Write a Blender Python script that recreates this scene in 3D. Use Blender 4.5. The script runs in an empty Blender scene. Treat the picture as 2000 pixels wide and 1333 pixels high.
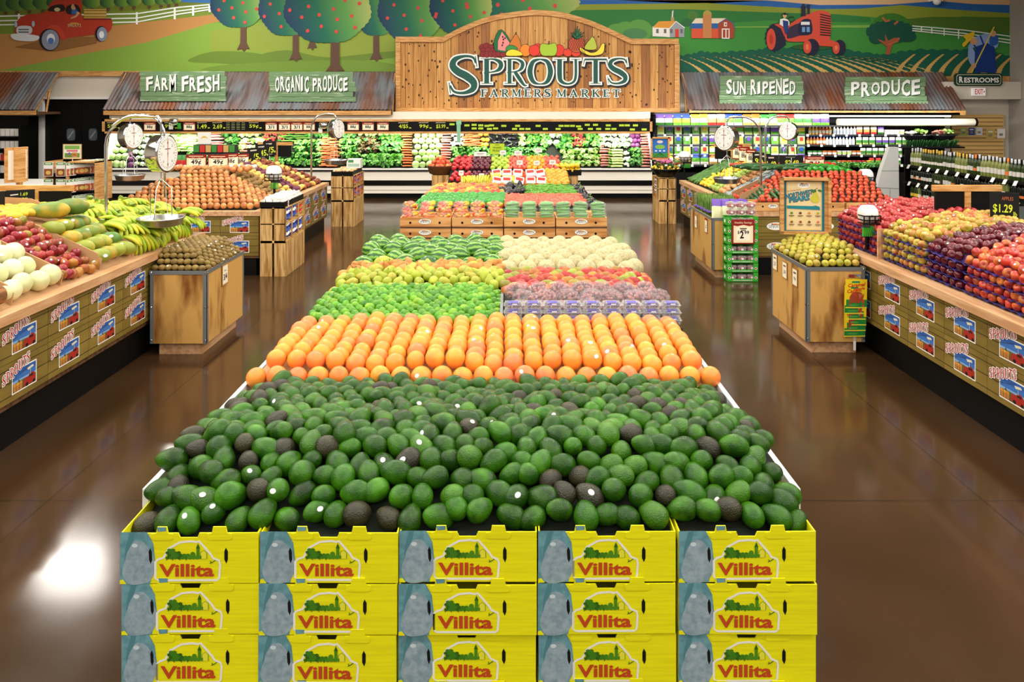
import bpy, bmesh, math, random
from mathutils import Vector, Matrix, Euler, noise
from mathutils.geometry import tessellate_polygon
R = random.Random(11)
S = bpy.context.scene
COL = S.collection
PI = math.pi
# ---- camera: level, shifted lens, eye 2.25 m above the floor -------------------------------------
F, CX, CY, H = 1500.0, 997.0, 203.0, 2.25       # focal length and eye point in photo pixels
cam = bpy.data.cameras.new('camera'); cam.sensor_width = 36; cam.lens = 36*F/2000
cam.shift_x = (1000-CX)/2000; cam.shift_y = -(666.5-CY)/2000
cam.clip_start = .05
co = bpy.data.objects.new('camera', cam); COL.objects.link(co)
co.location = (0, 0, H); co.rotation_euler = (PI/2, 0, 0); S.camera = co
# ---- view and light ------------------------------------------------------------------------------
S.view_settings.view_transform = 'Standard'; S.view_settings.look = 'None'
S.view_settings.gamma = 1; S.view_settings.use_curve_mapping = False
S.view_settings.exposure = 0.0
w = bpy.data.worlds.new('world'); S.world = w; w.use_nodes = True
w.node_tree.nodes['Background'].inputs[0].default_value = (1, .97, .93, 1)
w.node_tree.nodes['Background'].inputs[1].default_value = .3
def area(name, loc, sx, sy, power, col=(1, .95, .88), rot=(0, 0, 0), spread=PI):
    l = bpy.data.lights.new(name, 'AREA'); l.shape = 'RECTANGLE'; l.size = sx; l.size_y = sy
    l.energy = power; l.color = col; l.spread = spread
    o = bpy.data.objects.new(name, l); COL.objects.link(o); o.location = loc; o.rotation_euler = rot
    return o
CEIL = 5.6
for ly in (.5, 2.6, 4.7, 6.8, 8.9, 11.5, 14.5):   # lamps over the middle aisle
    for lx in (-2.6, -.9, .8, 2.5):
        area('ceiling_light', (lx, ly, CEIL-.12), .9, .3, 29 if ly < 10 else 32)
for ly in (12.8, 17.0): area('ceiling_light', (-7.3, ly, CEIL-.12), 1.1, .55, 120)
for lx in (-3.4, 0, 3.4): area('ceiling_panel', (lx, -3.4, CEIL-.12), 2.6, 2.6, 170, rot=(math.radians(25), 0, 0))  # broad fill lights added behind the camera to brighten the box fronts
for ly in (-.6, 3.4, 7.2):                          # wide soft fill lights added over the side aisles, not store fixtures
    for lx, pw in ((-10.5, 120), (-6, 215), (6, 215), (10.5, 120)):
        area('ceiling_panel', (lx, ly, CEIL-.12), 3.6, 3.4, pw)
for ly in (11.0, 14.0):
    for lx in (-3.2, 3.2): area('ceiling_light', (lx, ly, CEIL-.12), .9, .4, 110)
for lx in (-7.5, -4.0, .5, 4.2, 8.0):            # wall washers over the mural and the wooden sign
    area('wall_washer', (lx, 16.9, CEIL-.3), 2.2, .3, 34, rot=(math.radians(38), 0, 0))
# ---- small helpers -------------------------------------------------------------------------------
def KX(px, Y): return (px-CX)*Y/F                 # photo column at depth Y -> x in metres
def KZ(py, Y): return H-(py-CY)*Y/F               # photo row at depth Y -> height in metres
def FY(py): return F*H/(py-CY)                    # depth of a floor point seen at photo row py
def clamp(a, lo=0., hi=1.): return max(lo, min(hi, a))
def C(h):
    h = h.lstrip('#'); r = []
    for i in (0, 2, 4):
        c = int(h[i:i+2], 16)/255; r.append(c/12.92 if c <= .04045 else ((c+.055)/1.055)**2.4)
    return (*r, 1)
def catmull(pts, k=6, closed=False):
    n = len(pts); out = []
    def g(i): return pts[i % n] if closed else pts[max(0, min(n-1, i))]
    for i in range(n if closed else n-1):
        a, b, c, d = g(i-1), g(i), g(i+1), g(i+2)
        for j in range(k):
            t = j/k
            out.append(tuple(.5*((2*q)+(r-p)*t+(2*p-5*q+4*r-s)*t*t+(-p+3*q-3*r+s)*t*t*t) for p, q, r, s in zip(a, b, c, d)))
    if not closed: out.append(tuple(pts[-1]))
    return out
def ell(cx, cy, rx, ry, n=20, a0=0, a1=2*PI, rot=0):
    o = []
    m = n if abs(a1-a0) > 6.2 else n+1
    for i in range(m):
        a = a0+(a1-a0)*i/n; x, y = rx*math.cos(a), ry*math.sin(a)
        o.append((cx+x*math.cos(rot)-y*math.sin(rot), cy+x*math.sin(rot)+y*math.cos(rot)))
    return o
def rect(x0, y0, x1, y1): return [(x0, y0), (x1, y0), (x1, y1), (x0, y1)]
# ---- materials -----------------------------------------------------------------------------------
MATS = {}
def mat(name, c='#808080', c2=None, c3=None, rough=.5, metal=0, scale=8, ramp=(.42, .6), rnd=(0, 1), stretch=None,
        bump=0, bscale=60, spec=.4, alpha=1, emis=0, coat=0, trans=0, detail=3, hue=0, sss=0):
    m = bpy.data.materials.new(name); MATS[name] = m; m.use_nodes = True
    nt = m.node_tree; N, L = nt.nodes, nt.links; p = N['Principled BSDF']
    c = C(c) if isinstance(c, str) else c
    p.inputs['Base Color'].default_value = c; p.inputs['Roughness'].default_value = rough
    p.inputs['Metallic'].default_value = metal; p.inputs['Specular IOR Level'].default_value = spec
    p.inputs['Alpha'].default_value = alpha
    if coat: p.inputs['Coat Weight'].default_value = coat; p.inputs['Coat Roughness'].default_value = .15
    if trans: p.inputs['Transmission Weight'].default_value = trans
    if sss: p.inputs['Subsurface Weight'].default_value = sss; p.inputs['Subsurface Radius'].default_value = (.01, .005, .003)
    tc = oi = None
    if c2 or c3 or bump or hue:
        tc = N.new('ShaderNodeTexCoord'); oi = N.new('ShaderNodeObjectInfo')
    def nz(sc, det):
        n = N.new('ShaderNodeTexNoise'); n.noise_dimensions = '4D'; n.inputs['Scale'].default_value = sc; n.inputs['Detail'].default_value = det
        v = tc.outputs['Object']
        if stretch:
            mp = N.new('ShaderNodeMapping'); mp.inputs['Scale'].default_value = stretch; L.new(v, mp.inputs[0]); v = mp.outputs[0]
        L.new(v, n.inputs['Vector'])
        mu = N.new('ShaderNodeMath'); mu.operation = 'MULTIPLY'; mu.inputs[1].default_value = 37; L.new(oi.outputs['Random'], mu.inputs[0]); L.new(mu.outputs[0], n.inputs['W'])
        return n
    def mr(src, a, b):
        r = N.new('ShaderNodeMapRange'); r.inputs[1].default_value = a; r.inputs[2].default_value = b; L.new(src, r.inputs[0]); return r.outputs[0]
    def mix(fac, a, b):
        x = N.new('ShaderNodeMix'); x.data_type = 'RGBA'; L.new(fac, x.inputs[0])
        for k, q in ((6, a), (7, b)):
            if hasattr(q, 'is_linked'): L.new(q, x.inputs[k])
            else: x.inputs[k].default_value = q
        return x.outputs[2]
    out = c
    if c3: out = mix(mr(oi.outputs['Random'], *rnd), out, C(c3))
    if c2: out = mix(mr(nz(scale, detail).outputs['Fac'], *ramp), out, C(c2))
    if hue:
        hs = N.new('ShaderNodeHueSaturation')
        a = N.new('ShaderNodeMapRange'); a.inputs[3].default_value = 1-hue; a.inputs[4].default_value = 1+hue
        mu = N.new('ShaderNodeMath'); mu.operation = 'FRACT'; m2 = N.new('ShaderNodeMath'); m2.operation = 'MULTIPLY'; m2.inputs[1].default_value = 7.31
        L.new(oi.outputs['Random'], m2.inputs[0]); L.new(m2.outputs[0], mu.inputs[0]); L.new(mu.outputs[0], a.inputs[0]); L.new(a.outputs[0], hs.inputs['Value'])
        if hasattr(out, 'is_linked'): L.new(out, hs.inputs['Color'])
        else: hs.inputs['Color'].default_value = out
        out = hs.outputs[0]
    if hasattr(out, 'is_linked'): L.new(out, p.inputs['Base Color'])
    if emis:
        p.inputs['Emission Strength'].default_value = emis
        if hasattr(out, 'is_linked'): L.new(out, p.inputs['Emission Color'])
        else: p.inputs['Emission Color'].default_value = c
    if bump:
        b = N.new('ShaderNodeBump'); b.inputs['Strength'].default_value = bump; b.inputs['Distance'].default_value = .004
        L.new(nz(bscale, 3).outputs['Fac'], b.inputs['Height']); L.new(b.outputs[0], p.inputs['Normal'])
    return m
def flat(c, rough=.6):
    k = 'paint_'+c.strip('#')
    return MATS.get(k) or mat(k, c, rough=rough, spec=.3)
# ---- mesh builder --------------------------------------------------------------------------------
class MB:
    def __init__(s): s.v = []; s.f = []; s.m = []; s.s = []
    def add(s, vs, fs, mi=0, sm=False):
        o = len(s.v); s.v += [tuple(v) for v in vs]
        for f in fs: s.f.append([i+o for i in f]); s.m.append(mi); s.s.append(sm)
    def box(s, x0, x1, y0, y1, z0, z1, mi=0, M=None):
        vs = [(x, y, z) for x in (x0, x1) for y in (y0, y1) for z in (z0, z1)]
        if M: vs = [M @ Vector(v) for v in vs]
        s.add(vs, [(0, 1, 3, 2), (4, 6, 7, 5), (0, 4, 5, 1), (2, 3, 7, 6), (0, 2, 6, 4), (1, 5, 7, 3)], mi); return s
    def quad(s, a, b, c, d, mi=0): s.add([a, b, c, d], [(0, 1, 2, 3)], mi); return s
    def tube(s, pts, r, n=8, mi=0, caps=True, sm=True):
        pts = [Vector(p) for p in pts]; rr = r if isinstance(r, (list, tuple)) else [r]*len(pts)
        vs, fs = [], []; pn = None
        for i, p in enumerate(pts):
            t = (pts[min(i+1, len(pts)-1)]-pts[max(i-1, 0)]).normalized()
            if pn is None: pn = t.orthogonal().normalized()
            pn = (pn-t*pn.dot(t)).normalized(); b = t.cross(pn)
            for k in range(n):
                a = 2*PI*k/n; vs.append(p+(pn*math.cos(a)+b*math.sin(a))*rr[i])
        for i in range(len(pts)-1):
            for k in range(n): fs.append((i*n+k, i*n+(k+1) % n, (i+1)*n+(k+1) % n, (i+1)*n+k))
        s.add(vs, fs, mi, sm)
        if caps:
            s.add(vs[:n], [tuple(range(n))[::-1]], mi); s.add(vs[-n:], [tuple(range(n))], mi)
        return s
    def rod(s, a, b, r, n=8, mi=0, r2=None): return s.tube([a, b], [r, r if r2 is None else r2], n, mi)
    def lathe(s, prof, n=20, mi=0, M=None, sm=True, fn=None):
        vs, fs = [], []; m = len(prof)
        for r, z in prof:
            for k in range(n):
                a = 2*PI*k/n; q = r*(fn(a, z) if fn else 1); v = Vector((q*math.cos(a), q*math.sin(a), z)); vs.append(M @ v if M else v)
        for i in range(m-1):
            for k in range(n): fs.append((i*n+k, i*n+(k+1) % n, (i+1)*n+(k+1) % n, (i+1)*n+k))
        s.add(vs, fs, mi, sm)
        if prof[0][0] > 1e-4: s.add(vs[:n], [tuple(range(n))[::-1]], mi)
        if prof[-1][0] > 1e-4: s.add(vs[-n:], [tuple(range(n))], mi)
        return s
    def ball(s, c, r, n=10, m=7, mi=0, sz=(1, 1, 1), M=None):
        T = Matrix.Translation(c) @ (M or Matrix()) @ Matrix.Diagonal((*sz, 1))
        s.lathe([(max(1e-5, r*math.sin(PI*i/m)), -r*math.cos(PI*i/m)) for i in range(m+1)], n, mi, T); return s
    def poly(s, pts, fr, mi=0, off=0., th=0.):          # flat outline pts (2D) laid with frame fr(x, y, off) -> 3D
        p3 = [Vector((x, y, 0)) for x, y in pts]
        tri = tessellate_polygon([p3]); vs = [fr(x, y, off) for x, y in pts]
        a = sum(pts[i-1][0]*pts[i][1]-pts[i][0]*pts[i-1][1] for i in range(len(pts)))
        n0 = Vector(fr(0, 0, 1))-Vector(fr(0, 0, 0)); ori = (Vector(fr(1, 0, 0))-Vector(fr(0, 0, 0))).cross(Vector(fr(0, 1, 0))-Vector(fr(0, 0, 0))).dot(n0)
        out = []
        for t in tri:
            ar = (p3[t[1]]-p3[t[0]]).cross(p3[t[2]]-p3[t[0]]).z
            out.append(tuple(t) if ar*ori > 0 else tuple(t[::-1]))
        s.add(vs, out, mi)
        if th:
            n = len(pts); lo = [fr(x, y, off-th) for x, y in pts]; fl = a*ori > 0
            s.add(vs+lo, [((i, n+i, n+(i+1) % n, (i+1) % n) if fl else (i, (i+1) % n, n+(i+1) % n, n+i)) for i in range(n)], mi)
        return s
    def geo(s, g, fr, mi=0, off=0.): s.add([fr(x, y, off) for x, y in g[0]], g[1], mi); return s
    def hf(s, x0, x1, y0, y1, nx, ny, zf, zb, mi=0):     # solid bed with a shaped top
        nx1 = nx+1; vs = []
        for j in range(ny+1):
            for i in range(nx1):
                x, y = x0+(x1-x0)*i/nx, y0+(y1-y0)*j/ny; vs.append((x, y, max(zb+.005, zf(x, y))))
        s.add(vs, [(j*nx1+i, j*nx1+i+1, (j+1)*nx1+i+1, (j+1)*nx1+i) for j in range(ny) for i in range(nx)], mi)
        ring = [i for i in range(nx1)]+[j*nx1+nx for j in range(1, ny+1)]+[ny*nx1+i for i in range(nx-1, -1, -1)]+[j*nx1 for j in range(ny-1, 0, -1)]
        n = len(ring); lo = [(vs[k][0], vs[k][1], zb) for k in ring]
        s.add([vs[k] for k in ring]+lo, [(n+i, n+(i+1) % n, (i+1) % n, i) for i in range(n)], mi); s.add(lo, [tuple(range(n))[::-1]], mi); return s
    def mesh(s, name, mats):
        me = bpy.data.meshes.new(name); me.from_pydata(s.v, [], s.f)
        for m in (mats if isinstance(mats, (list, tuple)) else [mats]): me.materials.append(MATS[m] if isinstance(m, str) else m)
        me.polygons.foreach_set('material_index', s.m); me.polygons.foreach_set('use_smooth', s.s); me.update(); return me
    def build(s, name, mats, parent=None, loc=None, rot=None, **kw):
        return ob(name, s.mesh(name, mats), parent, loc, rot, **kw)
def ob(name, me, parent=None, loc=None, rot=None, sc=None, label=None, cat=None, group=None, kind=None):
    o = bpy.data.objects.new(name, me); COL.objects.link(o)
    if parent is not None: o.parent = parent
    if loc is not None: o.location = loc
    if rot is not None: o.rotation_euler = rot
    if sc is not None: o.scale = (sc,)*3 if isinstance(sc, (int, float)) else sc
    if label: o['label'] = label
    if cat: o['category'] = cat
    if group: o['group'] = group
    if kind: o['kind'] = kind
    return o
def thing(name, label, cat, loc=(0, 0, 0), rot=(0, 0, 0), group=None, sc=None): return ob(name, None, None, loc, rot, sc, label, cat, group)
def dup(o, loc, rot=None, label=None, group=None, sc=None):
    def cp(a, par):
        b = a.copy(); COL.objects.link(b)
        if par is not None: b.parent = par
        for ch in KIDS.get(a.name, ()): cp(ch, b)
        return b
    b = cp(o, None); b.location = loc
    if rot is not None: b.rotation_euler = rot
    if sc is not None: b.scale = (sc,)*3 if isinstance(sc, (int, float)) else sc
    if label: b['label'] = label
    if group: b['group'] = group
    return b
KIDS = {}
def kids(*os):                                        # remember the children of a source once, so that copying stays quick
    def walk(o):
        KIDS[o.name] = [c for c in o.children]
        for c in KIDS[o.name]: walk(c)
    for o in os: walk(o)
# frames for flat lettering: fr(x, y, off) -> point
def frame(o, rt, up, sx=1., sy=None):
    o, rt, up = Vector(o), Vector(rt).normalized(), Vector(up).normalized(); n = rt.cross(up); sy = sx if sy is None else sy
    return lambda x, y, off=0.: tuple(o+rt*(x*sx)+up*(y*sy)+n*off)
def wallframe(Y):                                     # photo columns and rows on an upright plane facing the camera at depth Y
    return lambda x, y, off=0.: (KX(x, Y), Y-off, KZ(y, Y))
TC = {}
def text(s, bold=0, shear=0, space=1.):
    k = (s, bold, shear, space)
    if k not in TC:
        cu = bpy.data.curves.new('lettering', 'FONT'); cu.body = s; cu.offset = bold; cu.shear = shear; cu.resolution_u = 2; cu.space_character = space
        o = bpy.data.objects.new('lettering', cu); me = bpy.data.meshes.new_from_object(o)
        vs = [(v.co.x, v.co.y) for v in me.vertices]; fs = [tuple(p.vertices) for p in me.polygons]
        bpy.data.objects.remove(o); bpy.data.curves.remove(cu); bpy.data.meshes.remove(me)
        xs = [v[0] for v in vs]; ys = [v[1] for v in vs]; x0, y0 = min(xs), min(ys); W, Hh = max(xs)-x0, max(ys)-y0
        TC[k] = ([((x-x0)/W, (y-y0)/Hh) for x, y in vs], fs, W/Hh)
    return TC[k]
def put_text(mb, s, fr, x0, y0, x1, y1, mi=0, off=.001, bold=0, shear=0, skew=0, space=1.):   # bottom-left (x0, y0) to top-right (x1, y1)
    g = text(s, bold, shear, space)
    mb.geo(([(x0+(x1-x0)*u, y0+(y1-y0)*v+skew*u) for u, v in g[0]], g[1]), fr, mi, off)
# roman capitals drawn as strokes: (x, y, half width) in a unit box
def _ser(x, y, w=.16, h=.022): return [(x-w, y, h), (x+w, y, h)]
ROM = {
 'S': (.72, [[(.90, .80, .035), (.80, .955, .04), (.52, .985, .045), (.24, .90, .08), (.17, .73, .1), (.33, .58, .11), (.60, .46, .115), (.82, .30, .105), (.80, .12, .085), (.52, .02, .05), (.22, .05, .04), (.08, .22, .035)], [(.88, 1.0, .02), (.93, .70, .02)], [(.10, .0, .02), (.05, .30, .02)]]),
 'P': (.70, [[(.28, 0, .10), (.28, 1, .10)], _ser(.28, .02, .24), _ser(.22, .98, .22), [(.3, .965, .035), (.6, .96, .045), (.84, .86, .085), (.90, .72, .095), (.82, .57, .08), (.6, .48, .04), (.15, .42, .03)]]),
 'R': (.82, [[(.26, 0, .09), (.26, 1, .09)], _ser(.26, .02, .22), _ser(.2, .98, .2), [(.3, .965, .035), (.55, .96, .045), (.76, .86, .08), (.80, .73, .09), (.73, .58, .075), (.55, .49, .04), (.15, .44, .03)], [(.48, .48, .08), (.66, .22, .09), (.86, -.04, .06), (1.0, -.06, .02)]]),
 'O': (.80, [[(.5, .985, .035), (.22, .88, .085), (.10, .5, .11), (.22, .12, .085), (.5, .015, .035), (.78, .12, .085), (.90, .5, .11), (.78, .88, .085), (.5, .985, .035)]]),
 'U': (.86, [[(.22, 1, .10), (.22, .35, .10), (.28, .12, .08), (.5, .02, .045), (.72, .1, .055), (.80, .35, .06), (.80, 1, .06)], _ser(.22, .98, .22), _ser(.80, .98, .18)]),
 'T': (.80, [[(.5, 0, .10), (.5, 1, .10)], _ser(.5, .02, .22), [(.04, .955, .045), (.96, .955, .045)], [(.05, .96, .03), (.0, .72, .02)], [(.95, .96, .03), (1.0, .72, .02)]]),
 'F': (.66, [[(.28, 0, .11), (.28, 1, .11)], _ser(.28, .02, .26), [(.02, .965, .035), (.9, .965, .035)], [(.9, .97, .03), (.95, .75, .03)], [(.3, .52, .03), (.7, .52, .03)], [(.7, .64, .03), (.7, .4, .03)]]),
 'A': (.86, [[(.12, 0, .045), (.5, 1, .05)], [(.46, 1, .09), (.84, 0, .11)], _ser(.12, .02, .14), _ser(.84, .02, .18), [(.22, .32, .035), (.72, .32, .035)]]),
 'M': (1.0, [[(.14, 0, .045), (.16, 1, .045)], [(.18, 1, .09), (.5, .08, .07)], [(.5, .08, .04), (.8, 1, .045)], [(.82, 0, .10), (.82, 1, .10)], _ser(.14, .02, .13), _ser(.82, .02, .17), _ser(.12, .98, .12), _ser(.86, .98, .12)]),
 'E': (.68, [[(.28, 0, .11), (.28, 1, .11)], [(.02, .965, .035), (.88, .965, .035)], [(.02, .035, .035), (.92, .035, .035)], [(.88, .97, .03), (.93, .76, .03)], [(.92, .03, .03), (.98, .26, .03)], [(.3, .52, .03), (.7, .52, .03)], [(.7, .64, .03), (.7, .4, .03)]]),
 'K': (.84, [[(.24, 0, .10), (.24, 1, .10)], _ser(.24, .02, .2), _ser(.24, .98, .2), [(.30, .42, .035), (.80, 1, .04)], [(.46, .58, .08), (.84, 0, .10)], _ser(.86, .02, .15), _ser(.8, .98, .15)]),
}
def roman(mb, ch, fr, x0, y0, wd, ht, mi=0, off=0., grow=0., k=5):
    sx, sy = wd, ht; asp = ROM[ch][0]
    for q_, st in enumerate(ROM[ch][1]):
        pts = catmull([(p[0]*sx, p[1]*sy, p[2]*sx/asp*.8) for p in st], k) if len(st) > 2 else [(p[0]*sx, p[1]*sy, p[2]*((sx/asp*.8) if abs(st[0][1]-st[1][1]) > .05 else sy)) for p in st]
        closed = len(st) > 2 and st[0] == st[-1]
        L, Rr = [], []; n = len(pts)
        for i, (x, y, h) in enumerate(pts):
            a, b = pts[max(i-1, 0)], pts[min(i+1, n-1)]
            if closed and i in (0, n-1): a, b = pts[-2], pts[1]
            tx, ty = b[0]-a[0], b[1]-a[1]; d = math.hypot(tx, ty) or 1; tx, ty = tx/d, ty/d
            e = 0 if closed else (-grow if i == 0 else grow if i == n-1 else 0)
            hh = h+grow; L.append((x0+x+tx*e-ty*hh, y0+y+ty*e+tx*hh)); Rr.append((x0+x+tx*e+ty*hh, y0+y+ty*e-tx*hh))
        mb.add([fr(*p, off+(.0004 if abs(ht) > 1 else .00003)*q_) for p in L+Rr], [(i, n+i, n+i+1, i+1) for i in range(n-1)], mi)
def roman_word(mb, s, fr, x0, y0, x1, ht, mi=0, off=0., grow=0., gap=.12, k=5, rise=0):
    tot = sum(.4 if c == ' ' else ROM[c][0]+gap for c in s)-gap; u = (x1-x0)/tot; x = x0
    for c in s:
        if c == ' ': x += .4*u; continue
        roman(mb, c, fr, x, y0+rise*(x-x0), ROM[c][0]*u, ht, mi, off, grow, k); x += (ROM[c][0]+gap)*u
# ================= materials =======================================================================
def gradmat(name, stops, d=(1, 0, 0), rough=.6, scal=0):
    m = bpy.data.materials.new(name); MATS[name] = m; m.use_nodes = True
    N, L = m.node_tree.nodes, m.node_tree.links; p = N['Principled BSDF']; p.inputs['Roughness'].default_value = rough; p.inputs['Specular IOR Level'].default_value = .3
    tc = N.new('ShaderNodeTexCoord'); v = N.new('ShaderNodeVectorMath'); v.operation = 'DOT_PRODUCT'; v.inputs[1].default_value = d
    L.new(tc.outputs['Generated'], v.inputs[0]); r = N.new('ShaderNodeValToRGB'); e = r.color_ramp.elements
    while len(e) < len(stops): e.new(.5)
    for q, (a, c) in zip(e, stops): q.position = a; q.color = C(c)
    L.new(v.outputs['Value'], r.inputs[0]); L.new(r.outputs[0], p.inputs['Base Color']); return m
mat('wood_light', '#d9a566', '#b9803f', rough=.55, scale=5, stretch=(1, 1, 9), bump=.1, hue=.06)
mat('wood_rail', '#d8ab80', '#c08f62', rough=.45, scale=4, stretch=(6, .6, 6), hue=.04)
mat('wood_crate', '#dcb474', '#a87a3c', rough=.7, scale=4, stretch=(7, 7, .7), bump=.25, hue=.12)
mat('wood_tray', '#dfa968', '#b87c3c', rough=.6, scale=3, stretch=(.8, 6, 7), bump=.1, hue=.07)
mat('wood_dark', '#6b4a2a', '#4a3018', rough=.65, scale=4, stretch=(1, 6, 6))
mat('plywood', '#cfa056', '#7d4a17', rough=.5, scale=2.0, stretch=(2.8, 2.8, .8), ramp=(.5, .66), detail=5)
mat('steel_band', '#777b7c', rough=.4, metal=.25)
mat('chrome', '#d8dadc', rough=.08, metal=1)
mat('steel_pan', '#b9bcbe', rough=.28, metal=.95)
mat('black', '#060606', rough=.55, spec=.2); mat('black_gloss', '#0a0a0b', rough=.25); mat('dark_grey', '#2c2d2f', rough=.5)
mat('white', '#efede8', rough=.5); mat('white_gloss', '#f3f1ec', rough=.25); mat('cream', '#ece6d6', rough=.45)
mat('cardboard', '#b98f62', rough=.8)
mat('yellow_card', '#f2ec06', '#e4dc02', rough=.55, scale=30, stretch=(.2, .2, 4), ramp=(.4, .7))
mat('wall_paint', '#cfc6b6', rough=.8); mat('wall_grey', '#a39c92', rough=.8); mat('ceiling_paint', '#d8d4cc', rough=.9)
mat('green_tray', '#35a52c', rough=.5); mat('purple_tray', '#47429c', rough=.6)
mat('film', '#f4f4f4', rough=.12, alpha=.13, spec=.9, bump=.8, bscale=45)
mat('clear_box', '#e9eef0', rough=.08, alpha=.28, spec=.9)
mat('sticker', '#f6f4f0', rough=.4)
mat('mix_display', '#161616', rough=.6)
def floor_mat():
    m = mat('polished_concrete', '#452f1d', '#332312', rough=.13, scale=.9, ramp=(.35, .68), detail=8, spec=.5)
    N, L = m.node_tree.nodes, m.node_tree.links; p = N['Principled BSDF']
    tc = N.new('ShaderNodeTexCoord'); sp = N.new('ShaderNodeSeparateXYZ'); L.new(tc.outputs['Object'], sp.inputs[0])
    def line(src, period, ph):
        a = N.new('ShaderNodeMath'); a.inputs[1].default_value = ph; L.new(src, a.inputs[0])
        b = N.new('ShaderNodeMath'); b.operation = 'PINGPONG'; b.inputs[1].default_value = period/2; L.new(a.outputs[0], b.inputs[0])
        c = N.new('ShaderNodeMath'); c.operation = 'LESS_THAN'; c.inputs[1].default_value = .006; L.new(b.outputs[0], c.inputs[0]); return c.outputs[0]
    mx = N.new('ShaderNodeMath'); mx.operation = 'MAXIMUM'
    L.new(line(sp.outputs[0], 5.3, 2.62), mx.inputs[0]); L.new(line(sp.outputs[1], 4.0, -.35), mx.inputs[1])
    x = N.new('ShaderNodeMix'); x.data_type = 'RGBA'; x.inputs[7].default_value = C('#2b2016')
    L.new(mx.outputs[0], x.inputs[0]); L.new(p.inputs['Base Color'].links[0].from_socket, x.inputs[6]); L.new(x.outputs[2], p.inputs['Base Color'])
    n = N.new('ShaderNodeTexNoise'); n.inputs['Scale'].default_value = 2.2; n.inputs['Detail'].default_value = 5; L.new(tc.outputs['Object'], n.inputs['Vector'])
    r = N.new('ShaderNodeMapRange'); r.inputs[3].default_value = .07; r.inputs[4].default_value = .2; L.new(n.outputs[0], r.inputs[0]); L.new(r.outputs[0], p.inputs['Roughness'])
floor_mat()
# corrugated, rusting sheet: long streaks down the slope
mat('rusty_sheet', '#777d83', '#7e4a2e', rough=.5, scale=1.3, stretch=(1, .3, 1), ramp=(.42, .6), detail=5, metal=.2)
def rust2():
    m = MATS['rusty_sheet']; N, L = m.node_tree.nodes, m.node_tree.links; p = N['Principled BSDF']; tc = N.new('ShaderNodeTexCoord')
    mp = N.new('ShaderNodeMapping'); mp.inputs['Scale'].default_value = (5, .8, 1); L.new(tc.outputs['Object'], mp.inputs[0])
    n = N.new('ShaderNodeTexNoise'); n.inputs['Scale'].default_value = 1.1; n.inputs['Detail'].default_value = 5; L.new(mp.outputs[0], n.inputs[0])
    r = N.new('ShaderNodeMapRange'); r.inputs[1].default_value = .5; r.inputs[2].default_value = .68; L.new(n.outputs[0], r.inputs[0])
    x = N.new('ShaderNodeMix'); x.data_type = 'RGBA'; x.inputs[7].default_value = C('#54403c'); L.new(r.outputs[0], x.inputs[0])
    L.new(p.inputs['Base Color'].links[0].from_socket, x.inputs[6]); L.new(x.outputs[2], p.inputs['Base Color'])
rust2()
# shelf counter cladding: olive printed planks
def panel_mat():
    m = mat('olive_plank', '#8a7431', '#6b5720', rough=.55, scale=2.2, stretch=(1.2, 1.2, 3.2), ramp=(.35, .7), detail=4)
    N, L = m.node_tree.nodes, m.node_tree.links; p = N['Principled BSDF']
    tc = N.new('ShaderNodeTexCoord'); sp = N.new('ShaderNodeSeparateXYZ'); L.new(tc.outputs['Object'], sp.inputs[0])
    b = N.new('ShaderNodeMath'); b.operation = 'PINGPONG'; b.inputs[1].default_value = .044; L.new(sp.outputs[2], b.inputs[0])
    c = N.new('ShaderNodeMath'); c.operation = 'LESS_THAN'; c.inputs[1].default_value = .0028; L.new(b.outputs[0], c.inputs[0])
    x = N.new('ShaderNodeMix'); x.data_type = 'RGBA'; x.inputs[7].default_value = C('#2a1f0a')
    L.new(c.outputs[0], x.inputs[0]); L.new(p.inputs['Base Color'].links[0].from_socket, x.inputs[6]); L.new(x.outputs[2], p.inputs['Base Color'])
panel_mat()
# flat printed artwork: coloured outlines laid on a frame, one mesh per picture
class Art(MB):
    def __init__(s, fr): super().__init__(); s.fr = fr; s.cols = []; s.ly = 0; s.st = .0006
    def ci(s, c):
        if c not in s.cols: s.cols.append(c)
        return s.cols.index(c)
    def p(s, pts, c, off=None, th=0):
        s.ly += s.st
        s.poly(pts, s.fr, s.ci(c), s.ly if off is None else off, th); return s
    def line(s, pts, w, c, off=None):
        s.ly += s.st; off = s.ly if off is None else off; n = len(pts); L, Q = [], []
        for i, (x, y) in enumerate(pts):
            a, b = pts[max(i-1, 0)], pts[min(i+1, n-1)]; d = math.hypot(b[0]-a[0], b[1]-a[1]) or 1
            tx, ty = (b[0]-a[0])/d, (b[1]-a[1])/d; L.append((x-ty*w/2, y+tx*w/2)); Q.append((x+ty*w/2, y-tx*w/2))
        s.add([s.fr(*q, off) for q in L+Q], [(i, n+i, n+i+1, i+1) for i in range(n-1)], s.ci(c)); return s
    def t(s, st, x0, y0, x1, y1, c, off=None, **kw):
        s.ly += s.st; put_text(s, st, s.fr, x0, y0, x1, y1, s.ci(c), s.ly if off is None else off, **kw); return s
    def r(s, st, x0, y0, x1, ht, c, grow=0, off=None, **kw):
        s.ly += s.st; roman_word(s, st, s.fr, x0, y0, x1, ht, s.ci(c), s.ly if off is None else off, grow, **kw); return s
    def done(s, name, parent=None, loc=None, rot=None, emis=0, **kw):
        o = ob(name, s.me(name), parent, loc, rot, **kw); return o
    def me(s, name): return s.mesh(name, [c if c in MATS else flat(c).name for c in s.cols])
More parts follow.
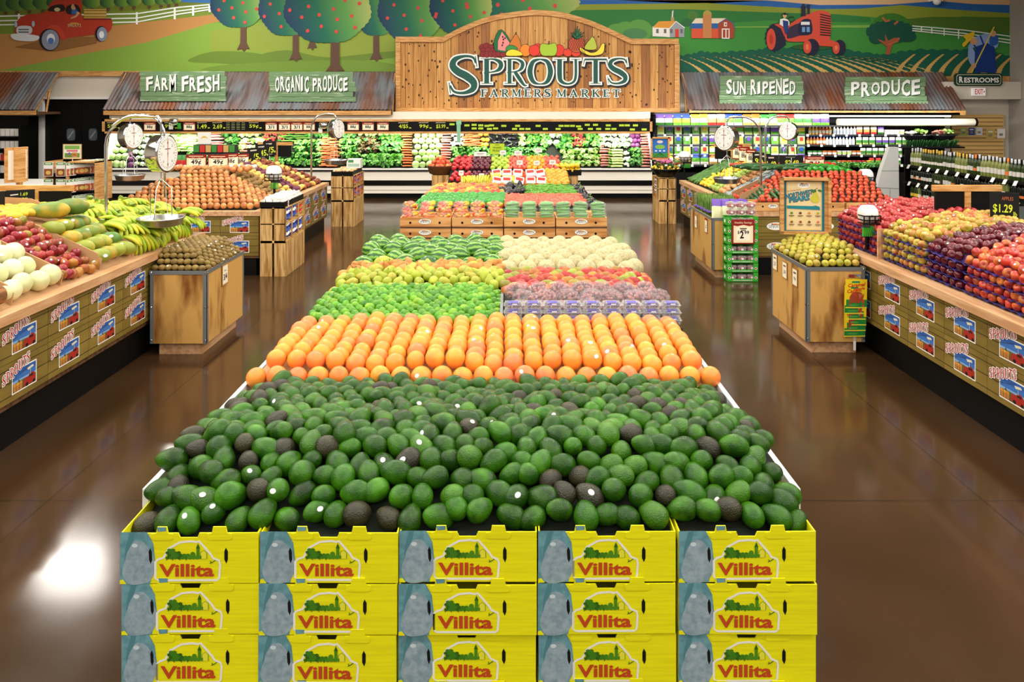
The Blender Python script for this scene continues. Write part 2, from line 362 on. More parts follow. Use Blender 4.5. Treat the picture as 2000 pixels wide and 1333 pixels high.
# ================= the room =======================================================================
WB = 19.4
def st(name, mb, m, **kw): return mb.build(name, m, kind='structure', **kw)
st('floor', MB().box(-15, 12.7, -7, 19.5, -.1, 0), 'polished_concrete')
st('ceiling', MB().box(-15, 12.7, -7, 19.5, CEIL, CEIL+.1), 'ceiling_paint')
st('wall_back', MB().box(-15, 12.7, WB, WB+.1, 0, CEIL), 'wall_paint')
st('wall_left', MB().box(-15.1, -15, -7, 19.5, 0, CEIL), 'wall_paint')
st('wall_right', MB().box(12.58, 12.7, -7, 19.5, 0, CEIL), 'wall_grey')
Y1 = WB-.02
st('trim_1', MB().box(KX(-60, Y1), KX(300, Y1), WB-.06, WB, KZ(149, Y1), KZ(139, Y1)), 'wood_light')
st('trim_2', MB().box(KX(1800, Y1), 12.57, WB-.06, WB, KZ(160, Y1), KZ(149, Y1)), 'wood_light')
# soffit over the restroom passage, cream wall and slatwall
st('wall_soffit', MB().box(KX(1840, 19), 12.57, 18.9, WB-.01, KZ(194, 19), KZ(160, 19)), 'wall_paint')
mat('slat_tan', '#d9b06a', rough=.5)
b = MB(); x0, x1 = KX(1860, 19.3), 12.4; z = 0.
b.box(x0, x1, 19.34, WB-.005, 0, KZ(224, 19.3), 1)
while z < KZ(226, 19.3): b.box(x0, x1, 19.3, 19.34, z, min(z+.085, KZ(224, 19.3)), 0); z += .1
st('wall_slats', b, ['slat_tan', 'wood_dark'])
# double swing doors, black, with rounded windows
D = 19.34
fr = wallframe(D); b = MB()
for q in ((78, 88),): b.box(KX(q[0], D), KX(q[1], D), D-.1, D+.05, 0, KZ(191, D), 0)
b.box(KX(78, D), KX(236, D), D-.1, D+.05, KZ(194, D), KZ(189, D), 0)
st('trim_3', b, ['white'])
for i, (a, c, wx) in enumerate(((88, 160, 139), (160, 232, 182))):
    d = ob('door_%d' % (i+1), MB().box(KX(a, D)+.005, KX(c, D)-.005, D, D+.04, .02, KZ(195, D)).mesh('door', 'black'), kind='structure')
    o = Art(fr); rr = [(wx+9.5*math.copysign(abs(math.cos(t))**.5, math.cos(t)), 263+13*math.copysign(abs(math.sin(t))**.5, math.sin(t))) for t in [2*PI*k/28 for k in range(28)]]
    o.p(rr, '#1a1d20', .006).p([((x-wx)*.85+wx, (y-263)*.88+263) for x, y in rr], '#59626a', .012).line([(wx-5, 270), (wx+5, 256)], 3, '#8d969d', .016)
    o.done('window_pane', d)
    Art(fr).p(rect(a+3, 330, c-3, 372), '#232527', .006).done('kick_plate', d)
# ================= painted mural ==================================================================
MU = thing('wall_mural', 'long painted farm mural with orchard, truck and tractor along the top of the back wall', 'mural', (0, WB-.03, 3))
MF = wallframe(WB-.03)
def mf(x, y, off=0.): p = MF(x, y, off); return (p[0], p[1]-(WB-.03), p[2]-3)
def art(): return Art(mf)
def mpart(a, name): return a.done(name, MU)
a = art(); a.ly = .001
a.p([(-60, -70), (2030, -70), (2030, 160), (1325, 150), (1325, 140), (-60, 140)], '#7c9c3a')
a.p([(-60, -70), (420, -70), (420, 12), (300, 26), (-60, 34)], '#6f7d2a')
a.p([(340, -60), (415, -60), (415, 6), (370, 5), (335, 2)], '#3b74b5')
a.p([(-60, 34), (230, 24), (412, 6), (412, 30), (220, 52), (-60, 75)], '#758f33')
a.p([(-60, 74), (0, 67), (120, 60), (220, 50), (412, 29), (440, 24), (440, 40), (412, 45), (290, 82), (150, 108), (60, 128), (0, 138), (-60, 141)], '#b8854c')
a.p([(0, 138), (150, 108), (290, 82), (412, 45), (770, 40), (770, 140), (-20, 140)], '#7fa23f')
a.p([(412, 60), (560, 40), (770, 55), (770, 110), (620, 122), (500, 100), (412, 100)], '#8a9c3c')
a.p(catmull([(368, 117), (400, 104), (440, 100), (500, 104), (540, 116), (520, 130), (430, 124), (380, 122)], 4, True), '#67832f')
a.p(catmull([(500, 112), (560, 98), (640, 112), (770, 100), (775, 112), (640, 124), (560, 128)], 4, True), '#67832f')
a.p(catmull([(430, 128), (560, 120), (700, 118), (770, 126), (770, 139), (420, 139)], 3, True), '#6f8f36')
mpart(a, 'painted_orchard_ground')
a = art(); a.ly = .012
X0, X1 = 1100, 1977
a.p([(X0, -60), (X1, -60), (X1, 158), (X0, 150)], '#3f8f3c')
a.p([(X0, -60), (X1, -60), (X1, 12), (1900, 8), (1830, 2), (1740, 9), (1600, 10), (1500, 1), (1360, 8), (1200, 0), (X0, 4)], '#e2b98d')
a.p([(X0, 0), (1200, 0), (1360, 8), (1500, 1), (1600, 10), (1740, 9), (1830, 2), (1900, 8), (X1, 10), (X1, 26), (1880, 20), (1760, 10), (1680, 17), (1600, 18), (1480, 12), (1380, 6), (1200, 8), (X0, 9)], '#2a66ae')
a.p([(X0, 9), (1200, 8), (1380, 6), (1480, 12), (1600, 18), (1680, 17), (1760, 10), (1880, 20), (X1, 26), (X1, 36), (1880, 32), (1800, 42), (1640, 28), (1500, 24), (1330, 18), (X0, 20)], '#8c9a33')
a.p([(1740, 40), (1820, 33), (X1, 34), (X1, 70), (1900, 62), (1820, 50), (1760, 52)], '#4f7327')
a.p([(X0, 20), (1330, 18), (1480, 24), (1620, 28), (1700, 34), (1700, 44), (1500, 40), (1330, 50), (X0, 60)], '#2f7a3a')
a.p([(1430, 52), (1700, 49), (1700, 54), (1430, 54)], '#7fae49')
a.p([(1790, 62), (1880, 58), (X1, 68), (X1, 74), (1880, 66)], '#2e7a2e')
for cx_, rx, ry in ((1222, 22, 18), (1248, 26, 22), (1205, 20, 14)): a.p(ell(cx_, 60, rx, ry), '#5c9a45')
a.p(ell(1240, 66, 24, 11), '#4b8550')
a.p(ell(1352, 30, 11, 9), '#4b7d33').p(ell(1340, 44, 10, 8), '#2f6a3e')
mpart(a, 'painted_farm_hills')
a = art(); a.ly = .022                                   # ploughed field with rows of crops
edge = [(1318, 110), (1345, 106), (1370, 100), (1400, 103), (1430, 100), (1470, 98), (1500, 93), (1560, 92), (1620, 92), (1660, 98), (1700, 104), (1730, 107), (1760, 100), (1800, 96), (1850, 97), (1890, 97), (1940, 100), (1977, 112)]
def scal(pts, k=5, h=2.2):
    o = []
    for i in range(len(pts)-1):
        for j in range(k):
            t = j/k; o.append((pts[i][0]+(pts[i+1][0]-pts[i][0])*t, pts[i][1]+(pts[i+1][1]-pts[i][1])*t+(h if j % 2 else -h*.5)))
    return o+[pts[-1]]
a.p(scal(edge)+[(1977, 158), (1318, 150)], '#155c46')
for i in range(17):
    x = 1322+i*24.5; lean = 62+i*5; t = 112-i*.9 if i < 9 else 104+(i-9)*1.2; xr = x+lean
    w_ = 11+i*.5 if i < 12 else 14-(i-12)*2
    cv = catmull([(x-4, t), (x+lean*.42, t+14), (x+lean*.78, t+32), (xr, 158)], 5)
    a.p(cv+[(p[0]+w_*(p[1]-t)/(158-t)*1.5+1, p[1]) for p in scal(cv[::-1], 2, 1.)], '#d6ae66')
for i in range(9):
    x = 1765+i*28; cv = catmull([(x+18, 106), (x+2, 118), (x-14, 134), (x-26, 158)], 4)
    if i < 8: a.p(cv+[(p[0]+(4+(p[1]-106)*.2), p[1]) for p in scal(cv[::-1], 2, 1.2)], '#d0a860' if i < 6 else '#cfa65e')
mpart(a, 'painted_crop_field')
a = art(); a.ly = .03                                    # farmhouse, barn, silo
a.p([(1274, 52), (1283, 52), (1307, 52), (1310, 73), (1274, 71)], '#f0ece6').p([(1307, 55), (1320, 42), (1336, 55), (1336, 73), (1308, 73)], '#9aa2a8')
a.p([(1274, 54), (1286, 42), (1320, 41), (1307, 55)], '#e09a3a').line([(1307, 56), (1320, 42), (1337, 55)], 1.6, '#f4f1ec')
a.p(rect(1310, 34, 1316, 42), '#b99a6a').p([(1311, 34), (1312, 22), (1315, 20), (1314, 34)], '#d8d8d0')
for x in (1281, 1296, 1308, 1328): a.p(rect(x, 57, x+5, 65), '#6d6f72')
a.p(rect(1318, 57, 1325, 73), '#d8402e')
a.p([(1350, 55), (1403, 55), (1403, 75), (1350, 75)], '#dc5a3a').p([(1348, 46), (1404, 46), (1404, 56), (1348, 56)], '#2c66a8').p([(1350, 46), (1358, 36), (1418, 36), (1404, 46)], '#ecdcc0')
a.p([(1402, 75), (1402, 46), (1416, 37), (1430, 45), (1434, 58), (1432, 75)], '#a84a32').line([(1403, 46), (1417, 37), (1430, 45), (1434, 56)], 1.5, '#2c66a8')
a.p(rect(1409, 56, 1424, 76), '#f2eee6').p(rect(1411, 58, 1416, 74), '#a84a32').p(rect(1418, 58, 1422, 74), '#a84a32').p(rect(1413, 44, 1419, 52), '#f2eee6').p(rect(1415, 46, 1418, 50), '#a84a32')
a.p([(1372, 75), (1372, 28), (1389, 28), (1389, 75)], '#c98652').p(ell(1380.5, 29, 8.7, 8.5, 14, PI, 2*PI), '#b3a04c')
mpart(a, 'painted_farm_buildings')
a = art(); a.ly = .036                                   # tractor and driver
red, drk = '#d9503a', '#23233a'
a.p(ell(1585, 92, 40, 6), '#2b5c2c').p(ell(1513, 74, 19, 26), drk).p([(1505, 48), (1520, 45), (1532, 60), (1534, 88), (1515, 100)], drk)
for k in range(10): a.p(ell(1514+19.5*math.cos(k*.35+1.7), 74+26*math.sin(k*.35+1.7), 2, 2.5, 8), drk)
a.p(ell(1505, 77, 9, 21), red).p(ell(1505, 77, 4, 10), '#c03a2a')
a.p([(1511, 48), (1524, 46), (1534, 60), (1535, 78), (1530, 70), (1524, 56)], red)
a.p(catmull([(1538, 52), (1560, 36), (1592, 22), (1610, 22), (1620, 28), (1622, 48), (1620, 72), (1612, 80), (1560, 82), (1533, 78)], 3, True), red)
a.p(catmull([(1540, 54), (1565, 44), (1582, 38), (1583, 66), (1560, 70), (1536, 76)], 2, True), '#3a2c44')
a.p(catmull([(1558, 50), (1565, 40), (1575, 37), (1583, 42), (1584, 66), (1560, 68)], 3, True), '#1d2340').p(rect(1563, 43, 1580, 49), '#f0f2f4').p(rect(1565, 53, 1571, 63), '#6f9fd4').p(rect(1574, 53, 1580, 63), '#6f9fd4')
for k in range(9): a.line([(1600, 28+k*5), (1621, 33+k*4.6)], 2.2, '#3b1a20')
a.p(rect(1564, 12, 1572, 32), drk).p(rect(1576, 12, 1580, 28), drk).p(rect(1566, 8, 1570, 14), drk).p(rect(1575, 9, 1581, 12), drk)
a.p([(1590, 76), (1620, 78), (1640, 86), (1630, 92), (1600, 90), (1590, 84)], red)
a.p(ell(1584, 92, 14, 16), drk).p(ell(1575, 92, 8, 13), red).p(ell(1575, 92, 3, 6), '#f07a5a').p(ell(1638, 93, 12, 15), drk).p(ell(1631, 94, 7, 12), red).p(ell(1631, 94, 3, 5), '#f07a5a')
a.p([(1522, 38), (1530, 36), (1540, 40), (1540, 50), (1530, 54), (1521, 48)], '#f4f0ea').p([(1527, 40), (1538, 42), (1538, 62), (1533, 68), (1528, 52)], '#1f3f86').p(ell(1531, 31, 4, 5), '#d9a878').p([(1526, 28), (1531, 25), (1538, 29), (1530, 30)], '#1c1c20').line(ell(1544, 38, 6, 5, 14), 1.4, '#1c1c20')
mpart(a, 'painted_tractor')
a = art(); a.ly = .036                                   # shade tree, white fence
a.p(ell(1739, 56, 40, 30), '#3c7a2a').p(scal(ell(1738, 62, 48, 22, 18)+[(1786, 62)], 3, 2), '#14513f').p(ell(1710, 74, 14, 12), '#14513f').p(ell(1770, 72, 18, 10), '#14513f')
a.p([(1728, 107), (1731, 92), (1716, 80), (1712, 76), (1728, 82), (1727, 66), (1733, 80), (1745, 74), (1756, 74), (1742, 86), (1736, 107)], '#a8583c').line([(1733, 88), (1752, 80), (1755, 74)], 3, '#c0623f').line([(1722, 34), (1728, 42), (1736, 40)], 4, '#c0623f').line([(1745, 48), (1752, 42)], 4, '#c0623f')
for dy in (0, 5, 9): a.line([(1780, 51+dy), (1880, 59+dy*1.25), (1977, 72+dy*1.5)], 2, '#f3f3ee')
for x, y, h in ((1798, 52, 11), (1818, 53, 13), (1842, 55, 15), (1870, 58, 18)): a.line([(x, y), (x, y+h)], 2.2, '#f3f3ee')
mpart(a, 'painted_tree_and_fence')
a = art(); a.ly = .05                                    # farmer with straw hat and hoe
a.p(catmull([(1889, 95), (1892, 85), (1905, 72), (1925, 66), (1945, 72), (1946, 92), (1930, 96), (1908, 92)], 3, True), '#8fa9dc')
a.p(catmull([(1892, 88), (1888, 104), (1890, 120), (1897, 128), (1904, 124), (1904, 108)], 3, True), '#8fa9dc')
a.p([(1902, 92), (1925, 84), (1940, 92), (1944, 142), (1902, 142), (1901, 120)], '#173a86').line([(1912, 70), (1918, 86), (1926, 94)], 3, '#173a86').line([(1897, 84), (1904, 94)], 3, '#173a86')
a.p(catmull([(1932, 66), (1945, 70), (1946, 86), (1932, 90), (1930, 80)], 3, True), '#2e5cae').p(ell(1937, 66, 6, 6), '#d6a277')
a.p(ell(1899, 81, 7, 7), '#d9a27a').p(catmull([(1878, 70), (1890, 66), (1900, 62), (1899, 72), (1890, 82), (1880, 92), (1877, 86), (1884, 78)], 3, True), '#edc52c')
a.line([(1895, 142), (1939, 53)], 2.6, '#e9cf52').p(ell(1899, 129, 5, 5), '#d6a277')
mpart(a, 'painted_farmer')
# truck on the road
a = art(); a.ly = .02
red, dk, gl = '#b23a26', '#5d1812', '#e8e4d8'
for dy in (0, 9, 17): a.line([(-60, 33+dy), (40, 31+dy), (268, 27+dy*.95), (345, 15+dy*.8), (412, 9+dy*.55)], 2.6, '#eef0ee')
for x, y, h in ((38, 27, 22), (268, 24, 24), (342, 15, 23), (378, 11, 20), (410, 8, 16)): a.line([(x, y), (x, y+h)], 4, '#eef0ee')
a.p([(30, 92), (110, 100), (190, 84), (188, 72), (110, 72)], '#8d6236')
a.p(catmull([(30, 66), (33, 44), (50, 30), (90, 24), (98, 8), (115, -2), (150, -2), (162, 6), (164, 36), (215, 38), (220, 50), (214, 62), (196, 66), (150, 72), (120, 76), (80, 74), (40, 70)], 3, True), red)
a.p(catmull([(96, 22), (102, 12), (124, 9), (127, 22)], 3, True), '#2a2320').p(catmull([(132, 12), (150, 9), (158, 18), (156, 28), (132, 27)], 3, True), '#2a2320').p(ell(113, 19, 6, 4, 10), '#c9bd8a')
a.p(ell(145, 14, 5, 6, 10), '#c99a72').p(rect(141, 19, 152, 28), '#3a5fae').p([(152, 22), (158, 26), (150, 34), (140, 37), (139, 35), (149, 30)], '#c99a72').p([(145, 8), (152, 10), (153, 18), (149, 16)], '#201a18')
a.p(rect(165, 18, 209, 37), '#c9a95c')
for y in (21, 27, 33): a.line([(165, y), (209, y)], 2.6, '#97772f')
a.p([(164, 36), (219, 36), (219, 39), (164, 39)], '#7e2418')
a.p(catmull([(84, 84), (92, 56), (108, 48), (122, 56), (130, 78), (120, 74), (112, 60), (98, 62)], 3, True), '#c4442e')
a.p(ell(98, 78, 20, 22), '#2a1a22').p(ell(100, 78, 17, 20), '#8a93a8').p(ell(101, 76, 8, 10), '#e9eef6').p(ell(101, 80, 6, 6), '#4f77bb')
a.p(ell(199, 66, 12, 15), '#2a1a22').p(ell(201, 67, 10, 14), '#8a93a8').p(ell(200, 68, 5, 7), '#e9eef6')
a.p(catmull([(37, 52), (62, 52), (62, 66), (36, 66)], 3, True), '#cfd4da').line([(38, 58), (58, 58)], 2, '#3a3f48').line([(38, 63), (58, 63)], 2, '#3a3f48')
a.p(catmull([(23, 68), (40, 66), (76, 70), (76, 78), (60, 81), (30, 78)], 3, True), '#dfe3ea').p(ell(33, 48, 3, 6, 10), '#a9c0de').p(ell(67, 47, 3, 6, 10), '#a9c0de')
a.t('SPROUTS', 134, 53, 160, 47, '#d7c89a').p(ell(147, 46, 9, 2, 10), '#c98a3a')
mpart(a, 'painted_truck')
# orchard
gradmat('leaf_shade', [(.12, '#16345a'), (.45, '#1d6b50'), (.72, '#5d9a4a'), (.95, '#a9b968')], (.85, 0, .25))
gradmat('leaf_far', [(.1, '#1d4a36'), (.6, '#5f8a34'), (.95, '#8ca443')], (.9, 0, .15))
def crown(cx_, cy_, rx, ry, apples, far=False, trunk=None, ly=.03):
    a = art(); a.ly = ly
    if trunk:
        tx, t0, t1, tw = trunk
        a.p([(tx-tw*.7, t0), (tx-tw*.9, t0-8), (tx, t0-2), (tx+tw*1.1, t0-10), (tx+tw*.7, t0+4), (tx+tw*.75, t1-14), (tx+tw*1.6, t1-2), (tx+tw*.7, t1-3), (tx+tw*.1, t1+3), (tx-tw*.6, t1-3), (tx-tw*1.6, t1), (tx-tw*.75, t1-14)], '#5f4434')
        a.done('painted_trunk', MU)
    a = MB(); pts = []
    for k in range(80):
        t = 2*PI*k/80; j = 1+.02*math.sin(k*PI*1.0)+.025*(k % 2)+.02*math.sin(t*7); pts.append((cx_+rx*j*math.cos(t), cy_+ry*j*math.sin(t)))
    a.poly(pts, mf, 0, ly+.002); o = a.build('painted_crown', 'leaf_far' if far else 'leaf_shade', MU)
    if apples:
        a = art(); a.ly = ly+.004
        for k in range(apples):
            t, q = k*2.4, math.sqrt((k+.5)/apples)*.88; a.p(ell(cx_+rx*q*math.cos(t), cy_+ry*q*math.sin(t), 2.6+rx*.012, 2.8+rx*.012, 8), '#d5473e')
        a.done('painted_apples', MU)
for k, x in enumerate((12, 34, 58, 84, 110, 180, 212, 238, 262, 292, 315, 330, 345)):
    r = 23-k*1.1; crown(x, 6-k*.5, r, r*.72, 0, True, (x, 16-k, 30-k*1.3, 2.4), .014+k*.0002)
crown(735, 20, 44, 50, 6, False, (735, 68, 118, 8), .024)
crown(603, 10, 24, 40, 0, True, (610, 80, 96, 6), .024)
crown(560, 14, 54, 56, 10, False, (578, 68, 118, 8), .028)
crown(466, 6, 54, 48, 13, False, (476, 53, 98, 8), .026)
crown(805, 16, 66, 66, 12, False, None, .032)
crown(900, 8, 60, 60, 10, False, None, .034)
crown(1000, 0, 130, 50, 14, False, None, .03)
crown(640, 18, 84, 66, 18, False, (655, 80, 141, 12), .036)
# ================= tin roofs, wooden sign, boards on the back wall =================================
def tin_roof(name, label, xa, xb, endl=True, endr=True):
    ya, za, yb, zb = 18.3, KZ(214, 18.3), WB-.10, KZ(141, 19.3)
    sl = math.atan2(zb-za, yb-ya); Ls = math.hypot(zb-za, yb-ya); t = thing(name, label, 'roof', ((xa+xb)/2, ya, za)); t['kind'] = 'thing'
    n = int((xb-xa)/.018); hw = (xb-xa)/2; b = MB(); vs = []
    for j in (0, 1):
        for i in range(n+1): vs.append((-hw+(xb-xa)*i/n, Ls*j, .014*math.sin(i*PI/2.6)))
    b.add(vs, [(i, i+1, n+2+i, n+1+i) for i in range(n)], 0, True)
    b.build('tin_sheet', 'rusty_sheet', t, (0, 0, 0), (sl, 0, 0))
    MB().box(-hw+.02, hw-.02, .0, .05, -.13, -.03).build('fascia_board', 'wood_light', t)
    MB().box(-hw, hw, .06, yb-ya, -.12, -.06).build('soffit_board', 'wood_dark', t)
    for s, on in ((-1, endl), (1, endr)):
        if on:
            b = MB(); x = s*(hw-.06)
            b.rod((x, .06, -.02), (x, yb-ya, zb-za-.04), .035, 4).rod((x, .05, -.09), (x, yb-ya, -.09), .035, 4).rod((x, .5, -.09), (x, .66, .5), .03, 4)
            b.build('end_bracket', 'wood_light', t)
    return t
tin_roof('tin_roof', 'rusty corrugated tin roof left of the big wooden sign, above the vegetable case', KX(200, 18.3), KX(765, 18.3))
tin_roof('tin_roof', 'rusty corrugated tin roof right of the big wooden sign, above the salad case', KX(1345, 18.3), KX(1888, 18.3))
tin_roof('tin_roof', 'short rusty corrugated tin roof left of the black double doors', -14.8, KX(70, 18.3))
# green plank boards with hand lettering, resting on the roofs
mat('green_plank', '#6f9066', '#d6dfcb', rough=.7, scale=2.5, stretch=(1, 1, 12), ramp=(.55, .75), detail=5)
def plank_board(txt, x0, y0, x1, y1, lab, tx):
    Y = 18.46; xa, xb, za, zb = KX(x0, Y), KX(x1, Y), KZ(y1, Y), KZ(y0, Y); hw, hh = (xb-xa)/2, (zb-za)/2
    t = thing('plank_sign', lab, 'sign', ((xa+xb)/2, Y, (za+zb)/2)); b = MB(); n = 6
    for i in range(n):
        e = R.uniform(-.05, .03); z0 = -hh+2*hh*i/n; b.box(-hw+e*.5, hw+R.uniform(-.05, .04), 0, .03, z0+.004, z0+2*hh/n-.004)
    b.build('planks', 'green_plank', t)
    MB().box(-hw*.8, hw*.8, .03, .2, hh*.1, hh*.25).build('bracket', 'wood_dark', t)
    f = frame((0, 0, 0), (1, 0, 0), (0, 0, 1)); a = Art(f); s = .0123
    for o, c in ((.02, '#2f4a33'), (0, '#eef0ea')):
        a.ly = .004 if o else .01
        rr = random.Random(txt); wd = sum(.6 if ch == ' ' else 1 for ch in txt); x = -hw*.86
        u = hw*1.74/wd
        for ch in txt:
            if ch == ' ': x += .6*u; continue
            d = rr.uniform(-.03, .03); h_ = rr.uniform(-.03, .05); wch = .42 if ch == 'I' else .86
            put_text(a, ch, f, x+o, -hh*.5+d-o+hh*.12, x+u*wch+o, hh*.52+h_-o+hh*.1, a.ci(c), a.ly, bold=.03, skew=.03)
            x += u if ch != 'I' else u*.75
    a.done('lettering', t)
plank_board('FARM FRESH', 274, 139, 441, 198, 'weathered green plank sign lettered FARM FRESH on the left roof', 0)
plank_board('ORGANIC PRODUCE', 526, 140, 693, 199, 'weathered green plank sign lettered ORGANIC PRODUCE on the left roof', 0)
plank_board('SUN RIPENED', 1407, 148, 1568, 204, 'weathered green plank sign lettered SUN RIPENED on the right roof', 0)
plank_board('PRODUCE', 1651, 150, 1809, 206, 'weathered green plank sign lettered only PRODUCE on the right roof', 0)
# the big cedar sign
YS = 19.0
SG = thing('store_sign', 'large arched cedar plank sign with fruit emblem and green lettering, centre of back wall', 'sign', (0, YS, 3))
wf = wallframe(YS)
def sf(x, y, off=0.): p = wf(x, y, off); return (p[0], p[1]-YS, p[2]-3)
arch = [(773, 72), (866, 72)]+catmull([(866, 72), (900, 54), (950, 34), (1000, 24), (1050, 20), (1100, 25), (1160, 43), (1232, 76)], 5)[1:]+[(1325, 76)]
def archy(x):
    for (xa, ya), (xb, yb) in zip(arch, arch[1:]):
        if xa <= x <= xb: return ya+(yb-ya)*(x-xa)/(xb-xa)
    return 75
for i, (c, c2) in enumerate((('#c1884a', '#a86f34'), ('#d3a05c', '#bb8443'), ('#a36b3b', '#8c5a2f'), ('#b27b43', '#9a6535'), ('#c8924f', '#ad7638'))):
    mat('cedar_%d' % i, c, c2, rough=.6, scale=3, stretch=(9, 9, .5), detail=4)
b = MB(); x = 775.; k = 0; rr = random.Random(5)
while x < 1324:
    wd = min(rr.choice((14, 15.5, 16.5, 15)), 1324-x); n = 4
    top = [(x+wd*j/n, archy(x+wd*j/n)+3) for j in range(n+1)]
    b.poly([(x+.35, 216), (x+wd-.35, 216)]+[(min(px, x+wd-.35) if j == 0 else max(px, x+.35), py) for j, (px, py) in enumerate(top[::-1])], sf, rr.choice((0, 1, 1, 2, 3, 4, 4)), .0, .05); x += wd
b.poly([(774, 216), (1325, 216)]+[(p[0], p[1]+4) for p in arch[::-1]], sf, 5, -.02, .06)
b.build('plank_board', ['cedar_%d' % i for i in range(5)]+['wood_dark'], SG)
a = Art(sf)
for k in range(230):
    px, py = rr.uniform(780, 1320), rr.uniform(60, 205)
    if py > archy(px)+14: q = rr.uniform(.8, 2.2); a.p(ell(px, py, q, q*1.35, 8), '#4a2b14', .0015)
a.done('knots', SG, kind='stuff')
b = MB(); n = len(arch)
b.poly(arch+[(p[0], p[1]+10.5) for p in arch[::-1]], sf, 0, .05, .12); b.build('top_trim', 'wood_light', SG)
MB().poly(rect(773, 211, 1327, 220), sf, 0, .06, .14).build('bottom_trim', 'wood_light', SG)
for q in (rect(773, 82, 782, 212), rect(1317, 86, 1327, 212)): MB().poly(q, sf, 0, .03, .08).build('side_trim', 'wood_light', SG)
up = lambda x, y, off=0.: sf(x, -y, off)
a = Art(up)
L_ = [('S', 874, 183, 62, 74), ('P', 938, 164, 45, 50), ('R', 983, 164, 47, 50), ('O', 1030, 165, 50, 50), ('U', 1081, 165, 54, 50), ('T', 1139, 164, 48, 50), ('S', 1184, 164, 44, 50)]
for g, c, off, dx in ((4.2, '#1d2a33', .03, 2.2), (3.0, '#f2f3ee', .034, 0), (1.3, '#2c5a55', .037, 0), (.2, '#24594f', .04, 0)):
    if g == 1.3: continue
    for ch, x, y, wd, ht in L_: roman(a, ch, up, x+dx, -y-dx*.9, wd, ht, a.ci(c), off, g-.8, 8)
for g, c, off in ((1.5, '#f2f3ee', .034), (.15, '#2a5750', .038)):
    roman_word(a, 'FARMERS', up, 939, -189, 1076, 14.5, a.ci(c), off, g, gap=.28); roman_word(a, 'MARKET', up, 1087, -189.5, 1211, 14.5, a.ci(c), off, g, gap=.28)
a.done('lettering', SG)
a = Art(lambda x, y, off=0.: sf(800+x/4, y/4, off)); OL = '#3a2320'; a.ly = .03
def fr_(pts, c): a.line(pts+[pts[0], pts[1]], 7, OL); a.p(pts, c); return a
for gx, gy in ((570, 370), (600, 360), (635, 372), (580, 400), (615, 395), (650, 400), (575, 425), (605, 428), (640, 425), (675, 405), (670, 428), (700, 420), (730, 425)): fr_(ell(gx, gy, 24, 22, 14), '#8e2a30')
fr_(catmull([(662, 380), (668, 300), (716, 232), (790, 335), (760, 405), (700, 405)], 3, True), '#1f6b3f'); a.p([(690, 390), (692, 320), (722, 250), (785, 340), (752, 400)], '#f08f8f')
for q in ((728, 290), (732, 310), (730, 335), (724, 355), (745, 300)): a.p(ell(*q, 6, 9, 8), '#201818')
fr_(catmull([(775, 400), (780, 350), (808, 300), (830, 268), (852, 300), (868, 350), (862, 400)], 3, True), '#cf7a32'); a.line([(830, 272), (832, 252)], 8, OL)
fr_(catmull([(752, 392), (765, 362), (800, 356), (835, 372), (840, 388), (790, 392)], 3, True), '#3f8f45')
fr_(ell(905, 395, 42, 46, 18), '#ef8a30'); fr_(ell(1000, 390, 45, 46, 18), '#dd3b2c'); fr_(ell(975, 396, 42, 42, 18), '#e0402e')
fr_(catmull([(752, 425), (770, 398), (810, 388), (860, 405), (882, 430), (840, 437), (770, 437)], 3, True), '#f2dd3a')
fr_(ell(1165, 395, 42, 44, 18), '#de4030'); fr_(ell(1235, 412, 34, 30, 16), '#e2452f'); fr_(ell(1298, 415, 34, 28, 16), '#e2452f')
fr_(catmull([(1018, 390), (1030, 345), (1085, 350), (1135, 340), (1150, 385), (1135, 432), (1085, 437), (1035, 432)], 4, True), '#a5c73a'); a.line([(1085, 350), (1090, 322)], 9, OL)
for q in ((1110, 270), (0, 0)):
    pass
fr_(ell(1302, 350, 62, 62, 18), '#c25a3a')
for k in range(-3, 4): a.line([(1302+k*18-24, 395), (1302+k*18+24, 305)], 3, '#7d2f20'); a.line([(1302+k*18+24, 395), (1302+k*18-24, 305)], 3, '#7d2f20')
for dx_, dy_ in ((-50, 20), (50, 20), (-35, -10), (35, -10), (-20, -35), (20, -35), (0, -55), (-55, -5), (55, -5)): fr_([(1292, 305), (1310+dx_*.9, 262+dy_), (1318, 305)], '#1f6b4a')
fr_(catmull([(1368, 385), (1380, 345), (1408, 310), (1425, 290), (1445, 318), (1455, 385)], 3, True), '#b7c44a')
for k in range(4): fr_(catmull([(1330+k*12, 372+k*8), (1390+k*10, 405+k*4), (1470, 395), (1520-k*6, 345), (1530-k*4, 352), (1505, 418), (1430, 436), (1345+k*10, 412+k*4)], 3, True), '#f4dc4a')
a.done('fruit_emblem', SG)
# restrooms board, exit sign, sprinkler-like camera on the mural
Y = 18.85
t = thing('restroom_sign', 'dark green RESTROOMS board with cream border on the soffit at right', 'sign', (0, Y, 0)); w2 = wallframe(Y)
def rf(x, y, off=0.): p = w2(x, y, off); return (p[0], p[1]-Y, p[2])
oc = lambda x0, y0, x1, y1, c: [(x0+c, y0), (x1-c, y0), (x1, y0+c), (x1, y1-c), (x1-c, y1), (x0+c, y1), (x0, y1-c), (x0, y0+c)]
MB().poly(oc(1865, 143, 1958, 168, 4), rf, 0, 0, .05).build('board', [flat('#12382e').name], t)
a = Art(rf); a.ly = .002; a.p(oc(1868, 145.5, 1955, 165.5, 3), '#d9cfa9').p(oc(1869, 146.5, 1954, 164.5, 3), '#12382e'); put_text(a, 'R', rf, 1873, 161.5, 1881, 149.5, a.ci('#f4f2ea'), .006, bold=.04); put_text(a, 'ESTROOMS', rf, 1883, 161.5, 1951, 151.5, a.ci('#f4f2ea'), .006, bold=.03)
a.done('lettering', t)
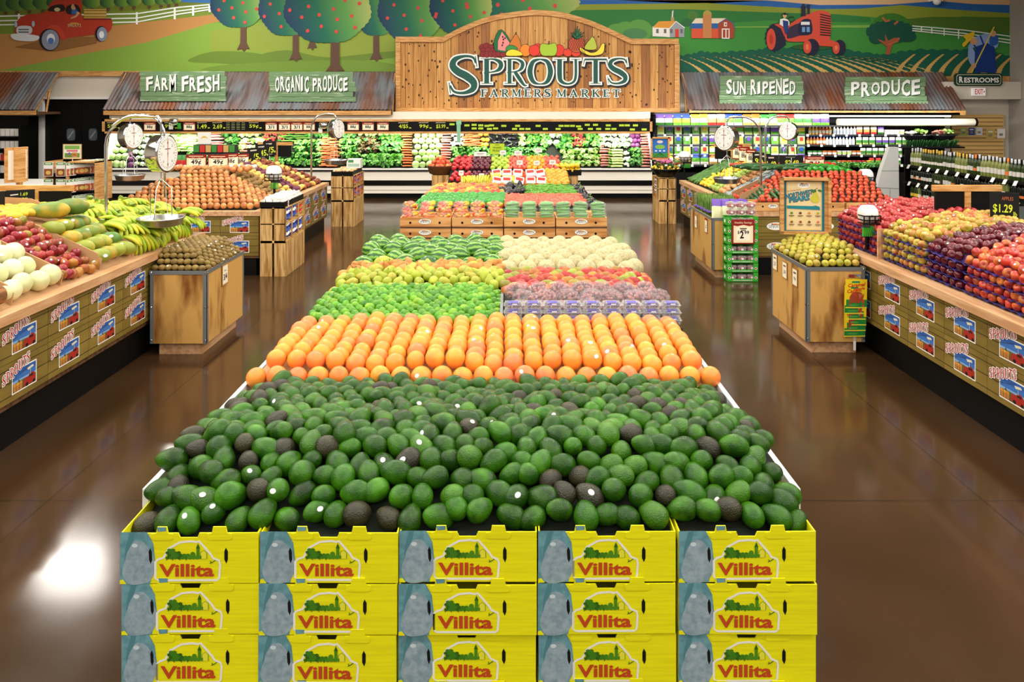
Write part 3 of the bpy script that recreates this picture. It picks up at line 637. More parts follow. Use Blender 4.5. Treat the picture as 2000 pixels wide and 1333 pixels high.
Y = 18.84; t = thing('exit_sign', 'white box EXIT sign with red letters below the restrooms board', 'sign', (0, Y, 0)); w3 = wallframe(Y)
def ef(x, y, off=0.): p = w3(x, y, off); return (p[0], p[1]-Y, p[2])
mat('exit_white', '#f6f3ee', rough=.4, emis=.15)
MB().poly(rect(1899, 172, 1925, 187), ef, 0, 0, .05).build('box', 'exit_white', t)
a = Art(ef); a.ly = .002; a.t('EXIT', 1904, 184.5, 1920, 174, '#d8322c', bold=.02).p([(1921, 177), (1924, 179.3), (1921, 181.5)], '#d8322c'); a.done('lettering', t)
t = thing('security_camera', 'small white dome camera at the top of the mural above the shade tree', 'camera', (KX(1831, 19.2), 19.2, KZ(2, 19.2)))
MB().box(-.14, .14, 0, .16, 0, .06).build('mount_plate', 'white', t); MB().ball((0, .02, 0), .1, 14, 8, 0).build('dome', 'white_gloss', t)
# ================= fruit and vegetable shapes ======================================================
def blob(name, fn, mats, n=16, m=10, lump=0, seed=0, extra=None):
    b = MB(); vs = []; fs = []
    for i in range(m+1):
        t = PI*i/m
        for k in range(n):
            a = 2*PI*k/n; r, z = fn(t, a); v = Vector((r*math.cos(a), r*math.sin(a), z))
            if lump: v *= 1+lump*noise.noise(v/ max(.02, .05)*1.2+Vector((seed*7.1, 0, 0)))
            vs.append(v)
    for i in range(m):
        for k in range(n): fs.append((i*n+k, i*n+(k+1) % n, (i+1)*n+(k+1) % n, (i+1)*n+k))
    b.add(vs, fs, 0, True)
    if extra: extra(b)
    return b.mesh(name, mats)
s_, c_ = math.sin, math.cos
def egg(R_, L_, k=0., p=1.): return lambda t, a: (max(1e-5, R_*s_(t)**p*(1-k*-c_(t))), -L_*c_(t))   # narrower towards +z
def egg2(R_, L_, k=0.): return lambda t, a: (max(1e-5, R_*s_(t)*(1+k*c_(t))), -L_*c_(t))
def appl(R_): return lambda t, a: (max(1e-5, R_*s_(t)*(1-.10*c_(t))), -R_*.9*c_(t)*(1-.3*math.exp(-(s_(t)/.36)**2)))
def pepr(R_, L_, lb=4): return lambda t, a: (max(1e-5, R_*(s_(t)**.7)*(1+.10*abs(c_(a*lb/2))-.06*(1-c_(t))*.5)), -L_*c_(t)*(1-.25*math.exp(-(s_(t)/.4)**2)))
def pear_(R_, L_): return lambda t, a: (max(1e-5, R_*s_(t)**.85*(1 if t < PI/2 else (1-.52*math.sin(t-PI/2)**1.2))), -L_*c_(t) + (L_*.1 if t > PI/2 else 0)*-c_(t))
def stem(r, L_, z, mi=1): return lambda b: b.rod((0, 0, z), (r*1.2, 0, z+L_), r, 5, mi)
mat('stem_brown', '#4d3a22', rough=.8); mat('stem_green', '#5f7d35', rough=.7)
mat('avocado_skin', '#1f4c08', '#417a0e', '#1a3809', rough=.25, scale=18, ramp=(.4, .75), rnd=(.2, 1), bump=.5, bscale=230, hue=.35, spec=.3)
mat('avocado_ripe', '#2a2818', '#403d26', rough=.35, scale=20, ramp=(.4, .7), bump=.9, bscale=230, hue=.2)
mat('avocado_bright', '#44790f', '#28520e', rough=.28, scale=20, ramp=(.4, .7), bump=.8, bscale=230, hue=.15)
mat('grapefruit_skin', '#f5a637', '#f07c3e', '#f39a3a', rough=.3, scale=9, ramp=(.42, .72), bump=.25, bscale=330, hue=.06, sss=.05)
mat('grapefruit_blush', '#ee7b47', '#f39a40', rough=.3, scale=9, ramp=(.42, .72), bump=.25, bscale=330, hue=.06)
mat('lime_skin', '#5f9f14', '#317a10', '#8dbb20', rough=.3, scale=20, ramp=(.35, .7), rnd=(.3, 1), bump=.2, bscale=300, hue=.22)
mat('pear_green', '#a3b02e', '#7f8f26', '#b5a43c', rough=.38, scale=25, ramp=(.5, .75), rnd=(.5, 1), hue=.12)
mat('pear_bosc', '#cf8f3c', '#a8692a', rough=.5, scale=30, ramp=(.4, .7), hue=.12)
mat('cantaloupe_skin', '#bfb486', '#a69d74', '#c8bc8e', rough=.6, scale=60, ramp=(.45, .62), bump=.5, bscale=120, hue=.06)
mat('honeydew_skin', '#d9dba2', '#cdd093', '#e2e0ba', rough=.35, scale=6, ramp=(.4, .7), hue=.05)
mat('mango_skin', '#a62a26', '#d08a2c', '#86982f', rough=.3, scale=11, ramp=(.5, .72), rnd=(.45, .95), hue=.2)
mat('mango_red', '#861a26', '#b0402a', '#a88028', rough=.3, scale=9, ramp=(.55, .78), rnd=(.5, 1.1), hue=.2)
def melon_mat():
    m = bpy.data.materials.new('watermelon_skin'); MATS['watermelon_skin'] = m; m.use_nodes = True
    N, L = m.node_tree.nodes, m.node_tree.links; p = N['Principled BSDF']; p.inputs['Roughness'].default_value = .3
    tc = N.new('ShaderNodeTexCoord'); sp = N.new('ShaderNodeSeparateXYZ'); L.new(tc.outputs['Object'], sp.inputs[0]); oi = N.new('ShaderNodeObjectInfo')
    def mth(op, a, b=None):
        x = N.new('ShaderNodeMath'); x.operation = op
        for k, q in enumerate((a, b)):
            if q is None: continue
            if hasattr(q, 'is_linked'): L.new(q, x.inputs[k])
            else: x.inputs[k].default_value = q
        return x.outputs[0]
    n = N.new('ShaderNodeTexNoise'); n.inputs['Scale'].default_value = 22; n.inputs['Detail'].default_value = 4; L.new(tc.outputs['Object'], n.inputs[0])
    ang = mth('ARCTAN2', sp.outputs[1], sp.outputs[0]); s = mth('SINE', mth('ADD', mth('MULTIPLY', ang, 11), mth('MULTIPLY', n.outputs[0], 5)))
    v = mth('ADD', mth('MULTIPLY', s, .5), mth('MULTIPLY', oi.outputs['Random'], .35))
    r = N.new('ShaderNodeValToRGB'); e = r.color_ramp.elements; e[0].position = .0; e[0].color = C('#235a18'); e[1].position = .5; e[1].color = C('#7fae3e'); k = e.new(.2); k.color = C('#3d8427')
    L.new(v, r.inputs[0]); L.new(r.outputs[0], p.inputs['Base Color'])
melon_mat(); mat('watermelon_dark', '#2f6a24', '#235219', rough=.3, scale=20, ramp=(.4, .6)); mat('watermelon_yellow', '#d9cf2f', '#8fae34', rough=.35, scale=8, ramp=(.5, .66))
ME = {}
for i in range(3): ME['avo%d' % i] = blob('avocado', egg2(.0335+.002*i, .044+.004*i, -(.10+.08*i)), 'avocado_skin', 18, 12, .05, i)
ME['avor'] = blob('avocado_ripe', egg2(.0345, .045, -.16), 'avocado_ripe', 18, 12, .05, 5); ME['avob'] = blob('avocado_bright', egg2(.035, .046, -.18), 'avocado_bright', 18, 12, .05, 6)
stk = MB(); stk.lathe([(.0115, 0), (.0095, .0012), (1e-5, .0016)], 14, 0, Matrix.Diagonal((.78, 1, 1, 1)), False); ME['sticker'] = stk.mesh('sticker', 'sticker')
ME['gf'] = blob('grapefruit', lambda t, a: (max(1e-5, .0478*s_(t)), -.0455*c_(t)*(1-.05*math.exp(-(s_(t)/.2)**2))), 'grapefruit_skin', 22, 14)
ME['gfb'] = blob('grapefruit_blush', lambda t, a: (max(1e-5, .0485*s_(t)), -.046*c_(t)*(1-.05*math.exp(-(s_(t)/.2)**2))), 'grapefruit_blush', 22, 14)
ME['lime'] = blob('lime', lambda t, a: (max(1e-5, .0262*s_(t)**1.05), -.031*c_(t)), 'lime_skin', 14, 10)
ME['pear'] = blob('green_pear', pear_(.036, .046), ['pear_green', 'stem_brown'], 14, 10, .05, 1, stem(.0022, .016, .046))
ME['bosc'] = blob('bosc_pear', pear_(.034, .056), ['pear_bosc', 'stem_brown'], 14, 10, .05, 2, stem(.0022, .018, .056))
ME['wm'] = blob('watermelon', egg(.098, .104), ['watermelon_skin', 'stem_brown'], 26, 16, 0, 0, stem(.004, .006, .1))
ME['wmd'] = blob('watermelon_dark', egg(.098, .104), ['watermelon_dark', 'stem_brown'], 26, 16, 0, 0, stem(.004, .006, .1))
ME['wmy'] = blob('watermelon_yellow', egg(.098, .104), ['watermelon_yellow', 'stem_brown'], 26, 16, 0, 0, stem(.004, .006, .1))
ME['cant'] = blob('cantaloupe', egg(.072, .075), 'cantaloupe_skin', 22, 14)
ME['honey'] = blob('honeydew_melon', egg(.080, .088), 'honeydew_skin', 24, 15, .02)
ME['mango'] = blob('mango', lambda t, a: (max(1e-5, .037*s_(t)*(1+.08*c_(a))), -.050*c_(t)), 'mango_skin', 14, 10, .05, 3)
ME['mangor'] = blob('mango', lambda t, a: (max(1e-5, .040*s_(t)*(1+.08*c_(a))), -.050*c_(t)), 'mango_red', 16, 11, .05, 4)
def rot_any(): return Euler((R.uniform(0, PI), R.uniform(0, PI), R.uniform(0, 2*PI)))
def rot_lie(sp=.5): return Euler((PI/2+R.uniform(-.25, .25), 0, R.uniform(-sp, sp)))       # long axis towards the viewer
def rot_side(sp=.5): return Euler((PI/2+R.uniform(-.25, .25), 0, PI/2+R.uniform(-sp, sp)))  # long axis across
def rows(key, name, label, cat, group, xs, ys, dx, dy, zf, jit=.1, rot=rot_any, sc=.05, keep=None, out=None):
    """staggered rows of one kind on the surface zf (zf gives the height of the fruit's centre)"""
    res = []; ny = max(1, round((ys[1]-ys[0])/dy)); pick = key if callable(key) else (lambda: key)
    for j in range(ny+1):
        y = ys[0]+(ys[1]-ys[0])*j/ny; x0, x1 = (xs(y) if callable(xs) else xs); nx = max(1, int((x1-x0)/dx)); of = (dx/2 if j % 2 else 0)
        for i in range(nx+1):
            x = x0+(x1-x0-(dx/2))*i/nx+of+R.uniform(-jit, jit)*dx; yy = y+R.uniform(-jit, jit)*dy
            if keep and not keep(x, yy): continue
            k = pick(); lb = label[k] if isinstance(label, dict) else label; gp = group[k] if isinstance(group, dict) else group
            res.append(ob(name, ME[k], None, (x, yy, zf(x, yy)+R.uniform(-.003, .003)), rot(), 1+R.uniform(-sc, sc), lb, cat, gp))
    return res
def tag_stickers(objs, frac, rad, toward=(0, -.75, .66)):
    for o in objs:
        if R.random() < frac:
            d = Vector(toward)+Vector((R.uniform(-.5, .5), R.uniform(-.3, .3), R.uniform(-.4, .3))); d.normalize()
            ld = (o.rotation_euler.to_matrix().inverted() @ d); hit, loc, nor = _cast(o.data, ld)
            s = ob('sticker', ME['sticker'], o, loc+nor*.0003, nor.to_track_quat('Z', 'Y').to_euler(), rad)
from mathutils.bvhtree import BVHTree
_bv = {}
def _cast(me, d):
    if me.name not in _bv: _bv[me.name] = BVHTree.FromPolygons([v.co for v in me.vertices], [p.vertices for p in me.polygons])
    loc, nor, *_ = _bv[me.name].ray_cast(d*.5, -d); return True, loc, nor
# ================= central island: body ============================================================
IX0, IX1 = -1.197, .937
body = thing('island_table', 'long low central island table carrying the avocado, citrus and melon beds', 'table', (0, 0, 0))
MB().box(IX0+.02, IX1-.02, 2.40, 6.6, 0, .31).build('base', 'wood_dark', body)
MB().box(IX0+.02, IX1-.02, 2.80, 6.6, .31, .86).build('body', 'wood_crate', body)
mat('rim_white', '#dfe3e6', rough=.35); mat('dark_liner', '#1c2316', rough=.9); mat('rim_steel', '#9aa2a6', rough=.35, metal=.6)
for x in (IX0-.03, IX1+.01): MB().box(x, x+.02, 2.56, 6.6, .80, .965).build('side_rim', 'rim_white', body)
MB().box(-.062, -.045, 4.28, 6.6, .86, 1.03).build('centre_divider', 'rim_steel', body)
# avocado bed
def za(x, y):
    f = .945+.125*clamp((y-2.42)/.30)**.8-.085*clamp((y-2.75)/.7); e = min(x-IX0, IX1-x); return f-.055*(1-clamp(e/.16))
b = MB(); b.hf(IX0+.012, IX1-.012, 2.385, 3.52, 24, 18, lambda x, y: za(x, y)-.05, .80); b.build('avocado_bed', 'dark_liner', body)
AV = []
def avpick(): q = R.random(); return 'avor' if q < .09 else 'avob' if q < .18 else 'avo%d' % R.randrange(3)
AL = {k: 'dark green avocado in the sloping heap behind the yellow boxes' for k in ('avo0', 'avo1', 'avo2')}; AL['avor'] = 'brownish ripe avocado in the heap behind the yellow boxes'; AL['avob'] = 'bright green avocado in the heap behind the yellow boxes'
AG = {k: 'dark green avocados in the heap' for k in ('avo0', 'avo1', 'avo2')}; AG['avor'] = 'ripe brownish avocados in the heap'; AG['avob'] = 'bright green avocados in the heap'
def avrot():
    q = R.random()
    return Euler((PI/2+R.uniform(-.5, .5), R.uniform(-.4, .4), R.uniform(-.9, .9) if q < .5 else R.uniform(.8, 2.3)))
ny = 0; y = 2.425; avs = []
while y < 3.5:
    nx = 27 if y < 2.8 else 26; sp = (IX1-IX0-.09)/nx
    for i in range(nx+1):
        x = IX0+.03+(i+(.5 if ny % 2 else 0))*sp*1.02+R.uniform(-.014, .014)
        if x > IX1-.02: continue
        yy = y+R.uniform(-.014, .014); k = avpick(); z = za(x, yy)+R.uniform(-.008, .016); avs.append((k, x, yy, z))
    y += .060 if y < 2.72 else .073; ny += 1
lim = 300
for k, x, y, z in avs[:lim]:
    AV.append(ob('avocado', ME[k], None, (x, y, z), avrot(), R.uniform(.94, 1.14), AL[k], 'avocado', AG[k]))
tag_stickers(AV, .085, .85)
def scatter_stuff(items, name, label, cat, group=None, rotf=avrot):
    b = MB(); mats = []
    for k, x, y, z in items:
        me = ME[k]; M = Matrix.Translation((x, y, z)) @ rotf().to_matrix().to_4x4() @ Matrix.Scale(R.uniform(.92, 1.08), 4)
        mi = []
        for m in me.materials:
            if m not in mats: mats.append(m)
            mi.append(mats.index(m))
        o = len(b.v); b.v += [tuple(M @ v.co) for v in me.vertices]
        for p in me.polygons: b.f.append([i+o for i in p.vertices]); b.m.append(mi[p.material_index]); b.s.append(True)
    return ob(name, b.mesh(name, mats), None, None, None, None, label, cat, group, 'stuff')
scatter_stuff(avs[lim:], 'avocados', 'mass of avocados at the back of the heap, in front of the grapefruit', 'avocados')
# yellow avocado boxes, five stacks of four
BW, BH, BY = (IX1-IX0)/5, .157, 2.352
def box_art(kind):
    W2, hh = BW/2-.004, BH/2; f = frame((0, 0, 0), (1, 0, 0), (0, 0, 1)); u = BW/272.
    g = lambda x, y: ((x-136)*u, (52-y)*u)                      # picture pixels of one box front
    P = lambda pts: [g(*p) for p in pts]
    return f, g, P, u
mat('box_blue', '#6fa0a8', '#5c8d96', rough=.6, scale=40, ramp=(.4, .6)); mat('box_fruit', '#9fb0b8', '#7f97a2', rough=.6, scale=55, ramp=(.35, .65)); mat('box_dark', '#12110a', rough=.9)
f, g, P, u = box_art(0)
a = Art(f); a.ly = .0005; a.st = .00008
a.p(P([(1, 2), (26, 2), (22, 102), (1, 102)]), 'box_blue'); a.p(P([(10, 2), (54, 2), (66, 24), (70, 60), (60, 102), (8, 102)]), 'box_blue')
a.p(P(catmull([(14, 50), (18, 30), (30, 20), (44, 20), (56, 32), (66, 52), (70, 72), (62, 94), (44, 103), (18, 103), (6, 84), (8, 66)], 4, True)), 'box_fruit')
a.p(P(ell(30, 28, 6, 4, 10)), '#c9d8da')
a.p(P([(57, 40), (60, 33), (63, 40), (64, 56), (61, 64), (58, 56)]), '#0c0c08')
a.p(P([(1, 96), (7, 94), (14, 103), (1, 103)]), 'yellow_card').p(P([(20, 4), (30, 2), (26, 22), (14, 44), (10, 60), (12, 34)]), '#4f848c')
ME['boxprint'] = a.me('printed_fruit')
ME['slot'] = Art(f).p(P([(204, 40), (207, 33), (211, 40), (211, 56), (208, 64), (204, 56)]), '#0c0c08').me('hand_slot')
a = Art(f); a.ly = .0009; a.st = .00002
ol = [(70, 92), (70, 60), (76, 55), (86, 52), (96, 34), (118, 22), (140, 20), (150, 22), (155, 20), (166, 32), (178, 46), (182, 53), (194, 58), (196, 66), (194, 92), (190, 96), (76, 96)]
a.line(P(ol+[ol[0], ol[1]]), 4.2*u, '#f0eee2')
a.ly = .0014
for k, (x, y) in enumerate([(92+i*7.2+(j % 2)*3.4, 52-j*5) for j in range(4) for i in range(8 - j*2 + (1 if j == 0 else 0))]): a.p(P(ell(x+2, y, 4.2, 3.2, 9)), '#3f7d12' if k % 3 else '#2f6410')
for x in (92, 104, 118, 130): a.line(P([(x, 52), (x, 57)]), 1.4*u, '#2f6410')
a.p(P(rect(150, 34, 156, 54)), '#4c8a14').p(P([(149, 34), (153, 24), (157, 34)]), '#2f6410').p(P([(158, 54), (158, 42), (164, 37), (170, 42), (170, 54)]), '#e9e23a').line(P([(158, 54), (158, 42), (164, 37), (170, 42), (170, 54)]), 1*u, '#4c8a14').p(P(ell(143, 46, 5, 6, 10)), '#4c8a14').p(P(rect(132, 48, 160, 54)), '#4c8a14')
put_text(a, 'Villita', f, *g(77, 89), *g(184, 64), a.ci('#c2461a'), .0016, bold=.032)
a.line(P([(176, 63), (181, 61), (187, 57)]), 1.6*u, '#2f6410').line(P([(179, 62), (177, 58)]), 1.4*u, '#2f6410')
ME['boxlabel'] = a.me('printed_logo')
W2, hh = BW/2-.003, BH/2
b = MB(); t = .004; DY = .40
notch = [(-W2, -hh), (W2, -hh), (W2, hh-.004), (.03, hh-.004), (.024, hh-.018), (-.028, hh-.018), (-.034, hh-.004), (-W2, hh-.004)]
b.poly(notch, f, 0, 0, t)
b.box(-W2, -W2+t, t, DY, -hh, hh-.004); b.box(W2-t, W2, t, DY, -hh, hh-.004); b.box(-W2, W2, DY-t, DY, -hh, hh-.004); b.box(-W2, W2, t, DY, -hh, -hh+t)
ME['boxbody'] = b.mesh('box_body', ['yellow_card'])
b = MB(); b.box(-W2+t, W2-t, t+.001, t+.004, -hh+t, hh-.02); ME['boxin'] = b.mesh('box_lining', 'box_dark')
def tabmesh(x0, x1, top):
    b = MB(); o = .0022; q = [(x0, hh-.019), (x0+.006, hh-.024), (x1-.006, hh-.024), (x1, hh-.019), (x1, hh-.006), (x1-.014, hh-.003), (x1-.018, hh+top), (x0+.018, hh+top), (x0+.014, hh-.003), (x0, hh-.006)]
    b.poly(q, f, 0, o, .004); return b
ME['tabl'] = tabmesh(-.115, -.05, .016).mesh('flap_tab', ['yellow_card']); ME['tabr'] = tabmesh(.055, .13, .016).mesh('flap_tab', ['yellow_card'])
b = MB(); b.poly([(-.095, hh+.002), (-.07, hh+.004), (-.07, hh+.0162), (-.098, hh+.0162)], f, 0, .003); ME['tabblue'] = b.mesh('flap_print', 'box_blue')
b = MB(); b.box(-W2-.0004, -W2-.0002, 0, DY, -hh, hh-.004); 
cols = ['far left stack', 'second stack from the left', 'middle stack', 'second stack from the right', 'far right stack']; lev = ['top', 'second', 'third', 'bottom']
for i in range(5):
    for j in range(4):
        dx = R.uniform(-.004, .004); dz = -.157*j; tx = thing('avocado_box', 'yellow avocado box, %s of the %s, red lettering' % ({0: 'topmost', 1: 'second from top', 2: 'third from top', 3: 'lowest'}[j], cols[i]), 'box', (IX0+BW*(i+.5)+dx+.003*(i == 0)*j, BY+R.uniform(-.006, .006), .94-hh+dz), (0, 0, R.uniform(-.012, .012)), 'yellow avocado boxes')
        ob('box_body', ME['boxbody'], tx); ob('box_lining', ME['boxin'], tx); q = ob('printed_fruit', ME['boxprint'], tx); q['label'] = 'blue grey avocado print with dark hand slots'
        ob('printed_logo', ME['boxlabel'], tx); ob('hand_slot', ME['slot'], tx)
        for k in ('tabl', 'tabr'):
            q = ob('flap_tab', ME[k], tx)
            if k == 'tabl': ob('flap_print', ME['tabblue'], q)
# ---- grapefruit -----------------------------------------------------------------------------------
def zg(x, y): return 1.028+.022*clamp((y-3.55)/.5)
MB().hf(IX0+.012, IX1-.012, 3.50, 4.27, 8, 12, lambda x, y: zg(x, max(y, 3.6))-.055-.04*(y < 3.56), .86).build('grapefruit_bed', 'cardboard', body)
GF = []
gk = lambda: 'gfb' if R.random() < .22 else 'gf'
GL = {'gf': 'yellow orange grapefruit in the neat rows behind the avocados', 'gfb': 'pink blushed grapefruit in the neat rows behind the avocados'}; GG = {'gf': 'yellow orange grapefruit in rows', 'gfb': 'pink blushed grapefruit in rows'}
for j in range(9):
    y = (3.60 if j == 0 else 3.55+.083*j); n = 22; fr_x0, fr_x1 = IX0+.045, IX1-.035
    for i in range(n+1 if j == 0 else n):
        x = fr_x0+(fr_x1-fr_x0)*(i+(.0 if j == 0 else .5))/n+R.uniform(-.004, .004)
        if j == 0: x = fr_x0-.02+(fr_x1-fr_x0+.04)*i/n
        k = gk(); GF.append(ob('grapefruit', ME[k], None, (x, y-.06 if j == 0 else y, (zg(x, y)-.038 if j == 0 else zg(x, y)+.012*math.sin(i*.9+j*.5))+R.uniform(-.006, .006)), rot_any(), R.uniform(.93, 1.05), GL[k], 'grapefruit', GG[k]))
tag_stickers(GF, .08, 1.0)
# ---- left half: limes, pears, watermelons ----------------------------------------------------------
XL, XM, XR = IX0+.03, -.075, IX1-.03
def zl(x, y): e = min(x-XL+.03, XM+.02-x); return 1.03+.02*clamp((y-4.3)/.5)-.05*(1-clamp(e/.12))
MB().hf(IX0+.012, XM+.01, 4.27, 5.08, 12, 10, lambda x, y: zl(x, y)-.032, .86).build('lime_bed', 'dark_liner', body)
LM = rows('lime', 'lime', 'shiny green lime in the bed behind the grapefruit, left side', 'lime', 'limes behind the grapefruit', (XL-.01, XM-.005), (4.33, 5.03), .056, .052, lambda x, y: zl(x, y)+.004*math.sin(x*40+y*9), .16, rot_any, .1)
def zp(x, y): return 1.02+.045*clamp((y-5.1)/.15)-.05*(1-clamp((x-XL+.03)/.12))
MB().hf(IX0+.012, XM+.01, 5.08, 5.72, 8, 10, lambda x, y: zp(x, y)-.045, .86).build('pear_bed', 'dark_liner', body)
rows('pear', 'green_pear', 'green pear in the bed between the limes and the watermelons', 'pear', 'green pears between limes and watermelons', (XL-.01, XM), (5.12, 5.40), .074, .068, zp, .16, rot_any, .1)
rows(lambda: 'bosc' if R.random() < .72 else 'pear', 'bosc_pear', {'bosc': 'russet brown pear in the row just before the watermelons', 'pear': 'yellow green pear among russet pears before the watermelons'}, 'pear', {'bosc': 'russet brown pears before the watermelons', 'pear': 'yellow green pears among the russet ones'}, (XL, XM), (5.46, 5.67), .074, .068, zp, .2, rot_any, .1)
def zw(x, y): return 1.025+.035*clamp((y-5.75)/.4)
MB().hf(IX0+.012, XM+.01, 5.72, 6.6, 4, 4, lambda x, y: zw(x, y)-.07, .86).build('melon_bed', 'dark_liner', body)
wl = {'wm': 'striped green watermelon in the bed before the wooden crates', 'wmd': 'plain dark green watermelon among the striped ones', 'wmy': 'watermelon with a big yellow patch among the striped ones'}
wg = {k: 'striped watermelons' if k == 'wm' else None for k in wl}
wpos = []
for j in range(5):
    for i in range(7): wpos.append((-1.11+.163*i+(.07 if j % 2 else 0), 5.81+.172*j))
for n, (x, y) in enumerate(wpos):
    k = 'wmd' if n == 3 else 'wmy' if n == 1 else 'wm'
    ob('watermelon', ME[k], None, (x+R.uniform(-.012, .012), y+R.uniform(-.012, .012), zw(x, y)+R.uniform(-.01, .02)), Euler((PI/2+R.uniform(-.3, .3), R.uniform(-3, 3), PI/2+R.uniform(-.5, .5))), R.uniform(.73, .82), wl[k], 'watermelon', wg[k])
# ---- right half: clamshells, bagged grapes, mangos, cantaloupes ------------------------------------
mat('berry', '#23232f', '#2f3046', rough=.5, scale=80); mat('label_violet', '#5d52c4', rough=.5)
b = MB(); w_, d_, h_ = .10, .055, .036
def loft(rings, mi=0, cap=True):
    vs = []; n = len(rings[0])
    for r in rings: vs += r
    b.add(vs, [(i*n+k, i*n+(k+1) % n, (i+1)*n+(k+1) % n, (i+1)*n+k) for i in range(len(rings)-1) for k in range(n)], mi)
    if cap: b.add(rings[-1], [tuple(range(n))], mi); b.add(rings[0], [tuple(range(n))[::-1]], mi)
def rr_(x, y, z, c=.012): return [(sx*(x-(c if q else 0)), sy*(y-(0 if q else c)), z) for sx, sy, qq in ((1, 1, (0, 1)), (-1, 1, (1, 0)), (-1, -1, (0, 1)), (1, -1, (1, 0))) for q in qq]
loft([rr_(.084, .052, 0), rr_(.092, .06, .036), rr_(.099, .068, .038), rr_(.099, .068, .043), rr_(.092, .06, .045), rr_(.086, .054, .066)])
ME['clam'] = b.mesh('clear_shell', 'clear_box')
b = MB(); rr = random.Random(3)
for q in range(70): b.ball((rr.uniform(-.076, .076), rr.uniform(-.045, .045), rr.choice((.012, .024, .036, .048, .054))), .0085, 7, 5)
ME['berries'] = b.mesh('blueberries', 'berry')
b = MB(); b.box(-.05, .05, -.04, .03, .0664, .0672, 0); b.box(-.05, .05, -.0578, -.0572, .045, .064, 0); b.box(-.01, .04, -.0586, -.0579, .049, .06, 1); ME['clamlabel'] = b.mesh('paper_label', ['label_violet', 'white'])
CB = []
for i in range(9):
    for j in range(3):
        x = -.04+(i+.5)*.1125; o = thing('berry_box', 'clear box of dark berries, %s layer, number %d from the left, behind the grapefruit' % (('bottom', 'middle', 'top')[j], i+1), 'berry box', (x+.0, 4.375+.012*j, 1.0+.0395*j), (0, 0, 0), 'clear berry boxes', .56)
        ob('clear_shell', ME['clam'], o); ob('blueberries', ME['berries'], o, kind='stuff'); q = ob('paper_label', ME['clamlabel'], o)
MB().hf(XM+.03, IX1+.02, 4.27, 4.45, 4, 4, lambda x, y: 1.0, .8).build('berry_bed', 'dark_liner', body)
mat('grape_red', '#8b4a50', '#a86c62', '#7b4a63', rough=.35, scale=25, hue=.25)
def crumple(rx, ry, rz, n=22, m=12, amp=.13, seed=0, mats='film', name='clear_bag'):
    b = MB(); vs = []
    for i in range(m+1):
        t = PI*i/m
        for k in range(n):
            a = 2*PI*k/n; v = Vector((s_(t)*c_(a), s_(t)*s_(a), -c_(t))); q = 1+amp*(noise.noise(v*3.1+Vector((seed, 0, 0)))+.7*noise.noise(v*7+Vector((0, seed, 0))))
            vs.append((v.x*rx*q, v.y*ry*q, v.z*rz*q))
    b.add(vs, [(i*n+k, i*n+(k+1) % n, (i+1)*n+(k+1) % n, (i+1)*n+k) for i in range(m) for k in range(n)], 0, False); return b.mesh(name, mats)
for v in range(3):
    ME['gbag%d' % v] = crumple(.125, .10, .082, seed=v*3.3+1)
    b = MB(); rr = random.Random(v)
    for q in range(95):
        d = Vector((rr.uniform(-1, 1), rr.uniform(-1, 1), rr.uniform(-1, 1)));
        d = d.normalized()*rr.uniform(.7, .96); b.ball((d.x*.108, d.y*.088, d.z*.066), .0135, 8, 5, sz=(1, 1, 1.25))
    ME['gcl%d' % v] = b.mesh('grapes', 'grape_red')
n = 0
for j, (y, z, cnt) in enumerate(((4.53, 1.035, 7), (4.68, 1.06, 7), (4.82, 1.075, 7))):
    for i in range(cnt):
        v = R.randrange(3); x = .0+(i+.35+.3*(j % 2))*.133; o = thing('grape_bag', 'clear bag of red grapes, %s row, number %d from the left' % (('front', 'middle', 'back')[j], i+1), 'bag of grapes', (x, y, z), (R.uniform(-.3, .3), R.uniform(-.2, .2), R.uniform(0, 6)), 'bags of red grapes', R.uniform(.66, .76))
        ob('grapes', ME['gcl%d' % v], o, kind='stuff'); ob('clear_bag', ME['gbag%d' % v], o)
MB().hf(XM+.03, IX1+.02, 4.45, 4.92, 4, 4, lambda x, y: .985+.03*clamp((y-4.5)/.3), .86).build('grape_bed', 'dark_liner', body)
def zm(x, y): return 1.04+.02*clamp((y-4.95)/.5)-.04*(1-clamp((XR+.03-x)/.12))
MB().hf(XM+.03, IX1, 4.92, 5.52, 6, 6, lambda x, y: zm(x, y)-.042, .86).build('mango_bed', 'dark_liner', body)
rows('mango', 'mango', 'red and green mango in the bed before the pale melons', 'mango', 'mangos before the pale melons', (XM+.05, XR+.02), (4.98, 5.45), .092, .066, zm, .12, lambda: Euler((PI/2, R.uniform(-3, 3), PI/2+R.uniform(-.7, .7))), .07)
def zc(x, y): return 1.03+.035*clamp((y-5.6)/.3)-.05*(1-clamp((XR+.06-x)/.14))
MB().hf(XM+.03, IX1, 5.52, 6.6, 5, 5, lambda x, y: zc(x, y)-.067, .86).build('cantaloupe_bed', 'dark_liner', body)
rows('cant', 'cantaloupe', 'pale netted cantaloupe in the bed before the wooden crates', 'melon', 'pale cantaloupes', (XM+.05, XR+.02), (5.63, 6.48), .150, .138, zc, .05, rot_any, .05)
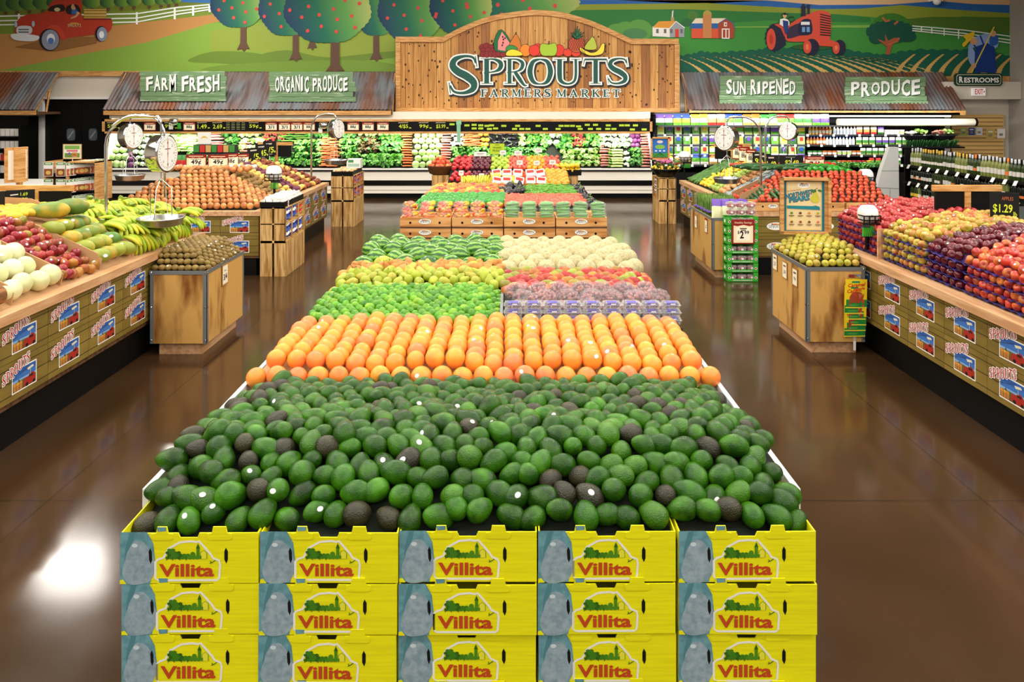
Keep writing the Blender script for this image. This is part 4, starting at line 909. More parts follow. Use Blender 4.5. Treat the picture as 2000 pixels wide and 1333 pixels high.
# ================= shared printed pieces ============================================================
def oval_logo(w=.115, h=.05):
    f = frame((0, 0, 0), (1, 0, 0), (0, 0, 1)); a = Art(f); a.ly = .0004; a.st = .0003
    a.p(ell(0, 0, w/2, h/2, 24), '#4a5a52').p(ell(0, 0, w/2-.0015, h/2-.0015, 24), '#f6f4ee')
    a.r('SPROUTS', -w*.38, -h*.2, w*.38, h*.36, '#24594f', grow=.0004)
    for k, c in enumerate(('#8e2a30', '#e06a2c', '#dd3b2c', '#e0402e', '#a5c73a', '#ef8a30', '#f2dd3a')): a.p(ell(-w*.2+k*w*.07, h*.26, w*.045, h*.09, 8), c)
    return a.me('logo_oval')
ME['oval'] = oval_logo(); ME['oval_big'] = oval_logo(.2, .105)
PW, PH = .52, .262
def panel_meshes():
    b = MB(); b.box(-PW/2+.002, PW/2-.002, 0, .012, -PH/2+.002, PH/2-.002); ME['panel'] = b.mesh('printed_panel', 'olive_plank')
    f = frame((0, 0, 0), (1, 0, 0), (0, 0, 1)); a = Art(f); a.ly = .0004; a.st = .0001; g = lambda x, y: ((x-42)*PW/84, (23.5-y)*PH/47)
    P = lambda p: [g(*q) for q in p]
    a.p(P(rect(21, 11.5, 63, 39.5)), '#f3f1ea').p(P(rect(22.3, 13, 61.7, 38)), '#3b6fb8').p(P(rect(22.3, 13, 61.7, 19)), '#2f5ca6').p(P(rect(22.3, 25, 61.7, 28)), '#86a9cf')
    a.p(P([(22.3, 38), (22.3, 28), (40, 27), (61.7, 27.5), (61.7, 38)]), '#4d6433').p(P([(22.3, 38), (22.3, 33), (61.7, 35), (61.7, 38)]), '#6d4a2c')
    a.p(P(catmull([(40, 34), (42, 28), (48, 27.5), (52, 24.5), (58, 25), (60.5, 29), (60.5, 35), (52, 37), (44, 37)], 3, True)), '#a52a1d').p(P(ell(46, 36, 2.6, 2.4, 10)), '#20140f').p(P(ell(58, 36, 2.2, 2.2, 10)), '#20140f').p(P(rect(50, 26, 57, 29)), '#3a1c18')
    for x, c in ((25.5, '#d98a2b'), (30.5, '#d0a13a'), (35.5, '#d4802a')):
        a.p(P([(x-2.4, 30), (x+2.4, 30), (x+1.9, 37.5), (x-1.9, 37.5)]), '#b57a35').p(P(ell(x, 29.6, 2.5, 1.8, 10)), c)
    a.p(P([(46, 17), (56, 15.5), (58, 18), (48, 20)]), '#d9d4b8').line(P([(52, 20), (52, 26)]), .004, '#cfc7b0').p(P([(30, 28), (32, 24.5), (34.5, 28)]), '#46505c')
    a.p(P([(14, 11), (16, 9), (23, 7), (24, 10), (20, 14)]), '#2b4a86')
    ht = PH*.24
    for gr, c in ((.006, '#f3f1ea'), (.0012, '#b02a2a')):
        x0, y0 = g(5, 22.5); x1, _ = g(50, 0)
        roman_word(a, 'SPROUTS', f, x0, y0, x1, ht, a.ci(c), .0042 if gr > .004 else .0048, gr, k=3, rise=.30)
    put_text(a, 'FARMERS MARKET', f, *g(15, 25.2), *g(48, 23.6), a.ci('#3c3a34'), .0046, skew=PH*.2)
    ME['panelpic'] = a.me('printed_picture')
panel_meshes()
def panels(par, p0, ang, n, zt, rows_=2, pic='panelpic', step=PW, ph=PH):
    d = Vector((math.cos(ang), math.sin(ang), 0))
    for i in range(n):
        for j in range(rows_):
            q = ob('printed_panel', ME['panel'], par, Vector((p0[0], p0[1], zt-ph*(j+.5)))+d*step*(i+.5), (0, 0, ang), (step/PW, 1, ph/PH))
            ob('printed_picture', ME[pic], q)
def card(name, label, loc, w, h, bg, items, ang=0, tilt=0, cat='price card', group=None, edge='#7c1f16', stand=None, parts=True):
    t = thing(name, label, cat, loc, (tilt, 0, ang), group)
    MB().box(-w/2, w/2, 0, .006, -h/2, h/2).build('card', [flat(edge).name], t)
    a = Art(frame((0, 0, 0), (1, 0, 0), (0, 0, 1))); a.ly = .0004; a.st = .0003
    if bg: a.p(rect(-w/2*.97, -h/2*.95, w/2*.97, h/2*.95), bg)
    for it in items:
        if it[0] == 't': a.t(it[1], it[2]*w/2, it[3]*h/2, it[4]*w/2, it[5]*h/2, it[6], bold=it[7] if len(it) > 7 else 0)
        elif it[0] == 'r': a.p(rect(it[1]*w/2, it[2]*h/2, it[3]*w/2, it[4]*h/2), it[5])
        elif it[0] == 'e': a.p(ell(it[1]*w/2, it[2]*h/2, it[3]*w/2, it[4]*h/2, 16), it[5])
        elif it[0] == 'p': a.p([(x*w/2, y*h/2) for x, y in it[1]], it[2])
        elif it[0] == 'l': a.line([(x*w/2, y*h/2) for x, y in it[1]], it[2]*h, it[3])
    a.done('print', t)
    if stand: MB().rod((0, .01, -h/2-stand), (0, .01, -h/2+.01), .006, 6).build('stake', 'white', t)
    return t
def sale(txt, big=None):      # cream sale card with a red scalloped heading
    return [('r', -.95, -.92, .95, .92, '#8e1f17'), ('p', [(-.92, -.85), (.92, -.85), (.92, .5), (.6, .42), (.3, .5), (0, .42), (-.3, .5), (-.6, .42), (-.92, .5)], '#f4e3b9'), ('r', -.7, -.6, .7, .3, '#fbf2da'), ('t', txt, -.5, -.58, .5, .2, '#17120e', .03), ('l', [(-.5, .3), (.5, .3)], .04, '#5a4a3a'), ('l', [(-.7, .72), (.7, .72)], .06, '#f0cfa8')]
def chalk(txt, extra=True):
    it = [('t', txt, -.8, -.62, .62, .2, '#cfe036', .015), ('l', [(-.6, .62), (.3, .66)], .09, '#c9c4b4'), ('l', [(-.5, -.82), (.4, -.82)], .05, '#8d8d88'), ('l', [(.68, -.5), (.86, -.5)], .12, '#cfe036')]
    return it
# ================= second central island ============================================================
J0, J1, JY = -1.136, .994, 7.85
b2 = thing('produce_platform', 'stepped wooden platform carrying the peppers, tomatoes and apples behind the melons', 'platform')
MB().box(J0+.03, J1-.03, 7.87, 12.6, 0, .74).build('base', 'wood_dark', b2)
MB().box(J0+.04, J1-.04, 8.3, 10.5, .74, 1.08).build('step', 'wood_crate', b2); MB().box(-.95, .8, 10.5, 12.6, .74, 1.09).build('step', 'wood_crate', b2)
CW = (J1-J0)/4; CH = .111
b = MB(); hw = CW/2-.006; b.box(-hw, hw, 0, .012, -CH/2+.022, CH/2); b.box(-hw, hw, .40, .412, -CH/2+.022, CH/2); b.box(-hw, -hw+.012, .012, .4, -CH/2+.012, CH/2); b.box(hw-.012, hw, .012, .4, -CH/2+.012, CH/2); b.box(-hw, hw, .012, .4, -CH/2+.004, -CH/2+.012)
ME['crate'] = b.mesh('crate_body', 'wood_tray'); ME['crslat'] = MB().box(-hw, hw, .004, .012, -CH/2+.002, -CH/2+.018).mesh('bottom_slat', 'wood_dark')
b = MB()
for x in (-.155, .145): b.lathe([(.0125, 0), (1e-5, .0)], 14, 0, Matrix.Translation((x, -.0012, .004)) @ Matrix.Rotation(PI/2, 4, 'X'), False)
ME['holes'] = b.mesh('finger_holes', 'black')
cn = ('left end', 'left of centre', 'right of centre', 'right end')
for i in range(4):
    for j in range(3):
        t = thing('wooden_crate', 'pine crate with white oval logo, %s of the %s stack behind the melons' % (('topmost', 'second', 'third')[j], cn[i]), 'crate', (J0+CW*(i+.5)+R.uniform(-.002, .002), JY, 1.085-CH/2-CH*j), (0, 0, 0), 'pine crates behind the melons')
        ob('crate_body', ME['crate'], t); ob('bottom_slat', ME['crslat'], t); ob('finger_holes', ME['holes'], t); ob('logo_oval', ME['oval'], t, (-.004, -.001, .018), None, 1.15)
# bagged sweet peppers and cucumbers
for n_, c in (('pep_orange', '#ef7d22'), ('pep_red', '#cf2f22'), ('pep_yellow', '#f0b824'), ('cuke_green', '#4f9a2c'), ('pepper_green', '#2f8f27'), ('tomato_red', '#d8583a'), ('eggplant_skin', '#16121c'), ('bean_green', '#6fa840'), ('orange_skin', '#f59a22'), ('banana_skin', '#dccb35'), ('citrus_red', '#e8663a'), ('plum_dark', '#5a1a2c'), ('apple_lime', '#a9c63c'), ('peach_red', '#db5a45'), ('apple_red', '#c22f33')):
    mat(n_, c, rough=.24 if n_ != 'bean_green' else .5, hue=.16, c2=None, c3=None, spec=.5)
for v in range(3):
    b = MB(); rr = random.Random(v+20)
    for q in range(18): b.ball((rr.uniform(-.068, .068), rr.uniform(-.05, .05), rr.uniform(-.02, .03)), .017, 7, 6, rr.randrange(3), (1, 1, 1.9), Matrix.Rotation(rr.uniform(.9, 2.2), 4, 'Y') @ Matrix.Rotation(rr.uniform(0, 3), 4, 'X'))
    ME['pbag%d' % v] = b.mesh('mini_peppers', ['pep_orange', 'pep_red', 'pep_yellow']); ME['film%d' % v] = crumple(.092, .075, .046, seed=v*5+2)
    b = MB()
    for q in range(6): b.tube([(-.07, (q % 3-1)*.034, -.014+.03*(q//3)), (-.03, (q % 3-1)*.034, -.012+.03*(q//3)), (.03, (q % 3-1)*.034, -.012+.03*(q//3)), (.07, (q % 3-1)*.034, -.014+.03*(q//3))], [.008, .016, .016, .008], 8, 0)
    ME['cbag%d' % v] = b.mesh('cucumbers', 'cuke_green')
for side, key, nm, lb, cat in ((0, 'pbag', 'pepper_bag', 'clear bag of mini sweet peppers', 'bag of peppers'), (1, 'cbag', 'cucumber_bag', 'clear bag of green cucumbers', 'bag of cucumbers')):
    for i in range(6):
        for j in range(3):
            v = R.randrange(3); x = (J0 if side == 0 else J0+CW*2)+(i+.5)*CW*2/6
            t = thing(nm, '%s on the crates, %s layer, number %d from left' % (lb, ('bottom', 'middle', 'top')[j], i+1), cat, (x+R.uniform(-.008, .008), 7.96+.02*j+R.uniform(-.01, .01), 1.095+.05*j), (R.uniform(-.1, .1), R.uniform(-.1, .1), R.uniform(-.2, .2)), lb.replace('bag', 'bags', 1)+' on the crates', .95)
            q = ob('mini_peppers' if side == 0 else 'cucumbers', ME[key+str(v)], t, kind='stuff' if side == 0 else None); ob('clear_bag', ME['film%d' % v], t)
ME['bell'] = blob('bell_pepper', pepr(.047, .048), ['pepper_green', 'stem_green'], 16, 9, 0, 0, stem(.006, .02, .03))
ME['bello'] = blob('orange_bell_pepper', pepr(.042, .043), ['pep_orange', 'stem_green'], 16, 9, 0, 0, stem(.006, .02, .03))
ME['bellr'] = blob('red_bell_pepper', pepr(.042, .043), ['pep_red', 'stem_green'], 16, 9, 0, 0, stem(.006, .02, .03)); ME['belly'] = blob('yellow_bell_pepper', pepr(.042, .043), ['pep_yellow', 'stem_green'], 16, 9, 0, 0, stem(.006, .02, .03))
ME['tom'] = blob('tomato', lambda t, a: (max(1e-5, .037*s_(t)*(1+.03*c_(5*a))), -.031*c_(t)*(1-.2*math.exp(-(s_(t)/.3)**2))), ['tomato_red', 'stem_green'], 14, 8, 0, 0, lambda b: [b.add([(0, 0, .027), (.016*c_(q), .016*s_(q), .031), (.008*c_(q+.4), .008*s_(q+.4), .029)], [(0, 1, 2)], 1) for q in (0, 1.25, 2.5, 3.8, 5)])
ME['egg'] = blob('eggplant', egg2(.042, .085, -.25), ['eggplant_skin', 'stem_green'], 14, 10, 0, 0, lambda b: b.lathe([(.03, .06), (.016, .084), (.008, .1), (.006, .115)], 8, 1))
def zs(x, y): return 1.15-.05*(1-clamp((min(x-J0, J1-x)-.08)/.1))
MB().hf(J0+.05, J1-.05, 8.32, 10.45, 8, 4, lambda x, y: zs(x, y)-.045, 1.02).build('platform_bed', 'dark_liner', b2)
rows('bell', 'green_bell_pepper', 'glossy green bell pepper behind the bagged mini peppers', 'bell pepper', 'green bell peppers on the island', (J0+.12, -.10), (8.42, 9.2), .088, .085, zs, .12, rot_any, .08)
def opk(): q = R.random(); return 'bello' if q < .6 else 'bellr' if q < .85 else 'belly'
ol_ = {'bello': 'orange bell pepper in the mixed bed behind the green peppers', 'bellr': 'red bell pepper in the mixed bed behind the green peppers', 'belly': 'yellow bell pepper in the mixed bed behind the green peppers'}
rows(opk, 'sweet_bell_pepper', ol_, 'bell pepper', {k: v.replace('pepper in', 'peppers in') for k, v in ol_.items()}, (J0+.13, -.11), (9.32, 10.35), .09, .09, zs, .12, rot_any, .08)
rows('tom', 'tomato', 'orange red tomato in the bed behind the bagged cucumbers', 'tomato', 'tomatoes on the island', (-.05, J1-.16), (8.42, 9.2), .078, .078, zs, .14, rot_any, .08)
rows('egg', 'eggplant', 'glossy black eggplant beside the green beans', 'eggplant', 'eggplants round the beans', (-.05, .13), (9.32, 10.3), .095, .15, zs, .15, rot_any, .08)
rows('egg', 'eggplant', 'glossy black eggplant on the right edge of the second island', 'eggplant', 'eggplants on the right edge', (J1-.14, J1-.06), (8.5, 10.4), .1, .125, zs, .15, rot_any, .08)
b = MB(); rr = random.Random(9)
for q in range(420):
    x, y = rr.uniform(.2, .80), rr.uniform(9.3, 10.35); a_ = rr.uniform(0, PI); z = zs(x, y)+rr.uniform(-.01, .035); dx, dy = c_(a_)*.06, s_(a_)*.06
    b.tube([(x-dx, y-dy, z-.008), (x, y, z), (x+dx, y+dy, z-.006)], .0048, 4, 0, False)
b.hf(.17, .83, 9.28, 10.38, 4, 4, lambda x, y: 1.14, 1.1); b.build('green_beans', 'bean_green', label='heap of fresh green beans between the eggplants', cat='beans', kind='stuff')
# bananas, citrus, stepped apples
def banana_meshes():
    for v, (L_, c) in enumerate(((.19, 1.15), (.175, 1.35), (.2, 1.0))):
        b = MB(); pts = []; rad = []; n = 9
        for i in range(n+1):
            t = i/n; an = -c/2+c*t; q = L_/c; pts.append((-q*(math.cos(an)-math.cos(c/2)), 0, q*math.sin(an))); rad.append(.0175*min(1, (1-t)*5+.28, .34+t*2.6) if t < .93 else .006)
        b.tube(pts, rad, 6, 0); b.rod(pts[0], (pts[0][0]+.012, 0, pts[0][2]-.022), .007, 6, 0, .006)
        ME['ban%d' % v] = b.mesh('banana', 'banana_skin')
banana_meshes()
mat('banana_green', '#8fb01c', '#d0c02a', rough=.38, scale=9, ramp=(.42, .66), hue=.12); mat('crown_green', '#7e9431', rough=.6)
BMATS = {}
for v in range(3):
    m = ME['ban%d' % v].copy(); m.materials[0] = MATS['banana_green']; ME['bang%d' % v] = m
ME['bcrown'] = MB().box(-.022, .012, -.026, .026, -.018, .012).mesh('crown', 'crown_green')
def bunch(loc, rot, label, group, green=True, n=5, sc=1.0):
    t = thing('banana_bunch', label, 'bananas', loc, rot, group, sc)
    for i in range(n):
        q = (i-(n-1)/2); ob('banana', ME[('bang' if green else 'ban')+str(R.randrange(3))], t, (.01*abs(q)*.3-.0, q*.026+q*.012, .11), (q*-.13, 0, 0))
    ob('crown', ME['bcrown'], t, (-.005, 0, .0)); return t
BY_ = bunch((-.62, 10.62, 1.13), (0, .9, PI/2), 'yellow banana bunch on the low shelf before the dark plums', 'yellow bananas on the second island', False, 4, .9); kids(BY_)
for i in range(1, 9): dup(BY_, (-.62+.085*i, 10.62+R.uniform(-.02, .02), 1.13+.02*(i % 2)), (R.uniform(-.2, .2), .9+R.uniform(-.2, .2), PI/2+R.uniform(-.3, .3)))
mat('net_bag', '#f3efe8', '#e88a66', rough=.5, scale=60, ramp=(.45, .6))
b = MB(); rr = random.Random(2)
for q in range(14): b.ball((rr.uniform(-.06, .06), rr.uniform(-.04, .04), rr.uniform(-.05, .05)), .03, 9, 6)
ME['cit'] = b.mesh('bagged_citrus', 'citrus_red'); b = MB(); b.box(-.065, .065, -.085, -.08, -.045, .055, 0); b.box(-.05, .05, -.0865, -.0852, .0, .04, 1); ME['cittag'] = b.mesh('paper_label', ['white', 'pep_red'])
for i in range(5):
    for j in range(2):
        t = thing('citrus_bag', 'bag of red citrus with white label, %s row, number %d from the left' % (('front', 'upper')[j], i+1), 'bag of citrus', (-.20+.155*i, 10.68+.16*j, 1.16+.09*j), (-.4, R.uniform(-.1, .1), R.uniform(-.2, .2)), 'bags of red citrus')
        ob('bagged_citrus', ME['cit'], t); ob('paper_label', ME['cittag'], t, None, (0, R.uniform(-.15, .15), 0))
sph = lambda r: (lambda t, a: (max(1e-5, r*s_(t)), -r*.95*c_(t)))
ME['orange'] = blob('orange', sph(.04), 'orange_skin', 12, 8); ME['plum'] = blob('dark_plum', sph(.036), 'plum_dark', 12, 8); ME['alime'] = blob('green_apple', appl(.038), 'apple_lime', 12, 8); ME['peach'] = blob('red_peach', appl(.038), 'peach_red', 12, 8); ME['ared'] = blob('red_apple', appl(.038), 'apple_red', 12, 8)
def zstep(x, y): return 1.13+.26*clamp((y-11.25)/1.1)+.04*((int((y-11.2)*2.3)) % 2)
def zor(x, y): return 1.14+.12*clamp((y-10.65)/.8)
rows('orange', 'orange', 'orange in the sloping bed right of the bagged citrus', 'orange', 'oranges on the second island', (.42, .80), (10.66, 11.45), .085, .085, zor, .1, rot_any, .06)
MB().hf(.40, .86, 10.6, 11.5, 2, 4, lambda x, y: zor(x, y)-.04, 1.05).build('orange_bed', 'dark_liner', b2)
MB().hf(-.92, .80, 11.2, 12.5, 2, 10, lambda x, y: zstep(x, y)-.04, 1.05).build('apple_bed', 'black', b2)
segs = [('ared', 'red_apple', 'red apple in the column next to the left wicker basket', -.86, -.62), ('plum', 'dark_plum', 'dark purple plum in the column between red and green apples', -.58, -.32), ('alime', 'green_apple', 'lime green apple in the column behind the bananas', -.27, -.04), ('peach', 'red_peach', 'pinkish red peach in the middle column behind the citrus bags', .0, .25), ('orange', 'small_orange', 'small orange in the column left of the last red apples', .29, .50), ('peach', 'red_nectarine', 'red nectarine in the column next to the yellow mango tray', .54, .74)]
for key, nm, lb, xa, xb in segs:
    rows(key, nm, lb, nm.split('_')[-1], lb.replace(nm.replace('_', ' '), nm.replace('_', ' ')+'s'), (xa, xb), (11.3, 12.35), .082, .095, zstep, .1, rot_any, .05)
for i, (x, y, z, w_) in enumerate(((-.72, 11.28, 1.24, .07), (-.42, 11.25, 1.20, .08), (-.48, 12.3, 1.45, .2), (-.12, 12.35, 1.47, .1), (.12, 12.2, 1.47, .12), (.14, 11.7, 1.36, .09), (.40, 11.75, 1.35, .09), (.64, 11.75, 1.36, .1), (.45, 12.45, 1.5, .12))):
    card('produce_card', 'small white price card standing in the fruit, number %d on the stepped display' % (i+1), (x, y-.06, z), w_, .07, '#f2f0ea', [('l', [(-.6, .2), (.6, .2)], .15, '#8a8a86'), ('l', [(-.5, -.3), (.4, -.3)], .15, '#b4b0aa')], group='white cards in the stepped fruit', edge='#d9d6cf', stand=.12)
# wicker basket of apples and tray of yellow fruit on plank stands either side
mat('wicker', '#7a4d24', '#4f2e12', rough=.7, scale=40, stretch=(1, 1, 5), ramp=(.4, .6)); mat('yellow_fruit', '#edc22c', '#8fae2c', rough=.35, scale=12, ramp=(.55, .7), hue=.12)
for s, X0_, X1_, nm, lb in ((0, -1.2, -.94, 'plank_stand', 'tall plank stand under the wicker basket of apples'), (1, .70, 1.03, 'plank_stand', 'tall plank stand under the black tray of yellow fruit')):
    t = thing(nm, lb, 'stand', ((X0_+X1_)/2, 11.7, 0)); w_ = (X1_-X0_)/2; b = MB()
    for k in range(3): b.box(-w_+2*w_*k/3+.003, -w_+2*w_*(k+1)/3-.003, 0, .02, 0, 1.16)
    b.box(-w_, w_, .02, .4, 0, 1.16); b.build('planks', 'wood_crate', t)
t = thing('wicker_basket', 'brown wicker basket of red striped apples on the left plank stand', 'basket', (-1.08, 11.85, 1.16))
MB().lathe([(.12, 0), (.17, .02), (.205, .13), (.215, .14), (.195, .14), (.16, .04), (1e-4, .03)], 22).build('basket_weave', 'wicker', t)
mat('apple_striped', '#d8583e', '#e6b24a', rough=.3, scale=22, ramp=(.5, .7), hue=.15); ME['astr'] = blob('striped_apple', appl(.038), 'apple_striped', 12, 8)
for k in range(34):
    l_ = 0 if k < 18 else 1 if k < 29 else 2; n_ = (18, 11, 5)[l_]; a_ = k*2*PI/n_; r_ = ((.06 if k % 3 == 0 else .15), (.04 if k % 3 == 0 else .11), .05)[l_]
    ob('striped_apple', ME['astr'], None, (-1.08+r_*c_(a_), 11.85+r_*s_(a_), 1.30+.055*l_), rot_any(), None, 'red and yellow striped apple heaped in the wicker basket', 'apple', 'striped apples in the wicker basket')
t = thing('black_tray', 'black tray of yellow fruit on the right plank stand of the island', 'tray', (.87, 11.85, 1.16))
MB().box(-.2, .2, -.16, .16, 0, .02).box(-.2, .2, -.17, -.16, 0, .085).box(-.2, .2, .16, .17, 0, .085).box(-.21, -.2, -.17, .17, 0, .085).box(.2, .21, -.17, .17, 0, .085).build('tray', 'black', t)
ME['yfr'] = blob('yellow_mango', lambda t, a: (max(1e-5, .034*s_(t)), -.046*c_(t)), 'yellow_fruit', 12, 8)
for k in range(30): ob('yellow_mango', ME['yfr'], None, (.87+((k % 5)-2)*.078, 11.72+((k//5) % 3)*.11, 1.23+.065*(k//15)), rot_any(), None, 'small yellow mango in the black tray on the right plank stand', 'mango', 'yellow mangos in the black tray')
card('organic_sign', 'lime green organic produce sign on a black frame above the island apples', (KX(971, 12.9), 12.9, KZ(291, 12.9)), .25, .19, '#b6cf2c', [('t', 'ORGANIC', -.6, .05, .6, .4, '#2f3f12', .02), ('t', 'PRODUCE', -.6, -.5, .6, -.12, '#2f3f12', .02), ('l', [(-.3, .7), (.3, .7)], .06, '#5d7a1e')], edge='#14160f', cat='sign', stand=.75)
# ================= left counter =====================================================================
def counter_L(name, label, X, y0, y1, back, zt=.86, kick=.27):
    t = thing(name, label, 'counter')
    MB().box(back, X-.06, y0+.02, y1-.02, 0, kick+.02).build('black_base', 'black', t)
    MB().box(back, X-.02, y0+.01, y1-.01, kick, zt).build('body', 'wood_dark', t)
    return t
LC = counter_L('produce_counter', 'long wood railed counter on the left with coconuts, honeydews, mangos and bananas', -3.24, 3.74, 8.04, -5.6)
n = 8; panels(LC, (-3.22, 7.96), -PI/2+PI, 0, .82)
def side_panels(par, X, ya, n, zt, ang):       # ang +90: faces +x, read from near (left of picture) to far
    panels(par, (X, ya), ang, n, zt)
side_panels(LC, -3.24, 3.82, 8, .835, PI/2)
panels(LC, (-3.26, 8.03), PI, 1, .835)
MB().box(-3.34, -3.20, 3.74, 8.06, .84, .905).build('top_rail', 'wood_rail', LC)
def zL(x): return .935+min(.62*max(0, -3.27-x), .40)
def zB(x): return .97+min(.28*max(0, -3.3-x), .16)
MB().hf(-5.55, -3.32, 3.76, 8.0, 24, 40, lambda x, y: zL(x)-.06 if y < 6.72 else zB(x)-.03, .80).build('sloping_bed', 'cardboard', LC)
ME['divider'] = None
for i, y in enumerate((5.10, 5.66, 6.20, 6.72)):
    b = MB(); pts = [(-3.33, .87), (-3.30, .99), (-3.34, 1.045), (-3.8, 1.26), (-4.2, 1.42), (-4.6, 1.44), (-4.6, .87)]
    b.poly(pts, lambda x, z, off=0.: (x, y-off, z), 0, 0, .012); b.build('divider', 'cardboard', LC)
mat('coconut_husk', '#7d532f', '#a8764a', rough=.9, scale=40, stretch=(1, 1, .15), ramp=(.4, .6), bump=1, bscale=70, hue=.15); mat('coconut_cut', '#f2ede0', rough=.5)
ME['coco'] = blob('coconut', egg(.062, .066), 'coconut_husk', 18, 12, .06, 3)
cut = blob('coconut', lambda t, a: (max(1e-5, .062*s_(t)), max(-.066*c_(t), -.03)), ['coconut_husk', 'coconut_cut'], 18, 16, .04, 5)
for p in cut.polygons:
    if p.center.z < -.0285: p.material_index = 1
ME['cococut'] = cut
for j in range(7):
    for i in range(4):
        x, y = -3.35-.112*j, 4.62+.128*i+(.06 if j % 2 else 0); hc = (i+j) % 3 == 0
        ob('coconut', ME['cococut' if hc else 'coco'], None, (x, y, zL(x)+R.uniform(-.01, .02)), (PI*.5, 0, R.uniform(-.6, .6)) if hc else rot_any(), R.uniform(.92, 1.06), 'halved brown coconut showing white flesh at the near end of left counter' if hc else 'hairy brown coconut at the near end of the left counter', 'coconut', 'halved coconuts' if hc else 'whole coconuts')
hd = []
for j in range(8):
    for i in range(3 if j % 2 else 4):
        x, y = -3.36-.13*j, 5.15+(.0 if j % 2 == 0 else .08)+.145*i
        hd.append(ob('honeydew_melon', ME['honey'], None, (x+R.uniform(-.01, .01), y+R.uniform(-.008, .008), zL(x)+.012+R.uniform(-.01, .015)), rot_any(), R.uniform(.86, .95), 'pale honeydew melon between the coconuts and the mangos', 'melon', 'honeydew melons'))
tag_stickers(hd, .2, 1.5, (.6, -.6, .5))
mg = []
for j in range(13):
    for i in range(7):
        x, y = -3.335-.072*j+R.uniform(-.012, .012), 5.71+.072*i+(.04 if j % 2 else 0)+R.uniform(-.012, .012)
        if y < 6.17: mg.append(ob('mango', ME['mangor' if R.random() < .8 else 'mango'], None, (x, y, zL(x)-.018+R.uniform(-.008, .02)), rot_any(), R.uniform(.84, .98), 'deep red mango between the honeydews and the papayas', 'mango', 'red mangos on the left counter'))
tag_stickers(mg, .45, .95, (.6, -.6, .5))
mat('papaya_skin', '#8f9a34', '#c9a232', '#4f7a33', rough=.4, scale=7, ramp=(.5, .7), rnd=(.4, 1), hue=.12); mat('ataulfo', '#e0b62c', '#9fa636', rough=.4, scale=9, ramp=(.5, .7), hue=.12)
ME['papaya'] = blob('papaya', egg2(.062, .115, -.2), 'papaya_skin', 16, 12, .03, 2); ME['ataulfo'] = blob('yellow_mango', lambda t, a: (max(1e-5, .037*s_(t)*(1+.08*c_(a))), -.06*c_(t)), 'ataulfo', 14, 9)
pp = []
for j in range(4):
    for i in range(4):
        x, y = -3.37-.12*j+R.uniform(-.01, .01), 6.265+.13*i+R.uniform(-.01, .01)
        if y < 6.69: pp.append(ob('papaya', ME['papaya'], None, (x, y, zL(x)+.012), Euler((PI/2+R.uniform(-.2, .2), 0, PI/2+R.uniform(-.5, .5))), R.uniform(.85, 1.0), 'green yellow papaya between the red mangos and the bananas', 'papaya', 'papayas on the left counter'))
for k, (x, y, z, a_) in enumerate(((-3.86, 6.42, 1.36, .35), (-3.78, 6.58, 1.37, .15))):
    pp.append(ob('papaya', ME['papaya'], None, (x, y, z), Euler((PI/2, 0, PI/2+a_)), (1.15, 1.15, 1.4), ('long yellow streaked papaya lying on top of the papaya pile', 'large green papaya behind the yellow streaked one on top')[k], 'papaya'))
tag_stickers(pp, .5, 1.6, (.6, -.6, .5))
for j in range(6):
    for i in range(6):
        x, y = -3.97-.095*j, 6.15+.1*i+(.05 if j % 2 else 0)
        if y < 6.72: ob('yellow_mango', ME['ataulfo'], None, (x, y, zL(x)+.01+R.uniform(0, .015)), Euler((PI/2, R.uniform(-3, 3), PI/2+R.uniform(-.5, .5))), R.uniform(.9, 1.05), 'yellow green mango at the top of the slope behind the papayas', 'mango', 'yellow green mangos behind papayas')
# bananas
bl = ('green yellow banana bunch on the far end of the left counter', 'green yellow banana bunches')
BS = bunch((-3.45, 6.80, 1.09), (0, 2.0, .3), bl[0], bl[1], True, 6, 1.0); kids(BS)
for j in range(11):
    for i in range(8):
        if j == 0 and i == 0: continue
        x = -3.45-.15*j+R.uniform(-.03, .03); y = 6.78+.168*i+R.uniform(-.03, .03); hump = .05*((i+j) % 2)
        dup(BS, (x, y, zB(x)+.09+hump), (R.uniform(-.25, .25), 1.95+R.uniform(-.35, .3), R.uniform(-1.0, .9)), sc=R.uniform(.95, 1.15))
for k in range(6):
    dup(BS, (-3.36-.04*(k % 2), 6.92+.19*k, 1.10-.03*(k % 2)), (R.uniform(-.2, .2), 2.6+R.uniform(-.2, .2), R.uniform(-.5, .4)), 'green yellow banana bunch hanging over the wood rail above the kiwis', 'banana bunches hanging over the rail', 1.05)
for k in range(6):
    dup(BS, (-3.36-.17*k, 7.98, 1.08+.03*k), (R.uniform(-.2, .2), 2.3+R.uniform(-.2, .2), PI/2+R.uniform(-.5, .5)-1.2), 'yellow banana bunch hanging over the far end of the left counter', 'banana bunches over the far end', 1.05)
